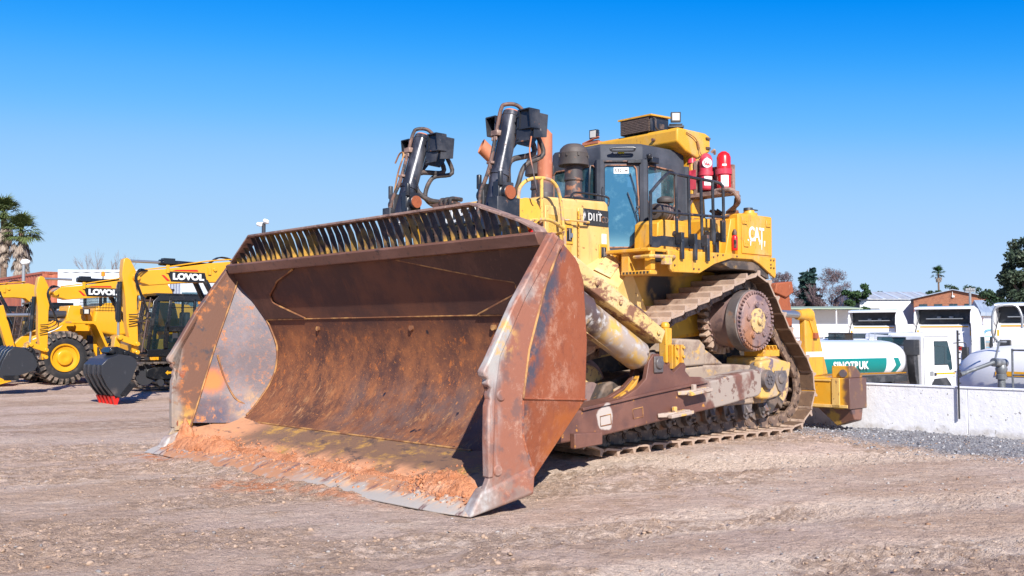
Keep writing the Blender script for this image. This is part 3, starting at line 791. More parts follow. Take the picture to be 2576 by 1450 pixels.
# side wings
def wing(s):
    w_ = MB(); o = s*3.35
    # rim plate: outer edge to crease
    rim_f = [(-.10,1.30),(-.14,1.18),(-.17,1.0),(-.17,.33),(-.10,.20),(-.18,.12),(-.42,.12)]
    outer = [(-1.02,2.66),(-.50,1.93),(-.16,1.38),(-.11,1.30),(-.125,1.26),(-.165,1.24),(-.155,1.19),(-.20,1.15),(-.185,1.10),(-.19,1.05),(-.165,1.0),(-.16,.70),(-.17,.34)]
    # front panel, between the front edge and the outer crease
    cre = [(-1.18,2.58),(-.98,2.13+.18),(-.90,2.13),(-.68,1.51),(-.60,1.05),(-.60,.70),(-.71,.40)]
    pts = outer + [(-.06,.12),(-.45,.20),(-.71,.40)] + cre[::-1][1:]
    pts = [p for p in pts]
    fp = MB(); fp.prism(pts, 'y', o-.035*s, o+.035*s)
    wg = fp.build('side_wing', m_orust2 if s > 0 else m_wingin, blade, bevel=.012, label='grey worn near side wing of the blade' if s > 0 else None)
    # thick worn leading bar along the front edge
    lb = MB(); lb.prism([(-1.0,2.67),(-.48,1.96),(-.15,1.41),(-.085,1.32),(-.10,1.27),(-.15,1.245),(-.135,1.20),(-.185,1.16),(-.165,1.10),(-.175,1.06),(-.15,1.0),(-.145,.7),(-.155,.34),(-.21,.34),(-.24,1.1),(-.30,1.45),(-.62,1.99),(-1.09,2.62)], 'y', o-.05*s, o+.048*s)
    lb.build('leading_edge', m_orust2 if s > 0 else m_wingin, blade, bevel=.015)
    # corner bit (casting at the foot)
    cb = MB(); cb.hexa([(-.68,o-.09*s,.12),(.05,o-.14*s,.0),(.08,o+.05*s,.0),(-.70,o+.09*s,.14),(-.74,o-.05*s,.44),(-.10,o-.10*s,.24),(-.06,o+.045*s,.22),(-.74,o+.07*s,.40)])
    cb.build('corner_bit', m_orust2, blade, bevel=.03, seg=3)
    # rear outer panel (upper) and lower panel
    rp = MB()
    up = [(-1.19,2.58),(-1.66,2.40),(-1.72,2.26),(-1.80,.96)]
    yb = s*3.08
    P = [(-1.16,o-.01*s,2.60),(-.90,o+.01*s,2.13),(-.68,o+.01*s,1.51),(-.60,o+.01*s,1.05),(-1.80,yb,.97),(-1.83,yb,1.6),(-1.78,yb,2.22),(-1.70,yb,2.40),(-1.62,yb+.03*s,2.46)]
    q = [Vector(p) for p in P]; t = Vector((0,.03*s,0)); m = len(q)
    rp.add([p for p in q]+[p-t for p in q], [tuple(range(m)), tuple(range(m,2*m))[::-1]]+[(i,(i+1)%m,m+(i+1)%m,m+i) for i in range(m)])
    P = [(-.60,o+.01*s,1.05),(-.60,o+.01*s,.70),(-.71,o+.01*s,.40),(-.84,yb+.03*s,.20),(-1.0,yb,.18),(-1.80,yb,.97)]
    q = [Vector(p) for p in P]; m = len(q)
    rp.add([p for p in q]+[p-t for p in q], [tuple(range(m)), tuple(range(m,2*m))[::-1]]+[(i,(i+1)%m,m+(i+1)%m,m+i) for i in range(m)])
    rp.build('side_panel', m_orust, blade, bevel=.008, smooth=20)
    wl_ = MB(); wl_.tube([(-1.14,o+.02*s,2.58),(-.90,o+.03*s,2.13),(-.68,o+.03*s,1.51),(-.60,o+.03*s,1.05)], .017, 6, 3, False)
    wl_.build('weld_bead', m_weld, blade)
    w2 = MB(); w2.tube([(-.60,o+.02*s,1.05),(-1.15,(o+yb)/2+.02*s,1.01),(-1.80,yb+.01*s,.97)], .010, 6, 3, False)
    w2.tube([(-.60,o+.03*s,1.03),(-.60,o+.03*s,.70),(-.71,o+.03*s,.40)], .016, 6, 3)
    w2.build('weld_bead', m_orust, blade)
    # inner liner: ruled surface from the crease to the moldboard
    il = MB(); zs = [.40,.6,.85,1.1,1.35,1.6,1.85,2.1,2.32,2.45]
    for off in (0, .02):
        for z in zs:
            il.v.append((crease_x(z), s*(3.245+off), z)); il.v.append((mold_x(z)-.01, s*(arc_y(z)+off), z))
    k = len(zs)
    for j in range(k-1):
        il.f += [(2*j,2*j+1,2*j+3,2*j+2),(2*k+2*j,2*k+2*j+1,2*k+2*j+3,2*k+2*j+2)]
    il.f += [(0,1,2*k+1,2*k),(2*k-2,2*k-1,4*k-1,4*k-2)]
    for j in range(k-1): il.f.append((2*j,2*j+2,2*k+2*j+2,2*k+2*j))
    il.mi = [0]*len(il.f)
    il.build('inner_liner', m_blue if s < 0 else m_mold, blade, smooth=50)
    # inside face of the rim, filling between rim plate and liner
    fi = MB()
    A = [(-1.04,2.60),(-.52,1.92),(-.14,1.29),(-.20,1.0),(-.18,.34)]
    ff = []
    top = [(crease_x(z)-.02, s*3.25, z) for z in (2.5,2.1,1.7,1.3,.9,.5,.33)]
    Pn = [(-1.04,s*3.30,2.62),(-.52,s*3.30,1.92),(-.14,s*3.30,1.29),(-.21,s*3.30,1.0),(-.19,s*3.30,.30)] + top[::-1]
    fi.add(Pn+[(p[0],p[1]+.045*s,p[2]) for p in Pn], [tuple(range(len(Pn))), tuple(range(len(Pn),2*len(Pn)))]+[(i,(i+1)%len(Pn),len(Pn)+(i+1)%len(Pn),len(Pn)+i) for i in range(len(Pn))])
    fi.build('inner_rim', m_wingin if s < 0 else m_mold, blade, smooth=20)
    bh = MB()
    for x, z in ((-.31,1.09),(-.27,.40)):
        bh.lathe((x,o-.06*s,z),(x,o+.052*s,z),[(0,.055),(.9,.055),(1,.045)],18)
    bh.build('wing_pin', m_orust2 if s > 0 else m_orust, blade)
wing(1); wing(-1)
# top channel
tc_ = MB(); tc_.prism([(-.98,2.54),(-.955,2.545),(-.90,2.655),(-.935,2.68),(-1.17,2.68),(-1.17,2.60),(-1.03,2.60)], 'y', -3.24, 3.24)
tc_.build('top_channel', m_cap, blade, bevel=.006)
# back of the blade: box ribs and lugs
bb = MB()
for y in (-2.5,-1.9,-1.2,-.45,.45,1.2,1.9,2.5):
    bb.prism([(-1.13,2.58),(-1.25,2.5),(-1.80,2.0),(-1.82,.55),(-1.25,.22),(-.95,.22),(-1.13,.38),(-1.40,.75),(-1.58,1.0),(-1.60,1.5),(-1.48,1.9),(-1.33,2.2)], 'y', y-.02, y+.02)
bb.box(-1.86,-1.74,-2.6,2.6,1.6,2.0); bb.box(-1.86,-1.74,-2.6,2.6,.62,1.0)
bb.build('back_ribs', m_rustbox, blade, bevel=.005)
# spill guard of upright bars
sg = MB(); 
def top_z(y):            # underside of the slanting top rail
    if y < -2.40: return 2.70+(y+3.14)/.74*.32
    if y > 2.32: return 3.02-(y-2.32)/.98*.34 if y < 3.1 else 2.75-(y-3.1)*.7
    return 3.02
y = -3.02; k = 0; fins = []
while y < 3.06:
    fins.append(y); k += 1
    y += .142 if k % 8 else .118
prev = None
for y in fins:
    zt = top_z(y)
    f = (zt-2.66)/.37
    x0 = -.985; x1 = x0+.135*f
    bend = .03*f*random.uniform(.6,1.2); w0 = .078+.02*max(0,(y+3)/6)
    jy = random.uniform(-.012,.012); jx = random.uniform(-.008,.008)
    q = []
    for t in (0,.33,.66,1):
        x = x0+(x1-x0)*t+math.sin(t*math.pi)*(-bend)+jx*t; zz = 2.675+(zt+.015-2.675)*t
        q.append([(x, y+jy*t-.007, zz), (x, y+jy*t+.007, zz), (x-w0*(1-.15*t), y+jy*t+.007, zz), (x-w0*(1-.15*t), y+jy*t-.007, zz)])
    fb = MB()
    for t in range(3): fb.hexa(q[t]+q[t+1])
    fb.build('guard_bar', m_fin, blade, smooth=0)
rl = MB()
def rail(p0, p1):
    rl.beam(p0, p1, .17, .028, up=(0,0,1) if abs(p0[2]-p1[2]) < .1 else (0,-(p1[2]-p0[2]),(p1[1]-p0[1])))
pts = [(-1.03,-3.19,2.66),(-1.03,-3.16,2.72),(-.90,-2.42,3.035),(-.90,2.33,3.035),(-.98,3.02,2.80),(-1.03,3.16,2.72),(-1.03,3.20,2.66)]
W = .085
for i in range(len(pts)-1):
    a_, b_ = Vector(pts[i]), Vector(pts[i+1]); 
    if i == 0:
        VV = []
    d = (b_-a_).normalized()
vsr = []
for i, p in enumerate(pts):
    a_ = Vector(pts[max(i-1,0)]); c_ = Vector(pts[min(i+1,len(pts)-1)]); d = (c_-a_); d.x = 0; d.normalize()
    nrm = Vector((0,-d.z,d.y)); p = Vector(p)
    for sx, sn in ((-W,-.014),(W,-.014),(W,.014),(-W,.014)): vsr.append(p+Vector((sx,0,0))+nrm*sn)
fsr = []
for i in range(len(pts)-1):
    for k in range(4): fsr.append((i*4+k,i*4+(k+1)%4,(i+1)*4+(k+1)%4,(i+1)*4+k))
fsr += [(0,1,2,3), tuple(len(vsr)-4+k for k in range(4))]
rl.add(vsr, fsr); rl.build('guard_rail', m_rail, blade, bevel=.004)

# soil lying on the blade floor: a few heaps, each its own thing
def heap(cx, cy, rx, ry, h, seed, rot=0, nm='soil_heap', lab='', nn=70):
    u = np.linspace(-1,1,nn); X, Y_ = np.meshgrid(u, u)
    c, s = math.cos(rot), math.sin(rot)
    px = cx+(X*rx*c-Y_*ry*s); py = cy+(X*rx*s+Y_*ry*c)
    r = np.sqrt(X**2+Y_**2)+.9*fbm(px*4+seed, py*4, 4, seed)
    z0 = np.where(px < -.22, .165+(-.22-px)/.71*.267, np.where(px < .09, .178-(px+.24)/.33*.128, .0))
    hh = np.clip(1-r, 0, 1)**.7*h*(1+1.3*fbm(px*9, py*9, 4, seed+3, .65)) + .030*np.abs(fbm(px*22, py*22, 4, seed+9, .7))*(r < .95) - .01*fbm(px*50,py*50,2,seed+5)
    z = z0+hh-.012*(r > .9)-.002
    i = np.arange((nn-1)**2); a = (i//(nn-1))*nn+i % (nn-1); F = np.stack([a,a+1,a+nn+1,a+nn],1)
    keep = (r.ravel()[F].min(1) < 1.02); F = F[keep]
    V = np.stack([px.ravel(),py.ravel(),z.ravel()],1)
    used = np.unique(F); mp = -np.ones(len(V), int); mp[used] = np.arange(len(used))
    o = mesh_np(nm, V[used], mp[F], m_soil, smooth=True)
    o.location = (DO[0],DO[1],0); o.rotation_euler = (0,0,HEAD)
    return tag(o, lab, 'soil', kind='stuff')
heap(-.20,-2.35,.17,.80,.12,3, .05,'soil','orange clay crumbs heaped at the far end of the blade floor', 100)
heap(-.25,0.1,.065,2.3,.035,14, 0,'soil','thin line of orange clay along the middle of the cutting edge', 120)
heap(-.28,2.66,.20,.50,.10,8, -.1,'soil','orange clay crumbs heaped at the near end of the blade floor', 100)
heap(-.24,1.0,.06,.30,.06,12, .1,'soil','narrow ridge of orange clay midway along the blade floor', 60)
heap(-.27,-3.15,.14,.16,.30,22, 0,'soil','orange clay packed into the far corner of the blade', 60)

def crumbs(n, seed):
    rng = np.random.default_rng(seed); t = (1+5**.5)/2
    iv = np.array([(-1,t,0),(1,t,0),(-1,-t,0),(1,-t,0),(0,-1,t),(0,1,t),(0,-1,-t),(0,1,-t),(t,0,-1),(t,0,1),(-t,0,-1),(-t,0,1)])/1.9
    jf = np.array([(0,11,5),(0,5,1),(0,1,7),(0,7,10),(0,10,11),(1,5,9),(5,11,4),(11,10,2),(10,7,6),(7,1,8),(3,9,4),(3,4,2),(3,2,6),(3,6,8),(3,8,9),(4,9,5),(2,4,11),(6,2,10),(8,6,7),(9,8,1)])
    A = rng.random(n)
    cx = np.where(A < .4, -.22, np.where(A < .75, -.27, -.20)); cy = np.where(A < .4, -2.4, np.where(A < .75, 2.62, 0)); sx = np.where(A < .75, .12, .12); sy = np.where(A < .4, .5, np.where(A < .75, .3, 1.6))
    px = cx+sx*rng.normal(size=n); py = np.clip(cy+sy*rng.normal(size=n), -3.2, 3.2)
    px = np.clip(px, -.8, .06)
    z = np.where(px < -.22, .165+(-.22-px)/.71*.267, .178-(px+.24)/.33*.128)
    near = np.exp(-((px-cx)/.12)**2-((py-cy)/np.where(A < .4, .6, .35))**2)*np.where(A < .75, .055, .0)
    s = .005*(4.5**(rng.random(n)**2)); 
    V = iv[None]*(1+.55*(rng.random((n,12,3))-.5)*2)*s[:,None,None]*rng.uniform(.7,1.3,(n,1,3))
    V = V+np.stack([px,py,z+near+s*.2],1)[:,None,:]
    F = (jf[None]+12*np.arange(n)[:,None,None]).reshape(-1,3)
    o = mesh_np('soil_crumbs', V.reshape(-1,3), F, m_soil); o.location = (DO[0],DO[1],0); o.rotation_euler = (0,0,HEAD)
    return tag(o, 'loose orange clay crumbs strewn over the blade floor', 'soil', kind='stuff')
crumbs(2600, 4)
# ---------------------------------------------------------------- tracks
def resample(pts, closed=True, n=None, pitch=None):
    P = [Vector((p[0],0,p[1])) for p in pts]
    Q = []
    m = len(P)
    for i in range(m):
        a,b_,c,d = P[i-1],P[i],P[(i+1)%m],P[(i+2)%m]
        for k in range(12):
            t = k/12; Q.append(.5*((2*b_)+(c-a)*t+(2*a-5*b_+4*c-d)*t*t+(-a+3*b_-3*c+d)*t**3))
    L = [0]
    for i in range(len(Q)): L.append(L[-1]+(Q[(i+1)%len(Q)]-Q[i]).length)
    T = L[-1]; n = n or int(round(T/pitch)); out = []
    for k in range(n):
        s = T*k/n; j = 0
        while L[j+1] < s: j += 1
        f = (s-L[j])/(L[j+1]-L[j]); p = Q[j].lerp(Q[(j+1)%len(Q)], f); out.append(p)
    return out
TP = [(-7.9,.205),(-6.8,.205),(-5.6,.205),(-4.4,.205),(-3.5,.205),(-3.05,.38),(-2.83,.80),(-2.95,1.25),(-3.35,1.48),(-3.9,1.585),(-4.6,1.78),(-5.3,2.00),(-6.0,2.23),(-6.6,2.44),(-6.95,2.545),(-7.22,2.47),(-7.42,2.26),(-7.64,1.98),(-7.86,1.72),(-8.12,1.47),(-8.38,1.23),(-8.545,.95),(-8.54,.62),(-8.33,.34)]
shoes = resample(TP, n=43)
pitch = (shoes[1]-shoes[0]).length
def make_shoe():
    s = MB()                       # local: x along travel, z outward, y across
    w = .405; L = pitch*.5
    prof = [(-L+.012,-.010),(L-.030,-.010),(L-.004,.014),(L-.004,.044),(L-.040,.022),(-L+.085,.016),(-L+.062,.085),(-L+.030,.085),(-L+.016,.020),(-L+.0,.014)]
    s.prism(prof, 'y', -w, w)
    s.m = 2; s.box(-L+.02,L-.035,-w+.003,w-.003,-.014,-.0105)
    # links under the plate
    s.m = 1
    for y in (-.17, .13):
        s.prism([(-L-.01,-.02),(L-.05,-.02),(L+.0,-.06),(L+.045,-.10),(L+.02,-.17),(-L+.05,-.175),(-L-.05,-.13),(-L-.055,-.06)], 'y', y, y+.05)
        s.lathe((L-.02,y-.018,-.11),(L-.02,y+.068,-.11),[(0,.052),(1,.052)],12)
        s.lathe((L-.02,y-.03,-.11),(L-.02,y+.08,-.11),[(0,.030),(1,.030)],10)
    s.cyl((L-.02,-.14,-.11),(L-.02,.14,-.11),.045,n=10)
    s.m = 0
    for x in (-.05,.06):
        for y in (-.09,.05): s.box(x-.02,x+.02,y,y+.035,.013,.026)
    return s
first = None
def track(side):
    tr = bpy.data.objects.new('track', None); sc.collection.objects.link(tr); tr.parent = doz
    global first
    n = len(shoes); yc = side*1.445
    for k in range(n):
        a = shoes[k]; c = shoes[(k+1) % n]; mid = (a+c)/2; d = (c-a).normalized()   # travel: bottom towards front, up, back
        up = Vector((d.z,0,-d.x))       # outward
        if first is None:
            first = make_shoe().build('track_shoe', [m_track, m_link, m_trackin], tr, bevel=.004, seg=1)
            o = first
        else:
            o = first.copy(); sc.collection.objects.link(o); o.parent = tr
        yv = up.cross(d)
        j = .085+random.uniform(-.012,.012)
        mt = Matrix(((d.x,yv.x,up.x,mid.x),(d.y,yv.y,up.y,yc+0),(d.z,yv.z,up.z,mid.z),(0,0,0,1)))
        o.matrix_local = mt @ Matrix.Rotation(j,4,'Y')
    return tr
for side in (1,-1):
    tr = track(side)
    yc = side*1.445
    def Yo(v): return yc+side*(v-1.445)     # absolute |y| -> signed
    # sprocket
    sp = MB(); R1 = .455; R0 = .355; N = 27
    pr_ = []
    for k in range(N):
        a0 = 2*math.pi*k/N; st = 2*math.pi/N
        for f, r in ((0,R1+.055),(.18,R1+.05),(.34,R0+.06),(.5,R0+.045),(.66,R0+.06),(.82,R1+.05)):
            pr_.append((-6.82+r*math.cos(a0+f*st), 1.86+r*math.sin(a0+f*st)))
    sp.prism(pr_, 'y', Yo(1.20), Yo(1.33))
    spk = sp.build('sprocket', m_track, doz, bevel=.006, seg=1, smooth=20)
    sb_ = MB()
    for k in range(27):
        a0 = 2*math.pi*(k+.5)/27; p = (-6.82+.39*math.cos(a0), Yo(1.33), 1.86+.39*math.sin(a0)); sb_.bolt(p,(0,side,0),.02,.03)
    sb_.build_each('bolt', m_drive, spk)
    # final drive: drum, grey ring and bolted cover
    fd = MB()
    fd.lathe((-6.82,Yo(1.0),1.86),(-6.82,Yo(1.66),1.86),[(0,.30),(.48,.34),(.52,.385),(.85,.41),(.95,.425),(1,.42)],48)
    fdo = fd.build('final_drive', m_drive, doz, smooth=30)
    rg = MB(); rg.lathe((-6.82,Yo(1.67),1.86),(-6.82,Yo(1.86),1.86),[(0,.445),(.06,.462),(.92,.462),(1,.45)],56); rg.build('drive_ring', m_dgrey, fdo)
    cv = MB(); cv.lathe((-6.82,Yo(1.86),1.86),(-6.82,Yo(1.925),1.86),[(0,.452),(.3,.452),(.4,.40),(.85,.385),(1,.36)],56)
    for a0 in (20,92,164,236,308):
        a_ = rad(a0-8); p = Vector((-6.82+.245*math.cos(a_), Yo(1.905), 1.86+.245*math.sin(a_)))
        cv.lathe(p, p+Vector((0,side*.05,0)), [(0,.070),(.4,.066),(.5,.052),(1,.050)], 18)
        for q in range(4): cv.bolt(p+Vector((.03*math.cos(q*1.57),side*.05,.03*math.sin(q*1.57))),(0,side,0),.010,.008)
        cv.obox((-6.82+.33*math.cos(a_+.63),Yo(1.925),1.86+.33*math.sin(a_+.63)),(.10,.02,.05),ry=-(a_+.63))
    cv.build('drive_cover', m_drive, fdo, bevel=.003, smooth=30)
    bt = MB()
    for k in range(42):
        a0 = 2*math.pi*k/42; p = (-6.82+.428*math.cos(a0), Yo(1.88), 1.86+.428*math.sin(a0)); bt.cyl(p,(p[0],Yo(1.925),p[2]),.0215,n=6)
    bt.build('bolt_ring', m_drive, fdo)
    hb = MB(); hb.lathe((-6.82,Yo(1.92),1.86),(-6.82,Yo(2.0),1.86),[(0,.185),(.35,.185),(.42,.165),(.45,.07),(.5,.062),(.9,.058),(.95,.05),(1,.04)],36)
    for k in range(8): hb.bolt((-6.82+.16*math.cos(k*.785),Yo(1.955),1.86+.16*math.sin(k*.785)),(0,side,0),.012,.008)
    hb.build('hub', m_hub, fdo)
    # idlers
    for xi in (-7.86,-3.46):
        io = MB(); io.lathe((xi,Yo(1.33),.89),(xi,Yo(1.56),.89),[(0,.40),(.25,.42),(.3,.47),(.7,.47),(.75,.42),(1,.40)],40)
        io.cyl((xi,Yo(1.25),.89),(xi,Yo(1.66),.89),.16,n=20)
        il_ = io.build('idler', m_drive, doz)
        iw = MB(); iw.lathe((xi,Yo(1.54),.89),(xi,Yo(1.575),.89),[(0,.40),(1,.36)],36); iw.build('idler_disc', m_hub, il_)
    # roller frame
    rf = MB()
    rf.prism([(-3.9,.62),(-7.2,.62),(-7.3,.80),(-7.3,1.16),(-6.4,1.22),(-5.5,1.22),(-4.2,1.12),(-3.7,.95)], 'y', Yo(1.12), Yo(1.83))
    rf.prism([(-5.6,1.22),(-5.62,1.50),(-5.50,1.58),(-5.0,1.60),(-4.85,1.40),(-4.7,1.2)], 'y', Yo(1.25), Yo(1.86))
    rf.prism([(-5.6,1.22),(-5.62,1.48),(-5.85,1.38),(-6.15,1.22)], 'y', Yo(1.25), Yo(1.80))
    rfo = rf.build('roller_frame', m_frame, doz, bevel=.03, seg=3)
    ff = MB(); ff.prism([(-3.55,1.02),(-4.0,1.15),(-5.2,1.12),(-5.2,.65),(-3.3,.65)], 'y', Yo(1.2), Yo(1.8)); ff.build('front_frame', m_dark, doz, bevel=.03)
    # rear idler carrier with trunnion
    ca = MB(); ca.prism([(-7.02,1.30),(-7.16,1.33),(-7.85,1.22),(-7.80,1.02),(-7.62,.80),(-7.45,.70),(-7.05,.66)], 'y', Yo(1.22), Yo(1.86))
    cao = ca.build('idler_carrier', m_rock, doz, bevel=.03, seg=3)
    dk = MB(); dk.prism([(-7.25,.78),(-7.55,.72),(-7.72,.62),(-7.66,.50),(-7.55,.60),(-7.40,.45),(-7.1,.42),(-7.0,.62)], 'y', Yo(1.62), Yo(1.80)); dk.build('idler_guard', m_dark, cao, bevel=.015)
    tg = MB(); tg.prism([(-7.36,1.10),(-7.66,1.10),(-7.70,1.0),(-7.60,.80),(-7.52,.76),(-7.45,.80),(-7.33,1.0)], 'y', Yo(1.86), Yo(1.885))
    tg.lathe((-7.52,Yo(1.88),.98),(-7.52,Yo(1.91),.98),[(0,.085),(.7,.085),(1,.07)],20); tg.build('cover_plate', m_dgrey, cao, bevel=.008)
    tn = MB(); tn.lathe((-6.93,Yo(1.80),.985),(-6.93,Yo(2.06),.985),[(0,.26),(.5,.23),(.7,.17),(.72,.15),(1,.14)],32)
    for k in range(6): tn.bolt((-6.93+.06*math.cos(k*1.05),Yo(2.06),.985+.06*math.sin(k*1.05)),(0,side,0),.020,.02)
    tno = tn.build('trunnion', m_dgrey, doz, bevel=.004)
    yb_ = MB(); yb_.prism([(-6.80,1.25),(-7.16,1.30),(-7.18,.78),(-7.08,.68),(-6.80,.70)], 'y', Yo(1.85), Yo(1.99)); yb_.build('trunnion_block', m_rock, doz, bevel=.04, seg=3)
    ys_ = MB(); ys_.box(-7.1,-7.55,Yo(1.50),Yo(1.84),1.32,1.42)
    for k in range(4): ys_.obox((-7.16-.1*k,Yo(1.80),1.45),(.02,.10,.08),ry=.5)
    ys_.build('step_grating', m_yel, doz, bevel=.004)
    # rollers with their bogie castings
    for k in range(8):
        x = -3.95-.46*k
        r_ = MB(); r_.lathe((x,Yo(1.30),.52),(x,Yo(1.72),.52),[(0,.13),(.12,.17),(.25,.17),(.28,.12),(.7,.12),(.74,.17),(.88,.17),(.9,.13),(1,.08)],20)
        ro_ = r_.build('track_roller', m_dgrey, doz)
        c_ = MB(); 
        c_.prism([(x-.16,.66),(x-.12,.48),(x-.08,.42),(x+.02,.38),(x+.08,.44),(x+.13,.60),(x+.10,.70)], 'y', Yo(1.70), Yo(1.80))
        c_.obox((x-.02,Yo(1.79),.56),(.10,.07,.16),rx=.5*side)
        for q in (-.07,.05): c_.bolt((x+q,Yo(1.80),.47+q*.2),(0,side,-.3),.028,.04)
        c_.build('roller_bracket', m_dgrey, ro_, bevel=.008, seg=1)
# main body between the tracks
mb = MB(); mb.box(-3.0,-7.9,-1.0,1.0,.95,2.2); mb.build('main_case', m_dark, doz, bevel=.05)

m_step = M('scraped_step', (.42,.33,.27), .6, layers=[dict(c=(.66,.38,.09), s=7, t=(.52,.62)), dict(c=(.2,.1,.07), s=12, t=(.6,.68))])
m_gus = M('rusty_yellow_gusset', (.55,.28,.04), .5, layers=[dict(c=(.15,.06,.03), s=9, t=(.48,.58), d=9)])
# ---------------------------------------------------------------- push arms and tilt cylinders
for side in (1,-1):
    def S(p): return (p[0], p[1]*side, p[2])
    ar = MB()
    pts = [(-2.2,.72),(-2.7,.785),(-3.83,.905),(-5.07,1.02),(-5.9,1.12),(-6.30,1.16),(-6.37,1.11),(-6.37,.83),(-6.28,.78),(-5.44,.68),(-4.05,.55),(-2.72,.42),(-1.9,.40),(-1.85,.66)]
    ar.prism(pts, 'y', side*1.98, side*2.28)
    aro = ar.build('push_arm', m_rustbox, doz, bevel=.025, seg=3)
    fl = MB(); fl.prism([(-2.6,.80),(-3.83,.925),(-5.05,1.04),(-5.06,1.01),(-3.83,.895),(-2.6,.765)], 'y', side*1.96, side*2.31); fl.build('top_flange', m_rustbox, aro, bevel=.006)
    pd = MB(); pd.prism([(-2.40,.34),(-2.88,.36),(-2.88,.50),(-2.40,.52)], 'y', side*2.28, side*2.36); pd.build('wear_pad', m_rustbox, aro, bevel=.012)
    rc = MB()
    for cx in (-3.02,-3.62):
        cz = .64+(cx+3.02)*-.09
        rc.tube([(cx-.10,side*2.283,cz-.06),(cx+.09,side*2.283,cz-.075),(cx+.10,side*2.283,cz+.04),(cx-.09,side*2.283,cz+.06),(cx-.10,side*2.283,cz-.06)], .007, 5, 1, False)
    rc.build('weld_bead', m_weld, aro)
    # bracket plates that carry the tilt cylinder and the brace
    for yo in (2.20, 1.98):
        bk = MB()
        bk.prism([(-3.30,.86),(-3.62,.98),(-3.80,1.10),(-3.86,1.32),(-3.95,1.41),(-4.06,1.41),(-4.17,1.30),(-4.36,1.16),(-4.42,1.20),(-4.58,1.29),(-4.62,1.24),(-4.60,1.18),(-4.70,1.10),(-4.95,1.09),(-5.12,1.03),(-4.6,.93)], 'y', side*yo, side*(yo+.07))
        bk.build('bracket', m_rustbox, aro, bevel=.008)
    bkc = MB(); bkc.prism([(-3.24,.84),(-3.55,.97),(-3.72,1.10),(-3.76,1.14),(-3.70,1.02),(-3.5,.86)], 'y', side*2.12, side*2.2); bkc.build('gusset', m_gus, aro, bevel=.01)
    bx_ = MB(); bx_.box(-3.94,-4.12,side*2.27,side*2.295,1.17,1.38); bx_.lathe((-4.03,side*2.29,1.29),(-4.03,side*2.32,1.29),[(0,.075),(.8,.075),(1,.06)],20); bx_.build('pivot_pin', m_dgrey, aro, bevel=.015)
    # steps
    for (x0,x1,z0,z1) in ((-4.47,-4.93,.865,.92),(-4.06,-4.52,.60,.645)):
        st = MB()
        st.beam((x0,side*2.30,z0+.03),(x1,side*2.42,z1+.0),.05,.06)
        st.beam((x0+.05,side*2.28,z0+.03),(x0-.10,side*2.42,z0+.04),.05,.05); st.beam((x0-.15,side*2.29,z0+.045),(x1,side*2.29,z1),.05,.04)
        st.prism([(x0,z0+.0),(x1,z1-.01),(x1,z1+.035),(x0,z0+.045)], 'y', side*2.40, side*2.47)
        for q in range(5): st.obox((x0+(x1-x0)*(.5+q*.11),side*2.36,z0+(z1-z0)*(.5+q*.11)+.03),(.03,.12,.03))
        st.obox(((x0+x1)/2,side*2.33,(z0+z1)/2+.07),(.06,.05,.08))
        st.build('step', m_step, aro, bevel=.008)
    # support post with bolted plates
    po = MB(); po.box(-4.52,-4.65,side*1.90,side*2.02,1.28,1.74); po.lathe((-4.58,side*1.96,1.74),(-4.58,side*1.96,1.82),[(0,.06),(.6,.06),(1,.04)],12)
    poo = po.build('brace_post', m_yel, doz, bevel=.01)
    pp = MB(); pp.box(-4.56,-4.76,side*2.03,side*2.09,1.20,1.52)
    pp.box(-4.57,-4.62,side*2.09,side*2.14,1.20,1.52); pp.box(-4.70,-4.75,side*2.09,side*2.14,1.20,1.52)
    for x in (-4.595,-4.725):
        for z in (1.36,1.48): pp.bolt((x,side*2.14,z),(0,side,0),.022,.03)
    pp.build('bolted_plate', m_yel, poo, bevel=.006)
    # tilt cylinder
    P0 = Vector((-2.30,side*2.10,2.17)); P1 = Vector((-3.93,side*2.10,1.33)); d = (P1-P0).normalized()
    ty = MB(); ty.lathe(P0, P1, [(0,.205),(.05,.225),(.30,.225),(.31,.195),(.93,.195),(.95,.17),(1,.12)], 32)
    m_tilt = m_tilt if side < 0 else M('scraped_cylinder_barrel', (.46,.37,.31), .38, layers=[dict(c=(.68,.42,.09), s=3, t=(.42,.6), d=8), dict(c=(.10,.065,.06), s=2.2, t=(.40,.52), d=6, m=('x',-3.15,-2.85)), dict(c=(.60,.58,.56), s=3, v=(3,1,3), t=(.52,.66), a=.8), dict(c=(.14,.085,.07), s=5, t=(.64,.68))], bump=[(40,.001)])
    tyo = ty.build('tilt_cylinder', m_tilt, doz)
    ey = MB(); ey.cyl((-3.98,side*2.0,1.30),(-3.98,side*2.24,1.30),.13,n=24); ey.cyl(P0,P0-d*.5,.10,n=16); ey.build('cylinder_eye', m_dgrey, tyo, bevel=.01)
    un = MB(); un.beam(P0-d*.1+Vector((0,0,-.19)),P1+Vector((.25,0,-.05)),.14,.09,h1=.05,w1=.08); un.build('underside_rib', m_chipped, tyo, bevel=.01)
    co = MB()
    q0 = Vector((-2.45,side*2.12,2.48)); q1 = Vector((-4.16,side*2.12,1.62))
    co.beam(q0, q1, .30, .24, up=(0,0,1), h1=.19)
    for f in (.25,.5,.93):
        p = q0.lerp(q1,f); co.bolt((p.x,side*2.275,p.z),(0,side,0),.035,.03)
    coo = co.build('cylinder_cover', m_chipped, tyo, bevel=.02)
    hp = MB(); hp.tube([(-3.62,side*2.1,1.96),(-3.75,side*2.1,2.02),(-3.95,side*2.1,1.94),(-4.1,side*2.1,1.82)], .022, 8); hp.build('hand_loop', m_pipe, coo)
    # inner strut seen in the gap behind the wing
    is_ = MB(); is_.beam((-1.7,side*1.25,1.0),(-3.4,side*1.0,1.15),.30,.42); is_.build('inner_strut', m_dark, doz, bevel=.03)
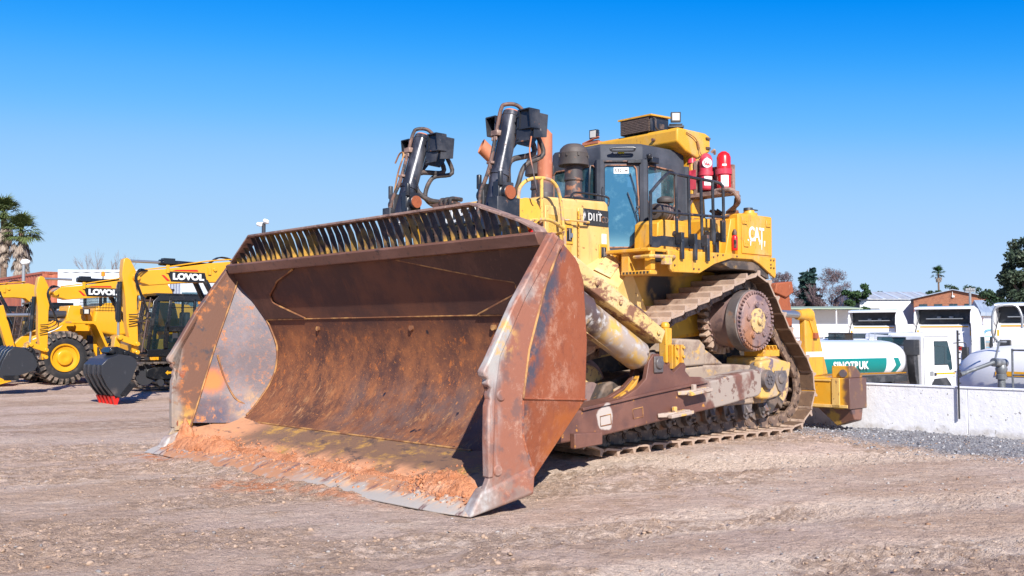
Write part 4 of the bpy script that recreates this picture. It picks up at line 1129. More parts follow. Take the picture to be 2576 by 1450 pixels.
# ---------------------------------------------------------------- radiator guard and hood
rg = MB()
rg.box(-2.62,-3.30,-.98,.98,1.5,3.42)
rgo = rg.build('radiator_guard', m_yelpale, doz, bevel=.03)
fr = MB(); fr.box(-2.575,-2.615,-.72,.72,1.8,3.10); fro = fr.build('grille_backing', m_nearblack, rgo)
gl = MB()
for k in range(30):
    z = 1.86+k*.041; gl.obox((-2.565,0,z),(.03,1.40,.008),ry=.3)
for y in (-.5,-.25,0,.25,.5): gl.box(-2.55,-2.57,y-.012,y+.012,1.82,3.08)
gl.build('grille', m_blk, rgo)
bn = MB(); bn.box(-2.575,-2.62,-.62,.66,3.13,3.38); bn.build('name_plate', m_blk, rgo, bevel=.006)
text('SUPER', .26, m_white, rgo, (-2.571,.12,3.245), (0,1,0), (0,0,1), off=.006, sx=.9)
yb = MB()
for s in (-1,1): yb.box(-2.60,-2.66,s*.74,s*.96,1.9,3.2)
yb.build_each('grille_frame', m_yel, rgo, bevel=.01)
hd = MB()
hd.prism([(-3.31,1.4),(-3.31,3.46),(-3.36,3.50),(-4.60,3.54),(-4.66,3.50),(-4.70,2.9),(-4.80,2.4),(-4.8,1.4)], 'y', -.90, .90)
hood = hd.build('engine_hood', m_yelpale, doz, bevel=.035, seg=3)
# side door panels, mesh grille, hinges, latches
pn = MB()
for s in (-1,1):
    pn.box(-3.36,-3.98,s*.90,s*.925,1.6,3.38); pn.box(-4.00,-4.62,s*.90,s*.925,2.0,3.40)
pn.build_each('side_door', m_yelpale, hood, bevel=.012)
m_mesh = M('perforated_panel', (.62,.38,.07), .6, bump=[(70,.006,(1,1,1.6))], layers=[dict(c=(.40,.23,.05), s=70, v=(1,1,1.6), t=(.5,.6), d=1)])
gm = MB()
for s in (-1,1): gm.box(-3.42,-3.60,s*.925,s*.932,2.0,3.26); gm.box(-3.63,-3.86,s*.925,s*.932,2.0,3.20)
gm.build_each('mesh_grille', m_mesh, hood, bevel=.004)
hg = MB()
for k in range(26): hg.cyl((-4.0,.935,1.75+k*.062),(-4.0,.935,1.80+k*.062),.012,n=8)
hg.build('hinge', m_yel, hood)
for (x,z) in ((-3.80,3.02),(-4.50,2.80),(-4.36,3.22)):
    if z > 3.1: continue
    la = MB(); la.box(x-.085,x+.085,.925,.945,z-.14,z+.12); lo = la.build('latch', m_yel, hood, bevel=.012)
    l2 = MB(); l2.box(x-.05,x+.05,.946,.950,z-.10,z+.08); l2.build('latch_recess', m_blk, lo)
    l3 = MB(); l3.cyl((x+.01,.965,z-.08),(x+.01,.965,z+.07),.010,n=8); l3.box(x-.045,x+.0,.95,.975,z-.05,z+.01); l3.build('latch_bar', m_chrome, lo)
wl_ = MB(); wl_.box(-4.58,-4.48,.926,.929,2.93,3.07); wl_.build('sticker', m_white, hood)
bd = MB(); bd.box(-4.10,-4.62,.926,.932,3.17,3.40); bdo = bd.build('model_plate', M('scuffed_model_plate', (.03,.032,.035), .5, layers=[dict(c=(.55,.55,.55), s=8, v=(1,1,.35), t=(.54,.60), d=8, m=('x',-4.28,-4.14)), dict(c=(.45,.45,.45), s=14, t=(.62,.68))]), hood)
text('D11T', .15, m_white, bdo, (-4.335,.9335,3.285), (-1,0,0), (0,0,1), off=.0015, sx=.80, depth=.002)
text('CD', .12, m_dgrey, bdo, (-4.54,.9335,3.265), (-1,0,0), (0,0,1), off=.002, sx=.9, depth=.002)
gr = MB(); gr.tube([(-3.72,.93,3.20),(-3.74,1.0,3.20),(-4.14,1.0,3.20),(-4.16,.93,3.20)], .014, 8, 2); gr.build('grab_bar', m_yrail, hood)
# radiator seam, side housing on which the lift cylinder swings
for s in (1,-1):
    hs_ = MB(); hs_.lathe((-2.95,s*.70,3.13),(-2.80,s*1.17,3.22),[(0,.30),(.5,.24),(.8,.20),(1,.185)],28)
    hs_.lathe((-3.05,s*.97,2.96),(-3.05,s*1.03,2.96),[(0,.24),(1,.20)],24)
    h = hs_.build('lift_trunnion_housing', m_yel, doz, smooth=45)
    q = MB(); q.lathe((-3.0,s*1.02,3.22),(-2.99,s*1.06,3.23),[(0,.055),(1,.05)],14); q.build('plug', m_yel, h)

# ---------------------------------------------------------------- lift cylinders
def S3(p, s): return (p[0], p[1]*s, p[2])
def liftcyl(s):
    ctr = Vector((-2.40, s*1.0, 3.42)); top = Vector((-2.68, s*1.0, 4.50))
    if s < 0: ctr = Vector((-2.48,-1.0,3.50)); top = Vector((-2.80,-1.0,4.50))
    d = (top-ctr).normalized(); lean = Vector((0.0,0,0))
    bot = ctr-d*.50
    c = MB(); c.lathe(bot, top, [(0,.11),(.04,.132),(.10,.132),(.11,.116),(.46,.116),(.465,.128),(.50,.128),(.505,.116),(.96,.116),(.965,.122),(1,.112)], 32)
    co = c.build('lift_cylinder', m_barrel, doz)
    e = MB(); e.lathe(top, top+d*.02, [(0,.107),(1,.095)], 24); e.build('barrel_end', m_exh, co)
    y = MB()      # yoke with bearing caps on both sides
    for t in (-1, 1):
        p = ctr+Vector((0,t*.10,0)); q = ctr+Vector((0,t*.27,0))
        y.lathe(p, q, [(0,.125),(.6,.12),(.62,.10),(1,.095)], 24)
        y.hexa([ctr+Vector((a,t*b,z)) for z in (-.33,.14) for a, b in ((-.13,.09),(.13,.09),(.13,.20),(-.13,.20))])
        for zz in (-.17,.17): y.cyl(ctr+Vector((.10,t*.20,zz-.09)), ctr+Vector((.10,t*.20,zz+.09)), .035, n=8)
    y.hexa([ctr+Vector((a,b*s,z)) for z in (-.42,-.06) for a, b in ((-.18,.08),(.20,.08),(.20,.26),(-.18,.26))])
    y.build('yoke', m_blk, co, bevel=.02)
    pc = MB(); pc.lathe(ctr+Vector((0,s*.27,0)), ctr+Vector((0,s*.285,0)), [(0,.088),(1,.085)], 24); pc.build('pin_cap', m_orust, co)
    if s < 0:
        pc = MB(); pc.lathe(ctr+Vector((0,.27,0)), ctr+Vector((0,.285,0)), [(0,.088),(1,.085)], 24); pc.build('pin_cap', m_orust, co)
    # rigid oil line up the front of the barrel, over the top
    f = Vector((.14,-.06,0))
    pl = MB()
    pl.tube([ctr+Vector((.30,-.02,-.55)), ctr+Vector((.20,-.10,-.28)), ctr+f+Vector((0,-.06,.02)), ctr+f+d*.35, ctr+f+d*.8, top+f+d*.04, top+Vector((.08,-.02,.10)), top+Vector((-.05,.04,.10)), top+Vector((-.15,.10,.0))], .026, 10, 5)
    pl.build('oil_line', m_pipe, co)
    cl = MB(); cl.obox(ctr+f+d*.82+Vector((-.02,0,0)), (.12,.13,.07)); cl.obox(ctr+f+d*.42+Vector((-.02,0,0)), (.09,.10,.035))
    for k in range(3): cl.bolt(ctr+f+d*.77+Vector((.02,-.04+.04*k,0)),(0,0,-1),.012,.05)
    cl.build_each('line_clamp', m_rail, co, bevel=.008)
    wr = MB()
    if s < 0: wr.tube([ctr+f+Vector((.03,-.10,-.4)), ctr+f+d*.4+Vector((.03,-.06,0)), ctr+f+d*.75+Vector((.03,-.05,0)), ctr+f+d*.8+Vector((0,-.20,.0)), ctr+f+d*.65+Vector((0,-.25,0))], .012, 6)
    else: wr.tube([top+Vector((-.02,.34,-.35)), top+Vector((0,.33,-.55)), top+Vector((-.02,.36,-.75)), top+Vector((-.06,.38,-.98)), top+Vector((-.1,.36,-1.05))], .010, 6)
    wr.build('cable', m_weld if s < 0 else m_exh, co)
    # hoses behind the barrel
    ho = MB()
    b0 = top+Vector((-.20,.10,-.25))
    ho.tube([b0, b0+Vector((-.08,.02,-.25)), ctr+Vector((-.22,.05,.45)), ctr+Vector((-.20,.02,.22)), ctr+Vector((-.30,.18 if s < 0 else -.05,.06)), ctr+Vector((-.42,.46 if s < 0 else -.15,.0)), ctr+Vector((-.45,.62 if s < 0 else -.3,-.12))], .036, 10, 5)
    ho.tube([b0+Vector((-.10,.02,.05)), b0+Vector((-.22,.05,-.25)), ctr+Vector((-.42,.10,.40)), ctr+Vector((-.32,.06,.12)), ctr+Vector((-.36,.28 if s < 0 else -.1,-.04)), ctr+Vector((-.50,.55 if s < 0 else -.4,-.10))], .032, 10, 5)
    ho.build('hydraulic_hose', m_hose, co)
    # lamp guards bolted to both sides of the barrel top
    for t in (-1, 1):
        lg = MB()
        o = top + Vector((-.0, t*.15, -.30))
        def g(x, y, z): return o+Vector((x*.66-.02, t*(y*.62+.01), z*.66+.06))
        big = (t == 1)
        # side plate, swept back
        lg.plate([g(.16,.02,-.30),(g(-.22,.03,-.32)),(g(-.36,.03,-.16)),(g(-.36,.03,.34)),(g(-.05,.02,.42)),(g(.10,.02,.36))], .02)
        if big:
            lg.plate([g(.12,.03,.36),g(.16,.03,-.28),g(.10,.32,-.26),g(.02,.36,.10),g(.04,.34,.34)], .018)
            lg.plate([g(-.02,.36,.30),g(.02,.36,-.20),g(-.30,.40,-.16),g(-.34,.40,.28)], .018)
        # box shaped hood for the lamp, open to the front
        x1 = .16; x0 = -.12; y0 = .10; y1 = .40; z0 = -.02; z1 = .34
        lg.plate([g(x1,y0,z1),g(x1,y1,z1),g(x0,y1,z1),g(x0,y0,z1)], .015)
        lg.plate([g(x1,y0,z0),g(x1-.04,y1,z0),g(x0,y1,z0),g(x0,y0,z0)], .015)
        lg.plate([g(x1,y1,z1),g(x1-.04,y1,z0),g(x0,y1,z0),g(x0,y1,z1)], .015)
        lg.plate([g(x1,y0,z1),g(x1,y0,z0),g(x0,y0,z0),g(x0,y0,z1)], .015)
        lg.plate([g(x0,y0,z1),g(x0,y1,z1),g(x0,y1,z0),g(x0,y0,z0)], .015)
        for zz in (-.22,.0,.22): lg.bolt(g(.15,.06,zz),(1,0,0),.016,.02)
        lgo = lg.build('lamp_guard', m_blk, co, smooth=20)
        lm = MB(); lm.box(*(sorted((g(x0+.02,0,0).x, g(x0+.12,0,0).x))), *(sorted((g(0,.15,0).y, g(0,.34,0).y))), g(0,0,.05).z, g(0,0,.27).z)
        lm.build('lamp', m_lens, lgo, bevel=.02)
    return co
liftcyl(1); liftcyl(-1)
# lift cylinder rods down to the blade
for s in (1,-1):
    rd_ = MB(); rd_.cyl((-2.56,s*1.02,2.95),(-2.2,s*1.05,1.2),.06,n=16); rd_.build('lift_rod', m_chrome, doz)
# front access rail on the radiator side
fr_ = MB()
fr_.tube([(-2.66,1.12,2.75),(-2.68,1.12,3.38),(-2.74,1.12,3.56),(-2.92,1.12,3.66),(-3.18,1.12,3.69),(-3.34,1.12,3.64),(-3.44,1.12,3.48),(-3.50,1.12,3.1),(-3.56,1.12,2.62)], .024, 10)
fr_.tube([(-3.10,1.12,3.69),(-3.10,1.12,3.0),(-3.12,1.12,2.7)], .024, 10, 2)
fr_.tube([(-2.66,1.12,3.05),(-2.8,1.2,3.10),(-3.15,1.2,3.14),(-3.50,1.13,3.06)], .024, 10, 4)
fr_.tube([(-3.50,1.12,3.0),(-3.50,.93,3.0)], .02, 8, 1, False)
fr_.build('access_rail', m_yrail, doz)
ex_ = MB(); ex_.lathe((-2.98,1.10,2.62),(-2.98,1.10,3.08),[(0,.08),(.05,.09),(.85,.09),(.93,.06),(.94,.03),(1,.03)],20)
exo = ex_.build('fire_extinguisher', m_red2, doz); eh = MB(); eh.obox((-2.98,1.10,3.10),(.05,.12,.03)); eh.tube([(-2.98,1.1,3.07),(-3.08,1.14,3.02),(-3.1,1.12,2.85)],.012,6); eh.build('valve', m_ink, exo)
hv = MB(); 
for k in range(3): hv.tube([(-2.62,-.35+.1*k,3.42),(-2.62,-.35+.1*k,3.50),(-2.80,-.33+.1*k,3.50)], .03, 8)
hv.box(-2.60,-2.75,-.52,-.10,3.40,3.46); hv.build('hose_manifold', m_pipe, rgo, bevel=.006)

# ---------------------------------------------------------------- exhausts and air precleaners
for s in (1,-1):
    e = MB(); x = -3.68 if s > 0 else -3.82; y = .60 if s > 0 else -.56
    r = .105
    e.cyl((x,y,3.45),(x,y,4.40),r,n=28)
    # mitred elbow: two slanting lengths
    a = Vector((x,y,4.40)); b = Vector((x+.24,y-.10,4.60)) if s > 0 else Vector((x+.20,y-.08,4.50))
    eo = e
    e.v = []; e.f = []; e.mi = []
    H = 4.38 if s > 0 else 4.22
    pth = [Vector((x,y,3.45)), Vector((x,y,H)), Vector((x+.21,y-.09,H+.20)), ]
    # build rings by hand for a sharp mitre
    n = 28; vs_ = []
    d1 = Vector((0,0,1)); d2 = (pth[2]-pth[1]).normalized(); mit = (d1+d2).normalized()
    def ring(c, axis, nrm, rr):
        a_ = axis.cross(Vector((0,1,0))).normalized() if abs(axis.y) < .9 else axis.cross(Vector((1,0,0))).normalized(); b_ = axis.cross(a_)
        out = []
        for k in range(n):
            t = 2*math.pi*k/n; p = c+a_*math.cos(t)*rr+b_*math.sin(t)*rr
            p = p + axis*(-(p-c).dot(nrm)/axis.dot(nrm)); out.append(p)
        return out
    R0 = ring(pth[0], d1, d1, r); R1_ = ring(pth[1], d1, mit, r); R2 = ring(pth[2], d2, (d2+Vector((.5,-.3,-.1))).normalized(), r)
    best = min(range(n), key=lambda q: sum((R1_[k]-ring(pth[1], d2, mit, r)[(k+q)%n]).length for k in range(0,n,4)))
    R2 = [R2[(k+best) % n] for k in range(n)]
    R2i = [p.lerp(pth[2], .06) for p in R2]; R1i = [pth[1].lerp(p,.9) for p in R1_]
    e.v = R0+R1_+R2+R2i+R1i
    for j in range(4):
        for k in range(n): e.f.append((j*n+k, j*n+(k+1)%n, (j+1)*n+(k+1)%n, (j+1)*n+k))
    e.mi = [0]*len(e.f)
    ep = e.build('exhaust_pipe', m_exh, doz, smooth=30)
    so = MB(); so.v = [p.lerp(pth[2],.07)-d2*.05 for p in R2]; so.f = [tuple(range(n))]; so.mi = [0]; so.build('soot_inside', m_nearblack, ep)
    cl = MB(); cl.lathe((x,y,3.44),(x,y,3.60),[(0,.135),(.4,.135),(.5,.120),(.9,.120),(1,.115)],28); cl.build('exhaust_collar', m_stack, ep)
for (x,y,k) in ((-4.32,.54,0),(-4.58,-.42,1)):
    st = MB(); st.lathe((x,y,3.50),(x,y,4.10),[(0,.24),(.04,.24),(.05,.20),(.14,.17),(.22,.130),(.55,.120),(.58,.138),(.62,.138),(.64,.128),(1,.128)],32)
    so = st.build('intake_stack', m_stack, doz)
    cap = MB(); cap.lathe((x,y,4.05),(x,y,4.375),[(0,.12),(.02,.212),(.04,.218),(.10,.218),(.50,.208),(.56,.212),(.60,.205),(.76,.192),(.78,.186),(.90,.150),(.97,.11),(1,.03)],40)
    for q in range(8):
        t = q*.785+.3; cap.obox((x+.214*math.cos(t),y+.214*math.sin(t),4.20),(.025,.025,.045),rz=t)
    cap.build('air_precleaner', m_plast, so)
hr = MB(); hr.tube([(-4.0,.78,3.50),(-4.02,.80,3.60),(-4.15,.82,3.63),(-4.66,.85,3.62),(-4.72,.85,3.56),(-4.70,.85,3.49)], .016, 8); hr.tube([(-4.1,.35,3.54),(-4.62,.60,3.56)],.03,8,1,False); hr.build('hood_rail', m_blk, doz)
pl = MB(); pl.box(-4.02,-4.68,.1,.80,3.535,3.575); pl.build('hood_cover', m_blk, doz, bevel=.01)

# ---------------------------------------------------------------- cab
A = (-4.93,.50); B = (-5.38,.95); Cc = (-6.36,.97)
plan = [(-4.93,-.50),A,B,Cc,(-6.36,-.97),(-5.38,-.95)]
def ring(z, sc_=1.0, dx=0): return [(-5.6+(p[0]+5.6)*sc_+dx, p[1]*sc_, z) for p in plan]
c = MB()
def loft(rs):
    b = len(c.v); n = len(rs[0])
    for r in rs: c.v += r
    for j in range(len(rs)-1):
        for k in range(n): c.f.append((b+j*n+k,b+j*n+(k+1)%n,b+(j+1)*n+(k+1)%n,b+(j+1)*n+k))
    c.f += [tuple(b+k for k in range(n))[::-1], tuple(b+(len(rs)-1)*n+k for k in range(n))]; c.mi = [0]*len(c.f)
loft([ring(4.20,.99),ring(4.42,.98),ring(4.47,.94)])
cab = c.build('cab', m_blk2, doz, bevel=.012)
c = MB(); loft([ring(2.80),ring(2.86)]); c.build('cab_floor', m_blk2, cab)
# corner posts
po = MB()
def post(p, w=.075, z0=2.86, z1=4.22): po.lathe((p[0],p[1],z0),((-5.6+(p[0]+5.6)*.99),p[1]*.99,z1),[(0,w),(1,w)],8)
for p in plan: post(p)
po.box(-6.42,-6.30,.55,1.0,2.86,4.2); po.box(-6.42,-6.30,-1.0,-.55,2.86,4.2)
po.build_each('cab_post', m_blk2, cab)
# angled door on each side: frame with a glass pane
def panel(P, Q, s, holes, name, mat_f, glassm, wall_lo=2.86, wall_hi=4.22):
    """frame between plan points P and Q, outline of pane in (u,z)"""
    p = Vector((P[0],P[1]*s,0)); q = Vector((Q[0],Q[1]*s,0)); d = (q-p); L = d.length; d.normalize(); nrm = Vector((d.y,-d.x,0))
    if nrm.dot(Vector((p.x+5.6,p.y,0))) < 0: nrm = -nrm
    def at(u, z, o=0): v = p+d*u+nrm*o; return Vector((v.x,v.y,z))
    f = MB()
    n = len(holes)
    # ring of quads between outer rectangle and pane outline
    outer = []
    for (u,z) in holes:
        cu, cz = L/2, (wall_lo+wall_hi)/2
        du, dz = u-cu, z-cz
        t = min((L/2)/max(abs(du),1e-6), ((wall_hi-wall_lo)/2)/max(abs(dz),1e-6)); outer.append((cu+du*t, cz+dz*t))
    corners = [(0,wall_lo),(L,wall_lo),(L,wall_hi),(0,wall_hi)]
    for cc_ in corners:    # snap the nearest outer point to each corner
        k = min(range(n), key=lambda i: (outer[i][0]-cc_[0])**2+(outer[i][1]-cc_[1])**2); outer[k] = cc_
    for o in (-.012,.018):
        for (u,z) in outer: f.v.append(at(u,z,o))
        for (u,z) in holes: f.v.append(at(u,z,o))
    for k in range(n):
        k2 = (k+1) % n
        f.f += [(k,k2,n+k2,n+k),(2*n+k,2*n+k2,3*n+k2,3*n+k),(n+k,n+k2,3*n+k2,3*n+k),(k,k2,2*n+k2,2*n+k)]
    f.mi = [0]*len(f.f)
    fo = f.build(name, mat_f, cab, smooth=20)
    g = MB(); g.v = [at(u,z,.004) for u,z in holes]; g.f = [tuple(range(n))]; g.mi = [0]; go = g.build('window_pane', glassm, fo, smooth=0)
    k_ = MB(); k_.tube([at(u,z,.018) for u,z in holes+[holes[0]]], .012, 6, 1, False); k_.build('window_gasket', m_gasket, fo)
    return at, fo
dh = [(.08,2.98),(.12,2.93),(.44,2.93),(.49,2.97),(.59,3.22),(.57,3.5),(.53,4.09),(.49,4.14),(.09,4.14),(.045,4.09),(.04,3.6)]
for s in (1,-1):
    at, dr = panel(A, B, s, dh, 'door', m_blk2, m_gl)
    # drip lip and latch
    x = MB(); x.beam(at(.02,4.20,.03),at(.62,4.20,.03),.04,.02); x.build('drip_rail', m_pipe, dr)
    x = MB(); x.tube([at(.20,4.35,.02),at(.16,4.35,.09),at(.17,4.38,.10),at(.48,4.39,.10),at(.50,4.36,.09),at(.46,4.34,.08),at(.20,4.34,.08),at(.17,4.35,.08)], .014, 8, 3); x.build('grab_rail', m_blk, dr)
    x = MB(); x.tube([at(.035,3.55,.02),at(.03,3.58,.06),at(.03,3.78,.06),at(.035,3.82,.02)], .016, 8, 3); x.build('door_handle', m_blk, dr)
    x = MB(); x.obox(at(.50,4.19,.05),(.20,.05,.05),rz=math.atan2((B[1]-A[1])*s,B[0]-A[0])); 
    x.build('wiper_motor', m_blk, dr, bevel=.005)
    for (u0,z0,u1,z1) in ((.55,3.52,.44,4.02),(.555,3.28,.40,3.74)):
        x = MB(); x.tube([at(u0,z0,.03),at((u0+u1)/2+.04,(z0+z1)/2-.08,.05)], .010, 6, 1, False); x.tube([at((u0+u1)/2+.06,(z0+z1)/2-.14,.04),at(u1,z1,.03)], .008, 6, 1, False)
        x.lathe(at(u0,z0,.02),at(u0,z0,.05),[(0,.028),(1,.02)],10); x.tube([at(u0,z0,.04),at(u0-.03,z0-.06,.07),at(u0+.01,z0-.10,.03)],.006,6)
        x.build('wiper', m_blk, dr)
    if s > 0:
        x = MB(); q = [at(.20,4.02,.008),at(.42,4.02,.008),at(.42,4.11,.008),at(.20,4.11,.008)]; x.plate(q, .003); sg_ = x.build('lot_number_card', m_white, dr)
        dd = (at(1,4,0)-at(0,4,0)).normalized()
        text('5321', .072, m_ink, sg_, tuple(at(.283,4.062,.0115)), dd, (0,0,1), off=.0008, depth=.001)
        x = MB(); q = [at(.365,4.05,.0105),at(.405,4.05,.0105),at(.405,4.075,.0105),at(.365,4.075,.0105)]; x.plate(q, .001); x.build('card_logo', m_dgrey, sg_)
        x = MB(); x.plate([at(.265,4.315,.02),at(.355,4.315,.02),at(.355,4.36,.02),at(.265,4.36,.02)], .003); x.build('warning_sticker', M('yellow_sticker', (.75,.65,.03), .5), dr)
    sh = [(.07,3.62),(.14,3.54),(.56,3.54),(.66,3.56),(.70,3.62),(.70,4.08),(.66,4.13),(.12,4.15),(.06,4.10)]
    panel(B, Cc, s, sh, 'side_wall', m_blk2, m_gl2)
fh = [(.06,3.0),(.12,2.95),(.88,2.95),(.94,3.0),(.94,4.10),(.88,4.15),(.12,4.15),(.06,4.10)]
panel((-4.93,-.50),(-4.93,.50),1,fh,'front_wall',m_blk2,m_gl2)
rw = MB(); rw.box(-6.36,-6.34,-.9,.9,2.86,3.4); rw.build('rear_wall', m_blk2, cab)
# seat inside
se = MB(); se.box(-5.9,-5.45,-.28,.28,3.1,3.28); se.box(-6.0,-5.85,-.28,.28,3.25,3.95); se.box(-6.0,-5.88,-.14,.14,3.95,4.12); se.box(-5.0,-5.15,-.4,.3,2.86,3.35); se.build('seat', m_seat, cab, bevel=.04)
rm = MB(); rm.tube([(-4.93,.30,3.58),(-4.86,.34,3.60),(-4.86,.36,4.1),(-4.93,.32,4.14)], .018, 8, 3); rm.build('grab_rail', m_blk, cab)
rm = MB(); rm.obox((-5.52,1.02,4.22),(.16,.10,.09)); rm.cyl((-5.42,1.03,4.24),(-5.40,1.04,4.30),.04,n=12); rm.build('mirror_bracket', m_blk, cab, bevel=.01)

# ---------------------------------------------------------------- roll bar canopy with what stands on it
rp = MB()
rp.prism([(-6.0,4.56),(-6.0,4.755),(-6.04,4.78),(-6.72,4.78),(-6.84,4.74),(-6.84,4.50),(-6.5,4.36),(-6.2,4.44)], 'y', -1.10, 1.10)
ro = rp.build('roll_bar', m_yel, doz, bevel=.03, seg=3)
pp = MB()
for s in (1,-1):
    pp.hexa([(-6.38,s*.80,3.3),(-6.72,s*.80,3.3),(-6.72,s*1.10,3.3),(-6.38,s*1.10,3.3),(-6.42,s*.82,4.5),(-6.68,s*.82,4.5),(-6.68,s*1.06,4.5),(-6.42,s*1.06,4.5)])
    pp.box(-6.25,-6.85,s*.70,s*1.20,3.22,3.34)
pp.build_each('roll_bar_post', m_yel, ro, bevel=.025)
nb = MB()
for z in (4.70,4.55): nb.obox((-6.76,1.11,z),(.10,.03,.03))
nb.cyl((-6.003,.66,4.64),(-5.95,.66,4.64),.025,n=12); nb.build('lug', m_pipe, ro)
cbl = MB(); cbl.tube([(-6.2,1.12,4.72),(-6.4,1.13,4.66),(-6.5,1.13,4.55),(-6.52,1.14,4.45),(-6.62,1.14,4.36)], .008, 6); cbl.tube([(-6.47,1.12,4.62),(-6.50,1.13,4.52)],.022,6,1,False); cbl.build('cable', m_weld, ro)
ac = MB(); ac.box(-6.02,-6.46,-.03,.58,4.80,5.04); aco = ac.build('air_conditioner', m_blk, ro, bevel=.008)
ag = MB()
for k in range(9): ag.box(-5.985,-6.02,-.01,.56,4.805+k*.026,4.825+k*.026)
ag.build('cooling_fins', m_coil, aco)
ag = MB(); ag.prism([(-5.97,5.03),(-5.97,5.055),(-6.48,5.075),(-6.48,5.05)], 'y', -.05, .62); ag.build('cover', m_yel, aco)
ag = MB(); ag.tube([(-6.06,.60,5.0),(-6.06,.64,4.97),(-6.06,.64,4.86),(-6.12,.64,4.82),(-6.3,.63,4.81)], .016, 8); ag.box(-6.22,-6.34,.583,.588,4.86,4.94); ag.build('pipe', m_hose, aco)
def worklamp(x, y, z, rz, par, lens=m_lens):
    l = MB(); R = Matrix.Rotation(rz,4,'Z')
    l.obox((x,y,z),(.07,.15,.15),rz=rz)
    for k in range(6): l.obox((x-.04*math.cos(rz),y-.04*math.sin(rz),z-.06+k*.024),(.04,.15,.008),rz=rz)
    l.obox((x,y,z-.11),(.05,.20,.02),rz=rz); l.obox((x-.0,y,z-.15),(.12,.24,.03),rz=rz)
    lo = l.build('work_lamp', m_blk, par, bevel=.01)
    g = MB(); g.obox((x+.037*math.cos(rz),y+.037*math.sin(rz),z),(.012,.115,.115),rz=rz)
    g.build('lens', lens, lo, bevel=.02)
worklamp(-6.12,.98,4.96,.75,ro); worklamp(-6.15,-.72,4.95,.1,ro)
bp = MB(); bp.box(-6.0,-6.3,-.85,-.5,4.76,4.80); bp.obox((-6.05,-.7,4.84),(.05,.35,.012),rx=.2); bp.build('lamp_base', m_exh, ro)

# fire suppression bottles on the near post
def bottle(name, x, y, z0, z1, r, mat, lab, n=28, dome=.09):
    h = z1-z0
    b_ = MB(); b_.lathe((x,y,z0),(x,y,z1),[(0,r*.8),(.03,r*.95),(.06,r),(1-dome/h,r),(1-dome/h*.4,r*.8),(1,r*.35)],n)
    return b_.build(name, mat, doz, label=lab)
s1 = bottle('gas_cylinder', -6.46, 1.02, 3.72, 4.24, .055, m_cream, 'slim cream gas cylinder with a red head')
x = MB(); x.lathe((-6.46,1.02,4.10),(-6.46,1.02,4.36),[(0,.075),(.25,.075),(.27,.05),(.7,.05),(.72,.07),(1,.06)],18); x.obox((-6.42,1.08,4.02),(.05,.12,.30)); x.build('red_bracket', m_red, s1)
x = MB(); x.box(-6.50,-6.54,.95,1.25,3.72,4.33); x.box(-6.40,-6.56,1.10,1.16,3.72,4.30); x.build('mounting_plate', m_rail, s1)
s2 = bottle('suppression_bottle', -6.44, 1.30, 3.84, 4.40, .098, m_red, 'faded red suppression bottle with a round white emblem')
x = MB(); x.lathe((-6.44,1.30,4.06),(-6.44,1.30,4.12),[(0,.112),(1,.112)],28,); x.build('strap', m_red, s2)
x = MB()
for k in range(9):
    t0 = rad(-15+k*11.5)+.15
    pass
def curved(x0,y0,r,t0,t1,z0,z1,n=8):
    q = MB()
    for k in range(n+1):
        t = t0+(t1-t0)*k/n; q.v += [(x0+r*math.cos(t),y0+r*math.sin(t),z0),(x0+r*math.cos(t),y0+r*math.sin(t),z1)]
    for k in range(n): q.f.append((2*k,2*k+2,2*k+3,2*k+1))
    q.mi = [0]*n; return q
curved(-6.44,1.30,.101,.35,1.7,3.90,4.04).build('paper_label', m_white, s2)
dk = MB(); t = rad(46); ctr_ = Vector((-6.44+.101*math.cos(t),1.30+.101*math.sin(t),4.24)); nn_ = Vector((math.cos(t),math.sin(t),0))
dk.cyl(ctr_-nn_*.02, ctr_+nn_*.006, .072, n=28); dko = dk.build('emblem', m_white, s2)
sd_ = Vector((-math.sin(t),math.cos(t),0)); q = MB()
for k,(h0,h1) in enumerate(((-.03,.0),(-.04,.03),(-.03,.045))):
    u = -.035+.03*k; q.beam(ctr_+nn_*.008+sd_*(-u)+Vector((0,0,h0)), ctr_+nn_*.008+sd_*(-u-.025)+Vector((0,0,h1)), .014,.006)
q.beam(ctr_+nn_*.008+sd_*.04+Vector((0,0,-.035)), ctr_+nn_*.008-sd_*.04+Vector((0,0,-.01)),.006,.016); q.build('emblem_strokes', m_red, dko)
s3 = bottle('suppression_bottle', -6.50, 1.58, 3.82, 4.40, .105, m_red2, 'bright red suppression bottle with a white band')
x = MB(); x.lathe((-6.50,1.58,4.05),(-6.50,1.58,4.13),[(0,.121),(1,.121)],28); x.build('strap', m_red, s3)
curved(-6.50,1.58,.108,.2,1.3,3.86,4.03).build('paper_label', m_white, s3)
curved(-6.50,1.58,.108,.4,1.0,4.17,4.20).build('paper_label', m_white, s3)
x = MB(); x.box(-6.35,-6.65,1.0,1.75,3.74,3.80); x.box(-6.55,-6.62,1.0,1.7,3.8,4.2); x.tube([(-6.4,1.5,3.80),(-6.35,1.72,3.80),(-6.40,1.82,3.76),(-6.55,1.80,3.62),(-6.7,1.5,3.5)], .035, 10); x.tube([(-6.5,1.42,4.38),(-6.46,1.44,4.44),(-6.44,1.40,4.40)],.02,8); x.build('bottle_shelf', m_rail, doz, bevel=.004)
x = MB(); x.tube([(-6.40,1.1,3.75),(-6.36,.98,3.5),(-6.40,1.06,3.42),(-6.5,1.3,3.40),(-6.6,1.6,3.44)], .018, 8); x.build('pink_hose', m_exh, doz)
x = MB(); x.tube([(-6.38,1.12,3.40),(-6.5,1.35,3.38),(-6.6,1.55,3.45),(-6.7,1.7,3.5)], .028, 8); x.build('yellow_hose', m_weld, doz)
x = MB()
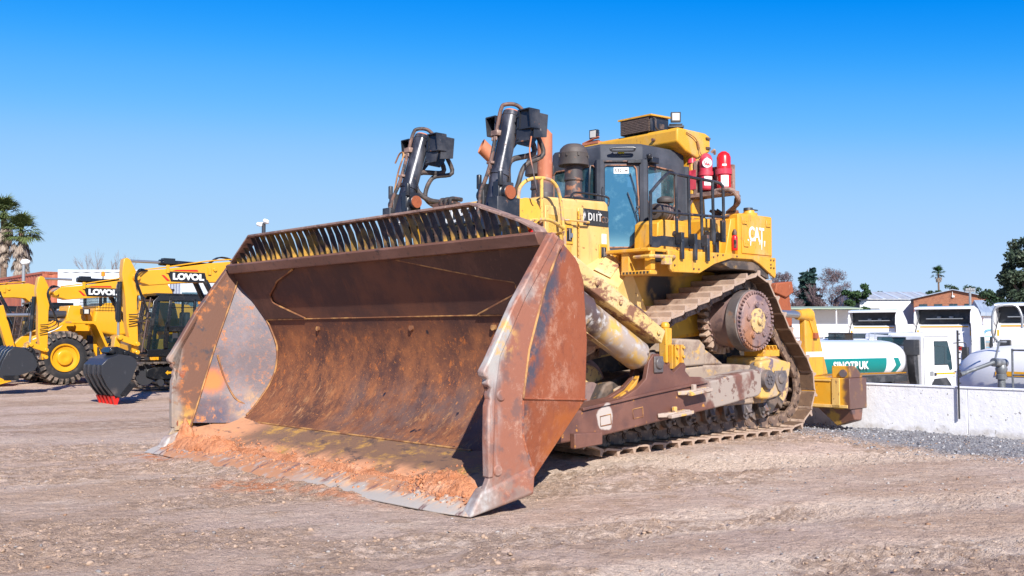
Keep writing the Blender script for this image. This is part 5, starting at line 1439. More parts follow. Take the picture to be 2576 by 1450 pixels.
for k in range(3): x.tube([(-6.6,1.25+.06*k,3.55),(-6.75,1.4+.08*k,3.42),(-6.7,1.65,3.6+.05*k),(-6.6,1.78,3.72)], .022, 8)
x.build('black_hose', m_hose, doz)

# ---------------------------------------------------------------- body below the cab, platform, fender, tanks
lb = MB()
lb.prism([(-4.72,2.84),(-6.9,2.84),(-7.6,2.84),(-7.6,1.7),(-3.2,1.4),(-3.2,2.2),(-4.72,2.2)], 'y', -1.05, 1.05)
lbo = lb.build('lower_body', m_yel, doz, bevel=.02)
wd = MB(); wd.add([(-4.05,.925,2.55),(-4.40,1.30,2.30),(-4.40,1.30,1.95),(-4.05,.925,1.55),(-4.62,.925,2.82),(-4.66,1.30,2.56),(-5.6,1.06,1.5),(-4.0,1.06,1.3)],[(0,1,2,3),(0,4,5,1),(2,6,7,3),(1,5,6,2),(4,5,6)])
wd.build('slanted_cover', m_yelpale, lbo, smooth=0)
fp = MB(); fp.plate([(-4.18,1.045,2.55),(-4.34,1.215,2.43),(-4.56,1.20,2.63),(-4.54,1.0,2.79)], .014); fp.build('flap', m_chipped, lbo, bevel=.01)
sp = MB(); sp.prism([(-4.9,2.45),(-5.3,2.5),(-5.95,2.52),(-6.6,2.55),(-6.6,1.7),(-4.9,1.5)], 'y', 1.05, 1.058)
sp.build('oil_stain', M('oil_stained_yellow', (.62,.36,.05), .5, layers=[dict(c=(.022,.018,.016), m=('sph',(-5.62,1.05,2.32),.22,.42)), dict(c=(.45,.27,.07), s=3, t=(.5,.7))]), lbo)
jb = MB(); jb.box(-4.55,-4.75,1.055,1.10,1.86,2.02); jb.build('junction_box', m_dark, lbo, bevel=.008)
pf = MB()
pf.box(-4.46,-4.98,1.30,1.44,2.48,2.79)         # small step box
pf.box(-4.45,-4.60,1.30,1.82,2.46,2.52)         # perforated tread
pf.box(-4.42,-5.0,1.05,1.82,2.77,2.82)
pf.prism([(-4.47,2.52),(-4.47,2.80),(-4.56,2.80),(-4.56,2.52)],'y',1.70,1.82)
pf.box(-4.98,-7.3,.97,1.80,2.74,2.82)
pfo = pf.build('platform', m_yel, doz, bevel=.012)
tr_ = MB()
for k in range(8): tr_.box(-4.445,-4.452,1.34+k*.06,1.37+k*.06,2.475,2.505)
tr_.build('tread_holes', m_blk, pfo)
hl = MB(); hl.box(-4.60,-4.75,1.60,1.80,2.64,2.80); hl.build('recess', m_nearblack, pfo)
hl = MB(); hl.tube([(-4.44,1.55,2.70),(-4.40,1.86,2.70),(-4.5,1.90,2.70),(-4.85,1.90,2.71),(-4.88,1.86,2.71)], .025, 8, 2); hl.box(-4.62,-4.78,1.87,1.93,2.60,2.69); hl.build('access_loop', m_yrail, pfo)
fe = MB(); fe.prism([(-4.78,2.80),(-4.82,2.55),(-4.88,2.505),(-5.50,2.515),(-5.85,2.66),(-6.28,2.765),(-6.81,2.775),(-7.0,2.72),(-7.42,2.515),(-7.45,2.56),(-7.45,2.83),(-6.18,2.835)], 'y', 1.82, 1.86)
fe.box(-7.30,-7.46,1.2,1.85,2.60,2.83)
feo = fe.build('fender', m_yel, doz, bevel=.01)
fb = MB()
for (x,z) in ((-4.92,2.60),(-4.92,2.70),(-5.35,2.57),(-5.47,2.57),(-5.82,2.76),(-5.92,2.79),(-7.30,2.79),(-7.38,2.79),(-7.30,2.72),(-7.30,2.67),(-7.38,2.67),(-6.05,2.80),(-6.4,2.80)): fb.bolt((x,1.86,z),(0,1,0),.014,.012)
fb.build_each('bolt', m_pipe, feo)
fe2 = MB(); fe2.prism([(-5.9,2.74),(-6.3,2.62),(-6.9,2.62),(-7.3,2.5),(-7.3,2.74)], 'y', 1.10, 1.82); fe2.build('fender_liner', m_dark, feo)
fe3 = MB(); fe3.prism([(-4.8,2.80),(-4.9,2.5),(-5.9,2.6),(-7.45,2.5),(-7.45,2.83)], 'y', -1.86, -1.82); fe3.box(-4.5,-7.4,-1.84,-.97,2.76,2.82); fe3.build('fender', m_yel, doz)
# fuel tank
ft = MB()
ft.prism([(-6.62,2.84),(-6.62,3.46),(-6.70,3.475),(-7.52,3.48),(-7.54,3.46),(-7.54,2.855),(-7.5,2.84)], 'y', 1.32, 1.74)
ft.prism([(-6.35,2.84),(-6.62,2.84),(-6.62,3.40),(-6.50,3.38)], 'y', 1.32, 1.70)
fto = ft.build('fuel_tank', m_yel, doz, bevel=.025, seg=3)
d_ = MB(); d_.box(-6.70,-7.50,1.74,1.755,2.87,3.45); d_.build('tank_door', m_yel, fto, bevel=.01)
d_ = MB()
for (x,z) in ((-6.76,3.36),(-7.40,3.36),(-6.80,3.02)): d_.box(x-.06,x+.06,1.755,1.772,z-.05,z+.05); d_.bolt((x-.03,1.772,z),(0,1,0),.01,.01); d_.bolt((x+.03,1.772,z),(0,1,0),.01,.01)
d_.build_each('hinge_plate', m_yel, fto, bevel=.01)
d_ = MB(); d_.lathe((-7.20,1.55,3.47),(-7.20,1.55,3.57),[(0,.13),(.55,.13),(.6,.09),(1,.08)],24); dko = d_.build('filler_neck', m_yel, fto)
d_ = MB(); d_.lathe((-7.18,1.55,3.57),(-7.18,1.55,3.61),[(0,.075),(1,.07)],20); d_.box(-7.25,-7.42,1.53,1.57,3.585,3.60); d_.build('filler_cap', m_blk, fto)
wt_ = text('CAT', .30, m_white, fto, (-7.08,1.759,3.165), (-1,0,0), (0,0,1), off=.007, sx=.72, depth=.003, sp=.92)
dr_ = MB()
for (x0,z0,l) in ((-6.86,3.06,.07),(-6.92,3.04,.05),(-7.22,3.05,.10),(-7.30,3.06,.06),(-7.17,3.07,.05)): dr_.prism([(x0-.018,z0+.03),(x0+.018,z0+.03),(x0+.005,z0-l),(x0-.004,z0-l)],'y',1.757,1.7605)
dr_.build('paint_run', m_white, fto)
ht = MB()
ht.prism([(-5.90,2.84),(-5.90,3.32),(-6.02,3.36),(-6.30,3.30),(-6.62,3.08),(-6.62,2.84)], 'y', 1.0, 1.60)
hto = ht.build('hydraulic_tank', m_yel, doz, bevel=.02)
hi = MB()
for k in range(14): hi.cyl((-5.885,1.40,2.90+k*.03),(-5.885,1.40,2.92+k*.03),.010,n=6)
hi.build('hinge', m_chipped, hto)
bx = MB(); bx.prism([(-5.10,2.84),(-5.12,3.24),(-5.22,3.29),(-5.85,3.31),(-5.88,3.28),(-5.88,2.84)], 'y', .99, 1.42)
bxo = bx.build('battery_box', m_yel, doz, bevel=.018)
b2 = MB(); b2.box(-5.45,-5.83,1.42,1.432,2.90,3.24); b2.build('box_door', m_yel, bxo, bevel=.008)
b2 = MB(); b2.lathe((-5.48,1.432,3.10),(-5.48,1.45,3.10),[(0,.045),(1,.04)],16); b2.cyl((-5.48,1.45,3.10),(-5.48,1.47,3.10),.02,n=8); b2.build('lock', m_blk, bxo)
# air cleaner canister
ca = MB(); p0 = Vector((-5.22,1.28,3.42)); p1 = Vector((-5.80,1.20,3.44))
ca.lathe(p0,p1,[(0,.055),(.015,.11),(.05,.115),(.30,.115),(.31,.125),(.36,.125),(.37,.118),(.62,.118),(.63,.10),(1,.10)],32)
cao = ca.build('air_cleaner', m_plast, doz)
c2_ = MB(); c2_.lathe((-5.52,1.24,3.50),(-5.52,1.24,3.66),[(0,.06),(.4,.06),(.45,.115),(.6,.125),(.8,.12),(1,.07)],28); c2_.build('rain_cap', m_plast, cao)
c2_ = MB(); c2_.lathe(p0+Vector((.005,0,0)),p0+Vector((-.01,0,0)),[(0,.05),(1,.05)],24); c2_.build('inlet', m_nearblack, cao)
c2_ = MB(); c2_.lathe(p0.lerp(p1,.40),p0.lerp(p1,.44),[(0,.126),(1,.126)],28); c2_.lathe(p0.lerp(p1,.55),p0.lerp(p1,.58),[(0,.124),(1,.124)],28); c2_.tube([(-5.66,1.27,3.37),(-5.70,1.30,3.30),(-5.72,1.27,3.25)],.045,10); c2_.build('clamp_band', m_drive, cao)
# small extinguisher by the tank
e_ = bottle('fire_extinguisher', -6.53, 1.74, 2.90, 3.14, .045, m_red2, None, 18, .05)
q = MB(); q.lathe((-6.53,1.74,3.13),(-6.53,1.74,3.22),[(0,.03),(.5,.035),(1,.015)],12); q.obox((-6.50,1.77,3.0),(.03,.03,.12)); q.build('valve', m_pipe, e_)
# platform hand rail
R = MB(); y = 1.80
R.tube([(-4.49,y,2.86),(-4.49,y,3.50),(-4.53,y,3.60),(-4.84,y,3.85),(-4.93,y,3.875),(-5.05,y,3.872),(-5.50,y,3.865),(-6.02,y,3.86),(-6.12,y,3.83),(-6.16,y,3.74),(-6.17,y,3.05)], .022, 10, 4)
R.tube([(-4.50,y,3.31),(-4.78,y-.02,3.335),(-5.0,y,3.325),(-5.6,y,3.345),(-6.16,y,3.365)], .020, 10, 2)
for x0, x1 in ((-5.04,-5.06),(-5.33,-5.35),(-5.62,-5.64),(-5.90,-5.92)): R.tube([(x0,y,3.868),(x1,y,2.95)], .022, 10, 1, False)
ra = R.build('platform_rail', m_blk, doz)
R2 = MB()
for x in (-5.06,-5.36,-5.65): R2.box(x-.032,x+.032,y+.064,y+.105,2.69,2.92); R2.box(x-.032,x+.032,y-.0,y+.104,2.9,3.06)
for x in (-5.93,-6.18): R2.box(x-.045,x+.045,y-.045,y,3.0,3.32) ; R2.box(x-.045,x+.035,y-.16,y-.12,2.82,3.16); R2.box(x-.045,x+.045,y-.14,y-.02,3.02,3.14)
R2.build_each('rail_socket', m_blk, ra, bevel=.006)
R2 = MB(); R2.prism([(-4.50,2.83),(-4.50,2.98),(-4.66,2.98),(-4.74,3.0),(-5.70,3.0),(-5.70,2.86),(-4.74,2.86),(-4.66,2.83)], 'y', y-.03, y-.01); R2.build('kick_plate', m_blk, ra, bevel=.004)

# ---------------------------------------------------------------- ripper frame and rear beam
am = MB(); am.prism([(-9.50,1.85),(-9.50,1.98),(-9.60,2.10),(-9.74,2.10),(-9.83,1.98),(-10.25,.95),(-9.52,.90)], 'y', 1.02, 1.14)
amo = am.build('ripper_arm', m_yel, doz, bevel=.02, seg=3); am2 = amo.copy(); sc.collection.objects.link(am2); am2.location.y = -2.16
q = MB(); q.lathe((-9.66,1.14,1.98),(-9.66,1.17,1.98),[(0,.085),(.7,.085),(1,.06)],24); q.prism([(-9.60,1.92),(-9.68,1.95),(-9.86,1.60),(-9.80,1.57)],'y',1.14,1.16); q.build('arm_pin', m_yel, amo, bevel=.004)
q = MB(); q.box(-9.74,-9.86,1.14,1.19,1.58,1.68); q.build('lug', m_orust, amo, bevel=.005)
q = MB(); q.prism([(-9.51,1.26),(-9.51,1.35),(-10.085,1.35),(-10.12,1.26)],'y',1.14,1.1425); q.build('grey_band', m_white, amo)
rc = MB(); rc.cyl((-8.5,1.05,2.02),(-9.42,1.08,1.99),.062,n=20); rc.build('cylinder_rod', m_chrome, doz)
rc = MB(); rc.lathe((-9.36,1.08,1.99),(-9.70,1.08,1.98),[(0,.085),(.3,.095),(1,.13)],20); rc.cyl((-8.6,1.0,2.03),(-8.0,.95,2.05),.11,n=20); rc.build_each('rod_end', m_yel, doz)
bm_ = MB(); bm_.box(-9.52,-10.10,-1.94,1.94,.40,.92)
bm_.prism([(-9.55,.92),(-9.55,1.12),(-9.75,1.12),(-10.0,.96),(-10.0,.92)], 'y', 1.60, 1.92)
bmo = bm_.build('rear_beam', M('rear_beam_paint', YEL, .45, layers=[dict(c=(.64,.36,.05), s=2, t=(.45,.7)), dict(c=(.13,.065,.05), s=2.2, v=(1,1,.8), t=(.22,.40), d=9, m=('y',1.80,1.90)), dict(c=(.16,.07,.035), s=12, t=(.64,.70)), dict(c=(.12,.07,.05), s=4, t=(.5,.6), m=('z',.48,.38))], bump=[(8,.004)]), doz, bevel=.012)
q = MB(); q.box(-9.50,-9.53,1.62,1.76,.42,.92); q.box(-9.50,-9.53,.3,1.9,.42,.47); q.box(-9.50,-9.53,.3,1.6,.86,.89); q.build('edge_strip', m_yelpale, bmo, bevel=.004)
q = MB(); q.add([(-9.60,1.30,.40),(-9.60,1.92,.40),(-10.0,1.92,.40),(-10.0,1.30,.40),(-9.70,1.60,.10),(-9.70,1.92,.22),(-9.95,1.92,.20),(-9.95,1.60,.10)],[(0,3,2,1),(4,5,6,7),(0,1,5,4),(1,2,6,5),(2,3,7,6),(3,0,4,7)]); q.build('lower_bracket', M('oily_brown_steel', (.20,.09,.06), .5, layers=[dict(c=(.5,.28,.05), s=3, t=(.5,.62)), dict(c=(.10,.06,.06), s=5, t=(.5,.65))]), bmo, bevel=.012)
q = MB(); q.lathe((-9.62,1.80,1.0),(-9.52,1.82,1.0),[(0,.07),(1,.065)],18); q.build('pin', m_exh, bmo)
sh = MB(); sh.prism([(-9.55,.3),(-9.50,1.2),(-9.45,2.0),(-9.30,2.42),(-9.45,2.50),(-9.75,2.45),(-9.85,2.0),(-9.85,.2),(-9.5,-.0)], 'y', .55, .68)
sh.prism([(-9.25,2.38),(-9.30,2.55),(-9.80,2.60),(-9.85,2.40),(-9.6,2.3)],'y',.50,.72); sh.build('ripper_shank', m_orust, doz, bevel=.02)
bx_ = MB(); bx_.box(-7.9,-9.5,-.9,.95,.70,1.25); bx_.prism([(-7.9,1.2),(-8.2,1.9),(-8.5,2.1),(-8.9,1.9),(-9.0,1.2)],'y',.85,1.05); bx_.box(-9.3,-9.55,-1.0,1.0,.9,1.5); bx_.build('ripper_frame', m_yel, doz, bevel=.03)
# ---------------------------------------------------------------- row of new machines on the left
m_ny = M('new_yellow_paint', (.70,.335,.014), .30, layers=[dict(c=(.64,.30,.015), s=1.5, t=(.45,.7), a=.5)], coat=.3)
m_nb = M('glossy_black_paint', (.012,.013,.016), .22, layers=[dict(c=(.05,.045,.04), s=4, t=(.5,.75), ro=.5)])
m_ng = M('dark_grey_paint', (.04,.04,.045), .35)
m_bkt = M('scuffed_black_bucket', (.030,.032,.038), .32, layers=[dict(c=(.10,.10,.11), s=9, v=(1,1,.4), t=(.60,.66), d=9, r=.8, ro=.5), dict(c=(.16,.12,.10), s=3, t=(.55,.72), d=8, m=('z',.5,.1), ro=.8)])
m_rub = M('tyre_rubber', (.018,.018,.020), .62, layers=[dict(c=(.13,.095,.075), s=3, t=(.5,.75), a=.6)])
m_rubt = M('dusty_tread_rubber', (.045,.038,.034), .8, layers=[dict(c=(.24,.18,.14), s=5, t=(.42,.6))])
m_decal = M('black_decal', (.012,.012,.014), .4)
m_redd = M('red_decal', (.60,.02,.015), .4)
m_crawl = M('worn_crawler_steel', (.08,.065,.055), .5, layers=[dict(c=(.24,.18,.14), s=6, t=(.48,.62))])
m_cgl = glass('dark_machine_glass', (.03,.06,.075), .22, .04)
m_amber = M('amber_plastic', (.80,.24,.01), .25)
m_brown = M('brown_guard_bars', (.07,.035,.025), .5)
ROW = np.array([-3.222, -13.68])       # first bucket tooth, in the dozer's frame
def spot(k, dx=0, dy=0): 
    x, y, _ = yard(ROW[0]+dx, ROW[1]-5.6*k+dy); return (x, y, float(ground_h(np.array([x]), np.array([y]), False)[0]))
def decal(par, x, z, y, s, txt='LOVOL', w=1.02, h=.25, size=.205, rise=0.0):
    q = MB(); q.prism([(x+w*.42,z-h/2),(x+w*.52,z+h/2),(x-w*.42-.03,z+h/2+rise),(x-w*.52,z-h/2+rise)], 'y', y, y+.004); q.build('decal', m_decal, par)
    q = MB(); q.prism([(x+w*.44,z-h*.45),(x+w*.52,z-h*.45),(x+w*.66,z+h*.12),(x+w*.60,z+h*.12)][::-1], 'y', y, y+.005)
    q.prism([(x+w*.38,z+h*.56),(x-w*.28,z+h*.60+rise),(x-w*.25,z+h*.78+rise),(x+w*.30,z+h*.68)], 'y', y, y+.005); q.build('red_flash', m_redd, par)
    text(txt, size, m_white, par, (x-.02, y+.0075, z+rise/2), (-1,0,-rise*-.8), (0,0,1), off=size*.06, depth=.002, sx=1.2, sp=1.04)
def bucket_mesh(b, w):
    # side outline, tooth tip at the origin, opening towards -x
    out = [(-.08,.20),(.06,.25),(.24,.48),(.38,.76),(.38,.98),(.24,1.12),(-.05,1.22),(-.30,1.18),(-.42,1.10),(-.46,.98),(-.32,.60),(-.16,.24)]
    for s in (-1,1): b.prism(out, 'y', s*w-.02*s, s*w+.012*s)
    sh = out[0:9]
    for (p,q) in zip(sh, sh[1:]):
        p = Vector((p[0],0,p[1])); q = Vector((q[0],0,q[1])); n_ = Vector((-(q-p).z,0,(q-p).x)).normalized()*.03
        if n_.dot(Vector((-.1,0,.6))-p) < 0: n_ = -n_
        b.add([p+Vector((0,-w,0)),p+Vector((0,w,0)),q+Vector((0,w,0)),q+Vector((0,-w,0)),p+n_+Vector((0,-w,0)),p+n_+Vector((0,w,0)),q+n_+Vector((0,w,0)),q+n_+Vector((0,-w,0))],[(0,1,2,3),(4,7,6,5),(0,4,5,1),(1,5,6,2),(2,6,7,3),(3,7,4,0)])
    for s in (-.8,-.3,.3,.8): b.prism([(.06,.26),(.25,.49),(.40,.76),(.40,.99),(.42,.98),(.425,.74),(.28,.47),(.10,.25)], 'y', s*w-.03, s*w+.03)
def excavator(k, label, dz=0, curl=0, full=True, mat_bucket=None, lab='LOVOL', sh=0., bx=0.):
    r = thing('excavator', spot(k), HEAD, label, 'excavator', 'new yellow excavators parked in a row')
    bo = MB()
    prof = [(-.62,2.92),(-.50,3.06),(-.72,3.20),(-1.3,3.26),(-2.4,3.45),(-3.3,3.56),(-3.75,3.45),(-4.0,3.1),(-4.2,2.3),(-4.2,1.75),(-3.95,1.7),(-3.8,2.0),(-3.55,2.7),(-3.2,2.98),(-2.8,2.98),(-1.9,2.94),(-.9,2.84)]
    bo.prism([(x,z+dz*(1 if x > -3 else .6)) for x,z in prof], 'y', -.20, .20)
    b0 = bo.build('boom', m_ny, r, bevel=.02)
    decal(b0, -1.87, 3.08+dz, .202, 1, lab)
    pc = MB(); pc.cyl((-.58,-.26,3.02+dz),(-.58,.26,3.02+dz),.07,n=16); pc.cyl((-2.6,-.24,3.30+dz),(-2.6,.24,3.30+dz),.05,n=14)
    for x in (-1.35,-2.45): pc.box(x-.04,x+.04,.20,.24,3.16+dz,3.36+dz)
    pc.build_each('pivot_pin', m_ny, b0, bevel=.006)
    pi = MB()
    for j in range(3): pi.tube([(-.75,.08+.05*j,3.22+dz),(-1.4,.08+.05*j,3.32+dz),(-2.4,.08+.05*j,3.51+dz),(-3.2,.08+.05*j,3.60+dz)], .018, 6, 2)
    pi.build_each('boom_pipe', m_ny, b0)
    def shx(mb):
        mb.v = [(p[0]+sh*max(0,3.46+dz-p[2])+bx, p[1], p[2]) for p in mb.v]; return mb
    # stick with its own frame so that it can hang at a slightly different angle
    st = MB()
    sp_ = [(-.30,3.46),(-.38,3.50),(-.46,3.46),(-.60,3.20),(-.68,3.02),(-.64,2.5),(-.70,1.25),(-.66,1.16),(-.56,1.14),(-.40,1.9),(-.36,2.5),(-.30,2.9),(-.27,3.1)]
    st.prism([(x,z+dz) for x,z in sp_], 'y', -.11, .11); shx(st)
    so = st.build('stick', m_ny, r, bevel=.015)
    cy = MB(); cy.cyl((-.42,0,3.43+dz),(-1.25,0,3.43+dz),.035,n=12); cy.cyl((-.24,0,1.55+dz),(-.24,0,1.98+dz),.03,n=12); shx(cy); cy.build_each('piston_rod', m_chrome, r)
    cy = MB(); cy.cyl((-1.22,0,3.43+dz),(-2.55,0,3.40+dz),.075,n=16); cy.box(-1.3,-1.6,-.09,.09,3.40+dz,3.54+dz); c1 = cy.build('stick_cylinder', m_nb, r, bevel=.005)
    cy = MB(); cy.cyl((-.26,0,2.92+dz),(-.24,0,1.95+dz),.06,n=16); cy.tube([(-.16,.08,2.85+dz),(-.12,.1,2.6+dz),(-.14,.08,2.0+dz)],.012,6); shx(cy); cy.build('bucket_cylinder', m_nb, r)
    cy = MB()
    for s in (-1,1): cy.cyl((-2.3,s*.28,3.0+dz),(-3.0,s*.36,1.7),.07,n=14)
    cy.build_each('boom_cylinder', m_nb, r)
    hs = MB()
    for j in range(3):
        hs.tube([(-.85,.2,3.20+dz),(-.62,.26+.03*j,3.22-.03*j+dz),(-.50-.02*j,.30,3.0+dz),(-.62-.05*j,.30,2.65-.08*j+dz),(-.78-.05*j,.26,2.30-.1*j+dz),(-.66,.2,2.15-.1*j+dz),(-.42,.17,2.12-.12*j+dz)], .015, 6, 4)
        hs.tube([(-2.5,.05*j,3.45+dz),(-2.75,.05*j,3.62+dz),(-3.0,.05*j,3.62+dz),(-3.2,.05*j,3.55+dz)], .02, 6, 3)
    shx(hs); hs.build_each('hydraulic_hose', m_nb, so)
    lk = MB()
    lk.prism([(-.15,1.62+dz),(-.20,1.50+dz),(-.60,1.36+dz),(-.66,1.44+dz),(-.55,1.52+dz),(-.24,1.64+dz)], 'y', -.22, .22)
    lk.prism([(-.13,1.60+dz),(-.27,1.60+dz),(-.22,1.10+dz),(-.08,1.15+dz)], 'y', -.11, .11)
    for x,z in ((-.20,1.57),(-.62,1.42),(-.62,1.22)): lk.cyl((x,-.26,z+dz),(x,.26,z+dz),.055,n=14)
    shx(lk); lk.build('bucket_link', m_ny, so, bevel=.008)
    # quick coupler and bucket
    px, pz = -.28+sh*2.3+bx, 1.18+dz
    R = Matrix.Rotation(curl,3,'Y')
    def place(mb, ox, oz):
        mb.v = [tuple(Vector((px,0,pz)) + R @ (Vector(p)-Vector((ox,0,oz)))) for p in mb.v]; return mb
    q = MB(); q.prism([(.10,1.26),(.06,1.38),(-.10,1.40),(-.30,1.32),(-.55,1.22),(-.66,1.16),(-.64,1.05),(-.5,1.10),(-.3,1.16),(-.05,1.20)], 'y', -.24, .24)
    for x,z in ((.02,1.30),(-.30,1.25),(-.60,1.11)): q.cyl((x,-.30,z),(x,.30,z),.06,n=14)
    place(q, -.25, 1.22); qo = q.build('quick_coupler', m_nb, r, bevel=.01)
    b = MB(); bucket_mesh(b, .55); place(b, -.25, 1.22); bk = b.build('bucket', m_bkt, r, bevel=.008)
    t = MB()
    for j in range(5):
        y = -.46+.23*j
        t.hexa([(-.08,y-.065,.26),(.10,y-.065,.24),(.10,y+.065,.24),(-.08,y+.065,.26),(-.02,y-.02,.0),(.03,y-.02,.0),(.03,y+.02,.0),(-.02,y+.02,.0)])
    place(t, -.25, 1.22); t.build_each('tooth', m_redd if k == 0 else m_nb, bk)
    t = MB()
    for j in range(5):
        y = -.46+.23*j; t.obox((.03,y,.32),(.13,.14,.22),ry=.5)
    t.hexa([(-.42,.545,.50),(-.18,.545,.22),(-.18,.60,.22),(-.42,.60,.50),(-.30,.545,.58),(-.06,.545,.28),(-.06,.60,.28),(-.30,.60,.58)])
    place(t, -.25, 1.22); t.build_each('tooth_adapter', m_nb, bk)
    # undercarriage
    def crawler(s):
        p = MB(); yc = s*1.2
        loop = resample([(-2.75,.10),(-4.5,.10),(-6.3,.10),(-6.72,.22),(-6.85,.45),(-6.72,.70),(-6.3,.84),(-4.5,.80),(-2.8,.82),(-2.45,.72),(-2.32,.47),(-2.42,.22)], n=46)
        for a in range(len(loop)):
            m1 = loop[a]; d = (loop[(a+1) % len(loop)]-loop[a-1]).normalized(); u = Vector((d.z,0,-d.x))
            p.beam(m1-d*.09, m1+d*.09, .58, .03, up=u) if False else p.hexa([m1+Vector((0,yc+y_,0))+d*x_+u*z_ for z_ in (-.02,.03) for x_,y_ in ((-.085,-.29),(.085,-.29),(.085,.29),(-.085,.29))])
            p.hexa([m1+Vector((0,yc+y_,0))+d*x_+u*z_ for z_ in (.03,.055) for x_,y_ in ((-.02,-.29),(.02,-.29),(.02,.29),(-.02,.29))])
        to = p.build('crawler_track', m_crawl, r, smooth=0)
        f = MB(); f.prism([(-2.75,.42),(-2.75,.62),(-3.0,.70),(-6.2,.70),(-6.35,.5),(-6.2,.33),(-3.0,.33)], 'y', yc-.16, yc+.17*s if s > 0 else yc+.16); f.build('track_frame', m_nb, to, bevel=.02)
        w_ = MB()
        for x in (-2.72,-6.4): w_.cyl((x,yc-.1,.47),(x,yc+.1,.47),.30,n=24)
        for j in range(8): w_.cyl((-3.15-.4*j,yc-.2,.24),(-3.15-.4*j,yc+.22,.24),.10,n=14)
        w_.build_each('track_wheel', m_ng, to)
        if s > 0:
            a = MB(); a.prism([(-3.30,.52),(-3.38,.59),(-3.38,.55),(-3.55,.55),(-3.55,.49),(-3.38,.49),(-3.38,.45)], 'y', yc+.172, yc+.176); a.build('arrow_decal', m_weld if False else m_ny, to)
            a = MB(); a.box(-3.80,-4.02,yc+.172,yc+.176,.46,.58); ao = a.build('lifting_decal', m_white, to)
            a = MB(); a.box(-3.84,-3.90,yc+.177,yc+.179,.48,.56); a.box(-3.93,-3.99,yc+.177,yc+.179,.48,.56); a.build('decal_mark', m_decal, ao)
    crawler(1); crawler(-1)
    c = MB(); c.box(-3.2,-5.8,-.9,.9,.45,.75); c.cyl((-4.4,0,.7),(-4.4,0,1.02),.65,n=28); c.build('car_body', m_nb, r, bevel=.03)
    h = MB(); h.box(-2.95,-6.2,-1.25,.25,1.0,1.35); h.box(-4.7,-6.2,.25,1.28,1.0,2.1); h.box(-3.3,-6.2,-1.28,-.35,1.0,2.15); h.box(-3.0,-4.4,.25,.45,1.0,1.5)
    ho = h.build('upper_body', m_ny, r, bevel=.05)
    cwt = MB(); cwt.prism([(-6.15,-1.3),(-6.15,1.3),(-6.75,1.15),(-6.95,.7),(-6.95,-.7),(-6.75,-1.15)], 'z', 1.0, 2.15); cwt.build('counterweight', m_ny, r, bevel=.08, seg=3)
    if k >= 3: text('FR210', .28, m_white, ho, (-5.4,1.284,1.62), (-1,0,0), (0,0,1), off=.01, depth=.003)
    # cab
    y0, y1 = .48, 1.36
    cb = MB()
    side = [(-2.80,1.02),(-2.72,1.2),(-2.92,2.62),(-3.10,2.78),(-3.4,2.82),(-4.45,2.82),(-4.60,2.72),(-4.62,1.02)]
    for (ya, yb_) in ((y0,y0+.04),(y1-.04,y1)):
        cb.prism([(-2.80,1.0),(-4.62,1.0),(-4.62,1.20),(-2.74,1.20)], 'y', ya, yb_)
        cb.prism([(-3.30,1.72),(-4.62,1.72),(-4.62,1.88),(-3.26,1.88)], 'y', ya, yb_)
        cb.prism([(-2.72,1.2),(-2.92,2.62),(-3.06,2.62),(-2.82,1.2)], 'y', ya, yb_)
        cb.prism([(-3.24,1.2),(-3.40,2.70),(-3.50,2.70),(-3.36,1.2)], 'y', ya, yb_)
        cb.prism([(-4.16,1.88),(-4.16,2.7),(-4.24,2.7),(-4.24,1.88)], 'y', ya, yb_)
        cb.prism([(-4.54,1.0),(-4.54,2.75),(-4.64,2.72),(-4.64,1.0)], 'y', ya, yb_)
        cb.prism([(-2.90,2.58),(-3.10,2.78),(-3.4,2.82),(-4.45,2.82),(-4.62,2.74),(-4.62,2.62),(-3.4,2.62)], 'y', ya, yb_)
    cb.box(-3.0,-4.6,y0,y1,2.76,2.84); cb.box(-4.56,-4.64,y0,y1,1.0,1.9); cb.box(-2.76,-4.6,y0+.02,y1-.02,.98,1.08)
    cbo = cb.build('cab', m_nb, r, bevel=.015)
    g = MB()
    for y in (y0+.02,y1-.02):
        g.v += [(-3.30,y,1.88),(-4.20,y,1.88),(-4.20,y,2.64),(-3.44,y,2.64)]; b_ = len(g.v)-4; g.f.append((b_,b_+1,b_+2,b_+3))
        g.v += [(-3.36,y,1.2),(-4.2,y,1.2),(-4.2,y,1.72),(-3.32,y,1.60)]; b_ = len(g.v)-4; g.f.append((b_,b_+1,b_+2,b_+3))
        g.v += [(-4.2,y,1.88),(-4.58,y,1.88),(-4.58,y,2.64),(-4.2,y,2.64)]; b_ = len(g.v)-4; g.f.append((b_,b_+1,b_+2,b_+3))
        g.v += [(-2.8,y,1.2),(-3.26,y,1.2),(-3.42,y,2.64),(-2.98,y,2.62)]; b_ = len(g.v)-4; g.f.append((b_,b_+1,b_+2,b_+3))
    g.v += [(-2.76,y0,1.2),(-2.76,y1,1.2),(-2.96,y1,2.62),(-2.96,y0,2.62)]; b_ = len(g.v)-4; g.f.append((b_,b_+1,b_+2,b_+3))
    g.mi = [0]*len(g.f); g.build_each('window_pane', m_cgl, cbo, smooth=0)
    d_ = MB(); d_.box(-3.50,-3.66,y1,y1+.012,1.52,1.68); d_.box(-3.95,-4.08,y1,y1+.02,1.62,1.66); d_.build('door_latch', m_ng, cbo)
    d_ = MB(); d_.tube([(-3.35,y1+.02,1.25),(-3.22,y1+.05,1.3),(-3.26,y1+.05,1.9),(-3.34,y1+.02,2.0)],.014,6); d_.tube([(-3.78,y1-.01,1.88),(-3.80,y1-.01,2.45)],.012,6,1,False); d_.tube([(-3.38,y1-.01,2.42),(-4.2,y1-.01,2.44)],.012,6,1,False); d_.build('grab_bar', m_nb, cbo)
    gd = MB()
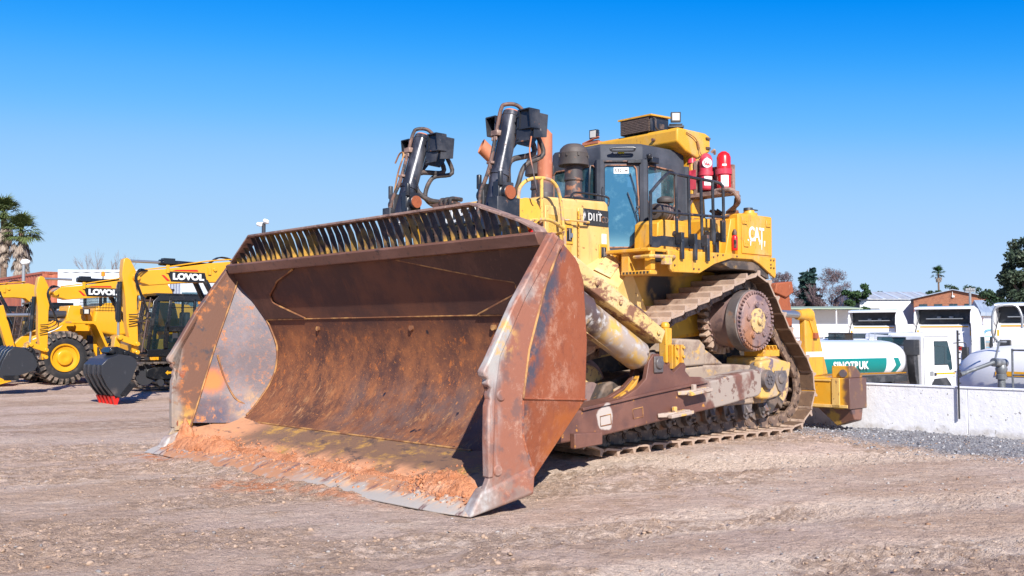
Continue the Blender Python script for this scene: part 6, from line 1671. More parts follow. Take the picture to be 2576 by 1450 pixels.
    for z in (1.14,1.6,2.0,2.62): gd.box(-2.66-(z-1.14)*.14,-2.70-(z-1.14)*.14,y0,y1,z,z+.035)
    for j in range(9):
        y = y0+.02+j*.105; gd.tube([(-2.67,y,1.15),(-2.88,y,2.64)], .007, 4, 1, False)
    gd.tube([(-2.60,y1-.02,1.12),(-2.84,y1-.02,2.7)],.022,6,1,False); gd.tube([(-2.60,y0+.02,1.12),(-2.84,y0+.02,2.7)],.022,6,1,False)
    gd.build('front_guard', m_brown, cbo)
    s_ = MB(); s_.box(-3.6,-4.1,y0+.2,y1-.2,1.4,1.6); s_.box(-4.0,-4.15,y0+.2,y1-.2,1.5,2.3); s_.build('seat', m_seat, cbo, bevel=.04)
    w_ = MB(); w_.plate([(-2.90,.40,2.35),(-3.0,.40,2.30),(-2.98,.40,2.10),(-2.88,.40,2.16)],.01); w_.build('white_sticker', m_white, b0)
    return r
excavator(0, 'yellow excavator resting red bucket teeth on the dirt, nearest of the row beside the blade')
excavator(1, 'yellow excavator with a black cab and its black bucket curled flat on the dirt', dz=-.22, curl=rad(-52), sh=.05, bx=.16)
excavator(3, 'yellow excavator at the left edge, only its boom showing over the wheel loader', dz=.05, lab='LOVOL')
excavator(4, 'yellow excavator at the far left edge, only its side and cab window showing', dz=-.3)

# ---------------------------------------------------------------- wheel loaders
def wheel(par, x, y, z, s, r=.87, w=.32):
    t = MB()
    t.lathe((x,y-w*s,z),(x,y+w*s,z),[(0,r*.55),(.03,r*.80),(.12,r*.93),(.22,r*.955),(.78,r*.955),(.90,r*.93),(.985,r*.80),(1,r*.62),(.97,r*.53)],56,caps=False)
    to = t.build('wheel', m_rub, par)
    tr_ = MB(); N = 26
    for k in range(N):
        a = 2*math.pi*k/N
        for h, ph in ((1,0),(-1,.5)):
            a2 = a+ph*2*math.pi/N
            c0 = Vector((x+math.cos(a2)*r*.97, y+h*s*w*.52, z+math.sin(a2)*r*.97)); u = Vector((math.cos(a2),0,math.sin(a2))); d = Vector((-math.sin(a2),0,math.cos(a2)))
            tr_.hexa([c0+d*dx+Vector((0,dy*s*h,0))+u*dz for dz in (-.05,.028) for dx,dy in ((-.055,-w*.52),(.045,-w*.52),(.075,w*.50),(-.03,w*.50))])
            tr_.hexa([c0+Vector((0,w*.48*s*h,0))+d*dx+Vector((0,dy*s*h,0))+u*dz for dz,dy2 in ((-.16,.035),(.015,0)) for dx,dy in ((-.03,-.03),(.07,-.03),(.07,.03+dy2),(-.03,.03+dy2))])
    tr_.build('tread', m_rubt, to, smooth=0)
    rm = MB(); rm.lathe((x,y+s*w*.35,z),(x,y+s*(w+.02),z),[(0,.44),(.8,.44),(.9,.46),(1,.455),(.97,.41),(.70,.39),(.55,.26),(.60,.25),(.95,.24),(1.0,.22),(.99,.10),(.92,.05)],40,caps=True)
    ro = rm.build('rim', m_ny, to)
    return to
def loader(k, label, dx=0, dy=0):
    r = thing('wheel_loader', spot(k,dx,dy), HEAD, label, 'wheel loader', 'yellow wheel loaders behind the excavators')
    for s in (1,-1): wheel(r, -2.37, s*1.12, .87, s); wheel(r, -5.65, s*1.12, .87, s)
    a = MB()
    for s in (1,-1):
        a.prism([(-2.95,2.05),(-2.75,2.18),(-2.40,1.95),(-1.6,1.55),(-1.1,1.0),(-.72,.62),(-.70,.38),(-.88,.30),(-1.2,.48),(-1.55,.95),(-2.2,1.50),(-2.9,1.80)], 'y', s*.52, s*.66)
    ao = a.build_each('lift_arm', m_ny, r, bevel=.02)[0]
    q = MB(); q.prism([(-1.18,1.02),(-1.05,.72),(-1.32,.58),(-1.36,.86)], 'y', .661, .668); q.build('red_decal', m_redd, ao)
    q = MB(); q.prism([(-1.36,1.0),(-1.30,.86),(-1.48,1.08),(-1.52,1.16)], 'y', .661, .669); q.prism([(-2.55,1.95),(-2.40,1.82),(-1.6,1.45),(-1.6,1.48),(-2.42,1.86),(-2.5,1.92)],'y',.661,.667); q.build('white_decal', m_white, ao)
    f = MB(); f.box(-1.9,-3.3,-.5,.5,.6,1.3); f.prism([(-2.75,1.2),(-2.70,2.05),(-2.80,2.60),(-3.2,2.62),(-3.45,2.2),(-3.62,1.1)], 'y', -.46, .46); f.prism([(-3.35,2.4),(-3.6,1.1),(-3.72,.8),(-3.86,.85),(-3.70,1.5),(-3.5,2.4)],'y',.40,.60); f.box(-3.7,-3.95,.4,.75,.6,1.25)
    fo = f.build('front_frame', m_ny, r, bevel=.02)
    hl = MB(); hl.box(-3.10,-3.34,.62,.92,2.30,2.50); hlo = hl.build('lamp_housing', m_nb, fo, bevel=.02); hl = MB(); hl.box(-3.14,-3.28,.921,.93,2.33,2.47); hl.build('headlight', m_lens, hlo)
    cy = MB(); cy.cyl((-1.75,.25,2.28),(-2.85,.25,2.30),.13,n=20); cy.tube([(-1.9,.42,2.15),(-2.3,.44,2.12),(-2.7,.44,2.0)],.03,6); cyo = cy.build('tilt_cylinder', m_ng, r)
    cy = MB(); cy.cyl((-.9,.25,2.26),(-1.75,.25,2.28),.06,n=14); cy.build('piston_rod', m_chrome, cyo)
    bc = MB(); bc.prism([(-1.0,1.1),(-.6,2.5),(-.85,2.6),(-1.25,1.2)], 'y', -.12, .12); bc.build('bellcrank', m_ny, r, bevel=.02)
    fe = MB()
    for s in (1,-1):
        y0, y1 = sorted((s*.85,s*1.45))
        fe.prism([(-2.55,2.00),(-2.55,2.07),(-3.30,2.07),(-3.42,2.0),(-3.80,1.15),(-3.72,1.12),(-3.34,1.92),(-3.25,1.98)], 'y', y0, y1)
    fe.build_each('fender', m_ny, r, bevel=.01)
    st = MB(); st.box(-3.62,-3.82,.9,1.5,.45,.5); st.box(-3.60,-3.82,.85,1.45,.80,.85)
    for y in (.9,1.45): st.box(-3.60,-3.66,y-.02,y+.02,.45,1.2)
    st.build('ladder', m_ng, r)
    bdy = MB(); bdy.prism([(-3.62,1.70),(-3.50,2.05),(-3.55,2.55),(-3.95,2.72),(-4.9,2.72),(-5.0,1.65),(-4.3,1.55)], 'y', -.75, .78)
    bdy.prism([(-4.9,1.1),(-4.9,2.75),(-5.2,2.85),(-7.0,2.70),(-7.3,2.2),(-7.3,1.1)], 'y', -.75, .75)
    bo_ = bdy.build('rear_body', m_ny, r, bevel=.10, seg=4)
    q = MB(); q.box(-5.30,-6.10,.751,.758,2.25,2.60); qo = q.build('black_decal', m_decal, bo_); text('FL966', .26, m_white, qo, (-5.70,.762,2.43), (-1,0,0), (0,0,1), off=.012, depth=.003)
    q = MB(); q.box(-5.2,-6.2,.751,.757,2.10,2.20); q.build('red_decal', m_redd, bo_)
    ch = MB(); ch.box(-3.4,-7.2,-.5,.5,.55,1.2); ch.box(-3.4,-3.6,-.6,.6,1.1,1.6); ch.build('chassis', m_ng, r, bevel=.03)
    cb = MB()
    for y in (-.72,.72):
        for x in (-3.75,-4.45,-5.0): cb.box(x-.05,x+.05,y-.04,y+.04,2.5,3.42)
    cb.box(-3.65,-5.1,-.78,.78,3.40,3.50)
    co = cb.build('cab', m_nb, r, bevel=.02)
    g = MB()
    for y in (-.73,.73): g.v += [(-3.7,y,2.3),(-5.05,y,2.3),(-5.05,y,3.42),(-3.7,y,3.42)]; g.f.append(tuple(len(g.v)-4+i for i in range(4)))
    g.v += [(-3.68,-.73,2.3),(-3.68,.73,2.3),(-3.68,.73,3.42),(-3.68,-.73,3.42)]; g.f.append(tuple(len(g.v)-4+i for i in range(4))); g.mi = [0]*3
    g.build_each('window_pane', m_cgl, co, smooth=0)
    q = MB()
    for j in range(16): q.tube([(-3.55,-.75+j*.1,2.42),(-3.62,-.75+j*.1,3.1)], .006, 4, 1, False)
    for j in range(7): q.tube([(-3.56-.01*j,-.75,2.45+j*.1),(-3.56-.01*j,.78,2.45+j*.1)], .006, 4, 1, False)
    for j in range(8): q.tube([(-3.6-j*.1,.80,2.42),(-3.62-j*.1,.80,3.1)], .006, 4, 1, False)
    for j in range(7): q.tube([(-3.56,.80,2.45+j*.1),(-4.3,.80,2.45+j*.1)], .006, 4, 1, False)
    q.build('window_guard', m_nb, co)
    q = MB(); q.tube([(-5.9,.1,2.3),(-5.9,.1,2.85),(-5.93,.1,2.95),(-6.15,.1,3.12)], .075, 12, 3); q.build('exhaust_pipe', m_ng, r)
    q = MB(); q.lathe((-5.45,.2,2.4),(-5.45,.2,2.85),[(0,.08),(.4,.08),(.42,.2),(.5,.2),(.52,.14),(.85,.14),(.88,.2),(1,.03)],20); q.build('air_intake', m_ng, r)
    for x, y in ((-3.9,.5),(-6.7,-.3)):
        z0 = 3.5 if x > -5 else 2.3; z1 = 3.75 if x > -5 else 3.05
        q = MB(); q.cyl((x,y,z0),(x,y,z1-.12),.02,n=8); qo = q.build('beacon_post', m_nb, r); q = MB(); q.lathe((x,y,z1-.12),(x,y,z1+.05),[(0,.065),(.8,.065),(1,.03)],14); q.build('beacon', m_amber, qo)
    bk = MB(); w = 1.45
    pf_ = [(-.75,.15),(-.35,.05),(.45,.03),(.45,.06),(-.32,.10),(-.62,.35),(-.66,.75),(-.40,1.15),(-.44,1.18),(-.74,.80)]
    bk.prism(pf_, 'y', -w, w)
    for y in (-w,w-.03): bk.prism([(-.72,.15),(.35,.05),(.1,.5),(-.42,1.15),(-.72,.80)],'y',y,y+.03)
    bk.build('loader_bucket', m_ny, r, bevel=.01)
    return r
loader(2, 'yellow wheel loader with a huge black front tyre and mesh over its cab window')
l2 = loader(2, 'yellow wheel loader standing behind the black excavator cab', dx=-3.6, dy=-5.2)

# ---------------------------------------------------------------- background on the left
def at(px, d, z=None, py=None):      # metres: x from the picture axis at distance d
    return ((px-1288)/2504*d, d)
def container(x, y, z, rz, L, mat, label, name='shipping_container'):
    r = thing(name, (x,y,z), rz, label, 'container', 'shipping containers stacked behind the machines')
    b = MB(); n = int(L/.28)
    for s in (-1,1):
        pts = []
        for k in range(n+1):
            x0 = -L/2+.08+(L-.16)*k/n; dlt = .04 if k % 2 else 0
            pts.append((x0, s*(1.19-dlt))); pts.append((x0+.07, s*(1.19-dlt)))
        vs = [(p[0],p[1],.12) for p in pts]+[(p[0],p[1],2.48) for p in pts]; m = len(pts)
        b.add(vs, [(i,i+1,m+i+1,m+i) for i in range(m-1)])
    pts = []
    for k in range(9):
        y0 = -1.12+2.24*k/8; dlt = .04 if k % 2 else 0; pts += [(L/2-dlt-.02, y0),(L/2-dlt-.02, y0+.14)]
    vs = [(p[0],p[1],.12) for p in pts]+[(p[0],p[1],2.48) for p in pts]; m = len(pts)
    b.add(vs, [(i,i+1,m+i+1,m+i) for i in range(m-1)])
    b.box(-L/2,L/2,-1.15,1.15,2.50,2.56); b.box(-L/2,-L/2+.03,-1.2,1.2,.05,2.5)
    b.build('container_wall', mat, r, smooth=0, fix=False)
    f = MB()
    for x0 in (-L/2,L/2-.12):
        for s in (-1,1): f.box(x0,x0+.12,s*1.22-.06*s-.06,s*1.22-.06*s+.06,0,2.59)
    for s in (-1,1):
        for z0 in (0,2.47): f.box(-L/2,L/2,s*1.2-.03,s*1.2+.03,z0,z0+.12)
    for x0 in (-L/2,L/2-.08):
        for z0 in (0,2.47): f.box(x0,x0+.08,-1.2,1.2,z0,z0+.12)
    f.build('frame', mat, r)
    return r
m_cw = M('white_container_paint', (.62,.66,.70), .5, layers=[dict(c=(.5,.53,.56), s=1, t=(.45,.7))])
m_co = M('orange_container_paint', (.42,.12,.06), .6, layers=[dict(c=(.30,.09,.05), s=1, t=(.45,.7))])
for z in (0, 2.6):
    container(-22.0, 56, z, rad(3), 6.06, m_cw, 'white corrugated container %s of the stack behind the wheel loader' % ('at the bottom' if z == 0 else 'on top'))
    container(-29.0, 60.9, z, rad(-49), 10.2, m_co, 'rusty orange corrugated container %s of the stack left of the white ones' % ('at the bottom' if z == 0 else 'on top'))
sh = thing('shed', (-17.0, 66, 0), rad(4), 'long pale corrugated metal shed behind the black excavator cab', 'shed')
q = MB(); L = 26; n = 120; pts = [(-9+L*k/n, -.03 if k % 2 else 0) for k in range(n+1)]
vs_ = [(p[0],p[1],0) for p in pts]+[(p[0],p[1],5.3) for p in pts]; m = len(pts); q.add(vs_, [(i,i+1,m+i+1,m+i) for i in range(m-1)])
q.box(-9,17,.05,12,0,5.28); q.build('wall', M('pale_corrugated_sheet', (.50,.54,.58), .45, layers=[dict(c=(.38,.42,.46), s=.6, t=(.4,.7)), dict(c=(.55,.6,.63), s=2, v=(1,1,.1), t=(.5,.7))]), sh, smooth=0, fix=False)
q = MB(); q.box(-9.3,17.3,-.25,12.3,5.34,5.46); q.build('roof', m_nb, sh)
q = MB(); q.box(-5.2,-3.6,-.08,-.04,2.8,4.4); q.build('window', m_cgl, sh)
# ---------------------------------------------------------------- trucks in the lower yard
YZ = -1.42
m_tw = M('white_truck_paint', (.80,.80,.81), .25, coat=.5, layers=[dict(c=(.70,.70,.71), s=2, t=(.5,.75), a=.6)])
m_tb = M('black_truck_plastic', (.03,.032,.036), .5, layers=[dict(c=(.08,.08,.085), s=3, t=(.5,.7))])
m_teal = M('teal_band', (.0,.20,.185), .35)
m_ob = M('orange_stripe', (.80,.38,.01), .4)
m_tgl = glass('truck_glass', (.03,.07,.09), .8, .04)
def heading(az): return rad(90-az)
def small_wheel(par, x, y, z, s, r=.50, w=.15):
    t = MB(); t.lathe((x,y-w*s,z),(x,y+w*s,z),[(0,r*.6),(.05,r*.95),(.2,r),(.8,r),(.95,r*.95),(1,r*.62),(.8,r*.58)],28,caps=False); to = t.build('wheel', m_rub, par)
    q = MB(); q.lathe((x,y+s*w*.2,z),(x,y+s*w*.85,z),[(0,r*.6),(.6,r*.6),(.5,r*.35),(1.1,r*.2),(1,.03)],20); q.build('rim', m_tgrey, to); return to
m_tgrey = M('grey_metal', (.30,.31,.32), .4, metal=.3)
def std_cab(r, L=1.9, H=3.12, blue=False):
    c = MB()
    c.prism([(0,.95),(0,H-.08),(.08,H),(L-.45,H+.02),(L-.25,H-.10),(L-.02,1.95),(L,1.2),(L,.62),(L-.35,.62),(L-.38,1.2),(L-.62,1.45),(L-1.12,1.45),(L-1.35,1.2)], 'y', -1.22, 1.22)
    co = c.build('cab', m_tw, r, bevel=.07, seg=3)
    for s in (1,-1):
        y = s*1.223
        w = MB(); w.prism([(L-1.28,2.0),(L-1.28,2.82),(L-.55,2.82),(L-.36,2.30),(L-.30,1.84),(L-.42,1.78),(L-.52,2.0)], 'y', y, y+.006*s); wo = w.build('side_window', m_tgl, co)
        w = MB(); w.tube([(L-1.28,y,2.0),(L-1.28,y,2.82),(L-.55,y,2.82),(L-.36,y,2.30),(L-.30,y,1.84),(L-.42,y,1.78),(L-.52,y,2.0),(L-1.28,y,2.0)], .014, 5, 1, False); w.tube([(L-.72,y,2.02),(L-.72,y,2.62),(L-1.2,y,2.66)],.012,5,1,False); w.build('window_frame', m_tb, wo)
        w = MB(); w.box(L-1.42,L-1.40,y-.0,y+.004*s,1.0,2.95); w.box(L-.22,L-.20,y,y+.004*s,1.0,1.8)
        w.build('door_seam', m_tgrey, co)
        w = MB(); w.box(L-1.30,L-1.18,y,y+.02*s,1.62,1.72); w.build('door_handle', m_tb, co)
        w = MB(); w.prism([(.30,1.5),(.30,2.65),(.62,2.65),(.62,1.5)], 'y', y, y+.008*s); w.build('side_panel', m_tw, co, bevel=.01)
        w = MB(); w.box(L-1.36,L-.12,y,y+.004*s,1.66,1.72); w.build('orange_stripe', m_ob, co)
        w = MB(); w.tube([(L-.2,y,2.75),(L+.05,y+.28*s,2.76),(L+.08,y+.30*s,2.5)],.018,6); w.tube([(L-.15,y,1.75),(L+.0,y+.22*s,1.8),(L+.05,y+.28*s,2.0)],.018,6); w.build('mirror_arm', m_tb, co)
        w = MB(); w.box(L-.02,L+.10,min(y+.18*s,y+.42*s),max(y+.18*s,y+.42*s),2.15,2.62); w.box(L-.02,L+.10,min(y+.2*s,y+.42*s),max(y+.2*s,y+.42*s),1.86,2.06); w.build('mirror', m_tb, co, bevel=.03)
        w = MB(); w.prism([(L-1.45,1.30),(L-1.28,1.52),(L-.62,1.54),(L-.38,1.30),(L-.26,.6),(L-.36,.6),(L-.52,1.15),(L-.70,1.28),(L-1.05,1.28),(L-1.25,1.15),(L-1.42,.6),(L-1.55,.6)], 'y', y-.12*s, y+.02*s); w.build('wheel_arch', m_tb, co)
        small_wheel(r, L-.9, s*1.05, .60, s, .60)
    for s in (1,-1):
        y = s*1.223
        w = MB(); w.box(L-1.36,L-.15,y,y+.004*s,1.56,1.575); w.box(L-1.36,L-1.345,y,y+.004*s,1.56,2.95); w.box(L-.17,L-.155,y,y+.004*s,1.56,1.85); w.box(.1,L-.5,y,y+.012*s,2.98,3.0); w.box(.05,.08,y,y+.01*s,1.3,2.95); w.build('door_seam', m_tgrey, co)
        w = MB(); w.box(.36,.56,y,y+.02*s,1.62,1.78); w.build('reflector', m_tgrey, co)
    w = MB(); w.prism([(L-.50,2.93),(L-.22,2.1),(L-.04,1.95),(L-.03,1.97),(L-.46,2.95)], 'y', -1.0, 1.0); w.build('windscreen', m_tgl, co)
    w = MB(); w.box(-.010,.0,-.56,.60,2.68,2.95); wo = w.build('rear_window', m_tgl, co)
    w = MB(); w.tube([(-.01,-.56,2.68),(-.01,.60,2.68),(-.01,.60,2.95),(-.01,-.56,2.95),(-.01,-.56,2.68)],.02,5,1,False); w.box(-.014,0,.26,.30,2.68,2.95); w.build('window_frame', m_tb, wo)
    return co
# tank truck
cr_ = np.array([14.2, 34.5]); az = 59; h_ = np.array([math.sin(rad(az)), math.cos(rad(az))]); lf = np.array([-h_[1], h_[0]])
o_ = cr_ + 1.22*lf
tk = thing('tank_truck', (o_[0],o_[1],YZ), heading(az), 'white tank truck with a green band of lettering on its tank', 'tank truck')
std_cab(tk)
q = MB(); q.box(-.35,-.06,-1.15,-.72,2.35,2.88); q.prism([(-.10,2.4),(-.32,2.4),(-.22,1.5),(-.08,1.2),(-.02,1.2)], 'y', -1.1, -.8)
for k in range(10): q.box(-.34,-.08,-1.16,-1.15,2.38+k*.048,2.41+k*.048)
q.tube([(-.2,-.95,2.4),(-.15,-1.0,1.8),(-.1,-1.1,1.2)],.06,8); q.build('air_intake', m_tb, tk, bevel=.03)
def tankbody(par, x0, x1, zc, ry, rz_, mat, name='tank', dm=.9):
    b = MB(); n = 40; pr2 = [(0,.0),(.02,.35),(.10,.65),(.25,.85),(.5,.96),(.8,1.0)]
    rings = [(x1-dx*dm, f) for dx, f in pr2]+[(x0+.8*dm,1.0)]+[(x0+dx*dm, f) for dx, f in pr2[::-1][1:]]
    for x, f in rings:
        for k in range(n):
            t = 2*math.pi*k/n; c, s = math.cos(t), math.sin(t); e = 2/2.5
            b.v.append((x, math.copysign(abs(c)**e,c)*ry*max(f,.01), zc+math.copysign(abs(s)**e,s)*rz_*max(f,.01)))
    for j in range(len(rings)-1):
        for k in range(n): b.f.append((j*n+k,j*n+(k+1)%n,(j+1)*n+(k+1)%n,(j+1)*n+k))
    b.mi = [0]*len(b.f)
    return b.build(name, mat, par, smooth=60)
tz = 2.18
to = tankbody(tk, -6.6, -.30, tz, 1.12, .69, m_tw)
def surf(x0, x1, z0, z1, side, ry, rz_, zc, mat, par, name, off=.006, sk=0):
    b = MB(); n = 10
    for o in (0, 1):
        for k in range(n+1):
            z = z0+(z1-z0)*k/n; s = (z-zc)/rz_; s = max(-.999,min(.999,s)); th = abs(s)**(2.5)
            y = side*(ry*(1-th)**(1/2.5)+off*(1 if o else .2))
            b.v += [(x0-sk*(k/n),y,z),(x1-sk*(k/n),y,z)]
    m = 2*(n+1)
    for k in range(n): b.f += [(2*k,2*k+1,2*k+3,2*k+2),(m+2*k,m+2*k+1,m+2*k+3,m+2*k+2)]
    b.mi = [0]*len(b.f); return b.build(name, mat, par, smooth=50)
for s in (-1,1):
    surf(-1.75,-5.9,tz-.39,tz+.09,s,1.12,.69,tz,m_teal,to,'green_band')
    surf(-1.15,-1.40,tz-.39,tz-.15,s,1.12,.69,tz,m_teal,to,'chevron',sk=-.14); surf(-1.01,-1.26,tz-.15,tz+.09,s,1.12,.69,tz,m_teal,to,'chevron',sk=.14)
    surf(-.55,-6.1,tz-.46,tz-.41,s,1.12,.69,tz,m_ob,to,'orange_stripe',.008)
text('SINOTRUK', .34, m_white, to, (-3.55,-1.150,tz-.15), (1,0,0), (0,.0,1), off=.013, depth=.004, sx=.95, sp=1.08)
q = MB(); q.box(-6.6,1.2,-.42,.42,.62,.92); q.box(-6.5,-.4,-.9,.9,1.45,1.66); q.build('chassis', m_tb, tk)
for x in (-4.4,-5.7):
    for s in (1,-1): small_wheel(tk, x, s*1.0, .5, s)
# tall tractor cabs seen from behind
def big_cab(px, d, az, label, sleeper=2.2, H=4.28):
    x = (px-1288)/2504*d; h = np.array([math.sin(rad(az)), math.cos(rad(az))])
    r = thing('tractor_truck', (x,d,YZ), heading(az), label, 'truck', 'white tractor trucks with high roofs in the lower yard')
    c = MB(); L = sleeper
    c.prism([(0,.95),(0,3.45),(.35,3.52),(.9,3.66),(L-.5,3.5),(L-.15,2.9),(L,1.9),(L,.5),(L-.4,.5),(L-.5,1.0),(L-1.3,1.0),(L-1.5,.8)], 'y', -1.22, 1.22)
    co = c.build('cab', m_tw, r, bevel=.08, seg=3)
    # roof fairing: open at the back
    f = MB()
    for s in (-1,1): f.prism([(-.12,3.40),(-.35,3.55),(-.28,4.0),(-.1,H-.12),(.25,H-.02),(1.0,H-.15),(1.6,3.75),(1.75,3.5),(.4,3.45)], 'y', s*1.16-.03, s*1.16+.03)
    f.prism([(-.30,H-.13),(-.25,H-.04),(.3,H+.02),(1.0,H-.10),(1.75,3.52),(1.70,3.48),(.95,H-.18),(.3,H-.06),(-.25,H-.14)], 'y', -1.18, 1.18)
    fo = f.build('roof_fairing', m_tw, r, bevel=.03)
    w = MB(); w.box(.30,.34,-1.12,1.12,3.45,H-.08); w.build('fairing_inside', m_tb, fo)
    w = MB(); w.box(.0,.28,-.75,.75,3.72,3.76); w.box(.05,.2,-.35,-.20,3.78,3.84); w.box(.05,.2,.15,.3,3.78,3.84); w.build('rack', m_tgrey, fo)
    w = MB(); w.box(-.008,0,-1.0,1.0,3.36,3.42); w.build('orange_stripe', m_ob, co)
    for y in (-1.12,1.06): w = MB(); w.box(-.008,0,y,y+.07,3.0,3.24); w.build('reflector', m_ob, co)
    for s in (-1,1):     # side collar
        w = MB(); w.prism([(-.42,.9),(-.42,2.6),(-.30,2.7),(-.35,3.5),(0,3.5),(0,.9)], 'y', s*1.20-.02, s*1.20+.02); w.build('side_collar', m_tw, co)
        w = MB(); w.tube([(-.30,s*1.18,2.75),(-.2,s*1.14,3.2),(-.05,s*1.0,3.9)], .022, 6); w.tube([(-.40,s*1.20,.9),(-.41,s*1.2,2.7)], .015, 6, 1, False); w.build('collar_seal', m_tb, co)
        y = s*1.223
        w = MB(); w.prism([(L-1.15,2.05),(L-1.15,2.95),(L-.45,2.95),(L-.22,2.1)], 'y', y, y+.006*s); w.build('side_window', m_tgl, co)
        w = MB(); w.box(L-.05,L+.1,min(y+.12*s,y+.45*s),max(y+.12*s,y+.45*s),2.0,2.95); w.build('mirror', m_tb, co, bevel=.05)
        w = MB(); w.prism([(L-1.45,.8),(L-1.3,1.15),(L-.5,1.15),(L-.3,.8)], 'y', y-.05*s, y+.03*s); w.build('wheel_arch', m_tb, co)
        small_wheel(r, L-.9, s*1.05, .52, s)
    w = MB(); w.box(-.012,0,-.75,-.55,2.35,2.55); w.build('yellow_sticker', m_ob, co)
    wo = MB(); wo.lathe((-.013,-.65,2.45),(-.018,-.65,2.45),[(0,.075),(1,.075)],20); wo_ = wo.build('speed_disc', m_redd, co); text('80', .09, m_decal, wo_, (-.021,-.65,2.45), (0,-1,0), (0,0,1), depth=.002, off=.002)
    w = MB(); w.box(-.02,-.01,-.3,1.0,2.2,2.9); w.box(-.02,-.01,-.3,1.0,1.3,2.1); w.box(-.012,0,-.78,-.50,1.4,3.3)
    w.build('rear_panel', m_tw, co, bevel=.02)
    w = MB(); w.box(-.10,-.02,.62,1.05,1.0,2.85); w.build('air_intake', m_tb, r, bevel=.05)
    w = MB(); w.box(-3.6,1.4,-.42,.42,.65,.95); w.build('chassis', m_tb, r)
    for s in (1,-1): small_wheel(r, -2.6, s*.95, .5, s)
    return r
big_cab(2197, 50, 37, 'white tractor truck with a high roof fairing, left of the three, behind the tank truck')
big_cab(2374, 43.5, 38, 'white tractor truck with a high roof fairing, middle of the three, between the two tanks')
big_cab(2588, 38, 39, 'white tractor truck with a high roof fairing cut by the right edge of the picture')
# small truck and tipper body left of them
st_ = thing('small_truck', ((2115-1288)/2504*36,36,YZ+.15), heading(62), 'small white truck cab low behind the tank and right of the ripper arm', 'truck')
std_cab(st_, 1.75, 2.75)
q = MB(); q.box(-3.8,0,-.4,.4,.6,.9); q.build('chassis', m_tb, st_)
tp = thing('tipper_truck', ((2085-1288)/2504*52,52,YZ), heading(70), 'white ribbed tipper body beyond the small truck', 'truck')
q = MB(); q.box(-5,0.2,-1.25,1.25,1.4,3.0)
for k in range(8): q.box(-4.9+k*.7,-4.8+k*.7,-1.33,-1.25,1.4,3.0)
q.box(-5.05,.25,-1.36,-1.22,2.9,3.05); q.build('tipper_body', m_tw, tp, bevel=.02)
q = MB(); q.box(-5,2.2,-.42,.42,.7,1.4); q.build('chassis', m_tb, tp); q = MB(); q.prism([(.5,.9),(.5,2.9),(1.8,2.9),(2.3,1.9),(2.3,.9)],'y',-1.2,1.2); q.build('cab', m_tw, tp, bevel=.06)
for x in (-4,-2.7,1.5):
    for s in (-1,1): small_wheel(tp, x, s*1.05, .5, s)
gt = thing('box_truck', ((2085-1288)/2504*70,70,YZ), heading(78), 'long white box trailer with a red end beyond the tipper', 'trailer')
q = MB(); q.box(-9,6,-1.25,1.25,1.2,3.75); q.build('box_body', m_tw, gt, bevel=.03); q = MB(); q.box(-6.5,-5.6,-1.27,-1.251,2.5,3.7); q.build('red_panel', m_redd, gt)
q = MB(); q.box(-9,6,-.4,.4,.8,1.2); q.build('chassis', m_tb, gt)
for x in (-7,-5.7,4):
    for s in (-1,1): small_wheel(gt, x, s*1.05, .5, s)
cv = thing('site_cabin', ((2290-1288)/2504*60,60,YZ), rad(-20), 'pale grey site cabin between the first two tall cabs', 'cabin')
q = MB(); q.box(-3,3,-1.2,1.2,.3,3.5); q.build('cabin_body', M('pale_grey_panel', (.50,.49,.48), .5), cv, bevel=.05)
q = MB(); q.box(-2.2,-1.4,-1.21,-1.2,1.9,2.6); q.box(.2,1.0,-1.21,-1.2,1.9,2.6); q.build('window', m_tgl, cv); q = MB(); q.box(-2.9,-1.2,-1,1,3.5,3.75); q.box(.4,2.4,-1,1,3.5,3.7); q.build('roof_unit', m_tw, cv, bevel=.05)
# sprayer tank close behind the wall
wc = thing('water_sprayer', (10.9,22.0,YZ), heading(-30), 'white water tank with a grey spray cannon, behind the wall at the right edge', 'water tanker')
wo = tankbody(wc, -6.0, .9, 2.05, 1.15, .80, M('white_tank_paint', (.74,.74,.76), .6, spec=.2), 'tank', 1.8)
for s in (1,-1): surf(-.5,-5.4,2.20,2.30,s,1.15,.80,2.05,m_ob,wo,'orange_stripe',.008)
q = MB(); q.box(-6,2.5,-.42,.42,.62,1.0); q.box(-5.5,.6,-.8,.8,1.0,1.4); q.build('chassis', m_tb, wc)
for x in (-4.8,-3.5,1.8):
    for s in (-1,1): small_wheel(wc, x, s*1.0, .5, s)
m_galv = M('grey_pipe_paint', (.16,.17,.18), .4, metal=.3, layers=[dict(c=(.28,.29,.30), s=6, t=(.5,.65))])
pipe = MB(); Z0 = 0
bx0 = Vector((-.85,1.45,0))
pipe.cyl(bx0+Vector((0,0,.6)), bx0+Vector((0,0,2.35)), .075, n=14); pipe.lathe(bx0+Vector((0,0,2.15)), bx0+Vector((0,0,2.45)), [(0,.11),(.3,.11),(.35,.09),(.7,.12),(1,.09)], 16)
pipe.cyl(bx0+Vector((0,-.12,2.48)), bx0+Vector((0,.25,2.50)), .09, n=14); pipe.cyl(bx0+Vector((0,.25,2.50)), bx0+Vector((.2,.85,2.30)), .045, .035, n=12)
pipe.lathe(bx0+Vector((.2,.85,2.30)), bx0+Vector((.24,.99,2.26)), [(0,.04),(1,.055)], 14)
for z in (1.75,1.45,1.9): pipe.lathe(bx0+Vector((0,0,z)), bx0+Vector((0,0,z+.05)), [(0,.13),(1,.13)], 16)
pipe.tube([bx0+Vector((0,.2,2.55)), bx0+Vector((.0,.05,2.9))], .02, 6, 1, False); pipe.tube([bx0+Vector((0,.15,2.92)), bx0+Vector((0,-.18,2.92))], .02, 6, 1, False)
pipe.build('spray_cannon', m_galv, wc)
